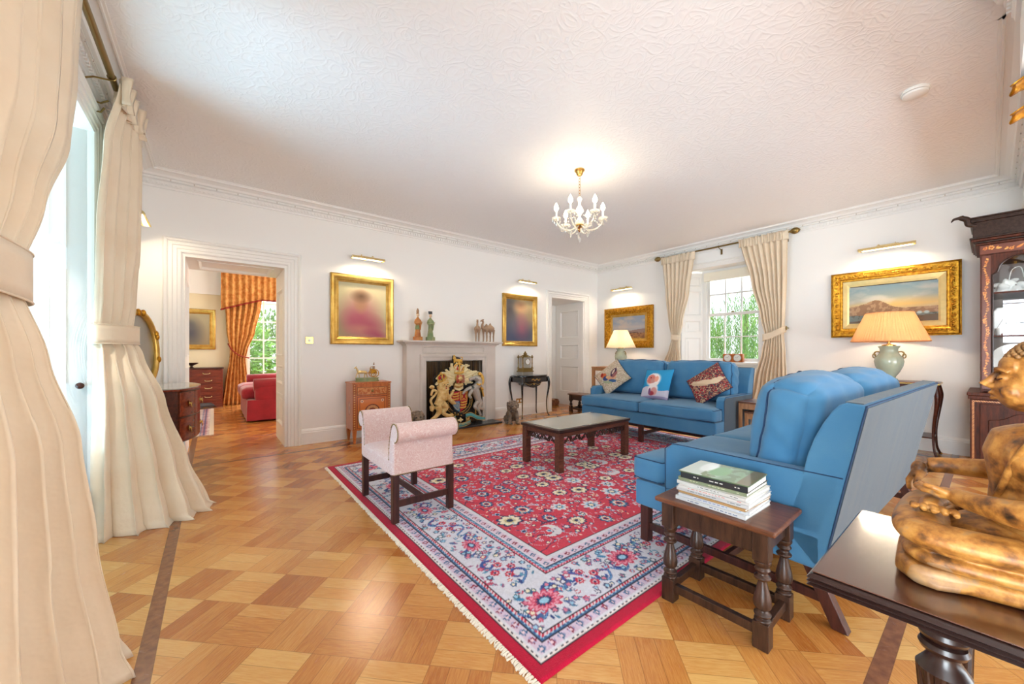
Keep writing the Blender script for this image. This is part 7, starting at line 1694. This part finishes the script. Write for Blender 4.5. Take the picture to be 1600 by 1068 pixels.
gc = curtain('curtain', 'gold patterned curtain tied back with red cord beside the far garden window', [
    (0.0, (.14, 10.34), (.62, 10.34), 0, .05), (.5, (.20, 10.36), (.60, 10.36), 0, .045), (1.0, (.27, 10.38), (.56, 10.38), 0, .035), (1.2, (.28, 10.38), (.60, 10.38), 0, .035), (1.6, (.22, 10.38), (.74, 10.38), 0, .04), (2.2, (.20, 10.38), (.86, 10.38), 0, .045), (2.72, (.20, 10.38), (.92, 10.38), 0, .045)], 6, None, 'gold curtains of the far room', mat='gold_fabric', nz=50, seed=12, heading=0)
MB().tube(spline([(-.0, .0, 1.34), (.07, -.09, 1.20), (.20, -.11, 1.08), (.38, -.06, 1.02)], 6), .014, 8).build('cord_tieback', 'red_trim', gc, smooth=True).location = (.245 - gc.location.x, 10.38 - gc.location.y, 0)
t = thing('valance', 'gold pleated valance with red fringe over the far garden window', 'valance', (1.1, 10.3, 2.45))
def va(u, v): x = -.98 + 1.96 * u; dr = .0 - .26 * max(0, 1 - (x + .98) / .75) ** 1.1 * (1 - v) ; s_ = math.sin(u * 34 * PI) * .022; return (x, -.03 + s_, -.12 + .66 * v + dr * 1.0 + .0)
MB().grid(420, 6, va).build('pleated_cloth', 'gold_fabric', t, smooth=True); MB().tube([Vector(va(k / 200, 0)) + Vector((0, -.01, 0)) for k in range(201)], .018, 6).build('fringe', 'red_trim', t, smooth=True)
MB().box(-.98, .98, -.02, .19, .53, .545).build('pelmet_board', 'white_paint', t)
t = thing('red_sofa', 'red velvet loose-covered sofa side-on in the far room', 'sofa', (.98, 8.42, 0), 0)
mb = MB(); n_ = 120
def sk(u, v):
    a_ = u * 4; s_ = a_ % 1; k = int(a_) % 4; c_ = [(-.55, -.92), (.50, -.92), (.50, .92), (-.55, .92)]; p, q_ = c_[k], c_[(k + 1) % 4]; x, y = p[0] + (q_[0] - p[0]) * s_, p[1] + (q_[1] - p[1]) * s_; w_ = 1 + .022 * (1 - v) + .006 * math.sin(u * 90) * (1 - v); return (x * w_, y * w_, .03 + .33 * v)
mb.grid(n_ * 2, 5, sk, cu=True); mb.box(-.54, .49, -.91, .91, .2, .36); mb.build('skirt', 'red_velvet', t, smooth='auto')
for y in (-.36, .36): mb = MB(); rbox(mb, .50, .355, .10, .07, 8, (-.12, y, .45), lambda u, q_: q_ + Vector((0, 0, .03 * (1 - u.x ** 2) * (1 - u.y ** 2)))); mb.build('seat_cushion', 'red_velvet', t, smooth=True)
for y in (-.82, .82): mb = MB(); rbox(mb, .47, .10, .17, .07, 6, (.02, y, .48)); mb.tube([(-.46, y, .60), (.45, y, .62)], .105, 14); mb.build('arm', 'red_velvet', t, smooth=True)
mb = MB(); rbox(mb, .14, .88, .26, .09, 8, (.42, 0, .62)); mb.build('backrest', 'red_velvet', t, smooth=True)
mb = MB(); rbox(mb, .10, .30, .20, .08, 8, (.2, -.35, .72)); mb.build('back_cushion', 'red_velvet', t, smooth=True)
a = Art(.88, 3.1, .02, (206, 190, 186)); s_ = np.mod(a.X, .2)
a.put((s_ < .05) * 1., (170, 110, 120)); a.put((s_ > .16) * 1., (90, 96, 130)); a.put(((np.mod(a.Y, .16) < .04) & (s_ > .05) & (s_ < .16)) * .8, (140, 90, 100)); a.put((fbm(a.X, a.Y, 14, 2) > .55) * .4, (226, 214, 206)); a.put((a.X > .80) * (a.X < .84) * 1., (60, 64, 110))
t = thing('runner', 'striped pale flat-woven rug in front of the far chest of drawers', 'rug', (-.93, 6.70, 0)); a.mesh('weave', 'rug_wool', lambda X, Y: (X, Y, X * 0 + .008), t)
MB().box(0, .88, -.0, 3.1, 0.001, .0075).build('edge', 'lining', t)
mb = MB(); [mb.tube([(.88, y * 3.1 / 110, .005), (.93, y * 3.1 / 110 + .01, .004)], .006, 4) for y in range(111)]; mb.build('fringe', 'lining', t)

# ---------------------------------------------------------------- garden
struct(MB().box(XR + .6, 40, -20, 40, -.62, -.6).box(-30, XR + .6, 11.4, 40, -.62, -.6).box(-30, -1.3, -20, 11.4, -.62, -.6), 'ground', 'lawn')
def leaves(pts, size, seed, hang=True):
    R = np.random.RandomState(seed); n = len(pts); P = np.asarray(pts); d = R.randn(n, 3); d /= np.linalg.norm(d, axis=1)[:, None]
    if hang: d[:, 2] = -abs(d[:, 2]) - 1.2; d /= np.linalg.norm(d, axis=1)[:, None]
    s = np.cross(d, R.randn(n, 3)); s /= np.linalg.norm(s, axis=1)[:, None]; L = size * R.uniform(.6, 1.3, (n, 1)); w = L * (.16 if hang else .42)
    V = np.stack([P - d * L, P + s * w, P + d * L, P - s * w], 1).reshape(-1, 3); mb = MB(); mb.v = [Vector(v) for v in V]; mb.f = [(4 * i, 4 * i + 1, 4 * i + 2, 4 * i + 3) for i in range(n)]; mb.m = [0] * n; return mb
def willow(label, x, y, h, w, n, seed):
    t = thing('willow_tree', label, 'tree', (x, y, -.6), 0, 'willows outside the sash window'); R = random.Random(seed); pts = []
    MB().tube([(0, 0, 0), (.05, .1, h * .4), (0, 0, h * .8)], [.16, .12, .05], 8).build('trunk', 'bark', t)
    for s_ in range(n):
        a_ = R.random() * 2 * PI; r = w * math.sqrt(R.random()); x0, y0 = r * math.cos(a_), r * math.sin(a_); z1 = h * (1 - .35 * (r / w) ** 2) * R.uniform(.8, 1); z0 = R.uniform(.1, .5) * h * .3; k = int((z1 - z0) / .055)
        for j in range(k): pts.append((x0 + R.gauss(0, .03) + .06 * math.sin(j * .2 + a_), y0 + R.gauss(0, .03), z1 - j * .055))
    o = leaves(pts, .07, seed).build('foliage', 'leaf', t); o['kind'] = 'stuff'
willow('left weeping willow seen through the sash window', 11.2, 5.3, 3.6, .70, 110, 1); willow('right weeping willow seen through the sash window', 11.4, 3.55, 3.9, .80, 120, 2); willow('weeping willow furthest behind through the sash window', 13.5, 4.9, 3.9, 1.3, 170, 3)
def shrub(label, x, y, h, w, n, seed):
    t = thing('garden_shrub', label, 'shrub', (x, y, -.6), 0, 'shrubs outside the far garden window'); R = np.random.RandomState(seed); d = R.randn(n, 3); d /= np.linalg.norm(d, axis=1)[:, None]; r = R.rand(n, 1) ** .4; P = d * r * np.array([w, w * .7, h / 2]) + np.array([0, 0, h / 2 + .05])
    MB().tube([(0, 0, 0), (0, 0, h * .6)], [.06, .03], 7).build('stem', 'bark', t); o = leaves(P, .075, seed, False).build('foliage', 'leaf', t); o['kind'] = 'stuff'
shrub('leafy shrub at the left of the far garden window', 0.7, 13.2, 2.9, .80, 2600, 4); shrub('taller leafy shrub at the right of the far garden window', 2.5, 13.4, 3.6, .85, 3000, 5); shrub('small leafy shrub at the back of the far garden view', 1.5, 15.6, 3.2, 1.2, 2600, 6)
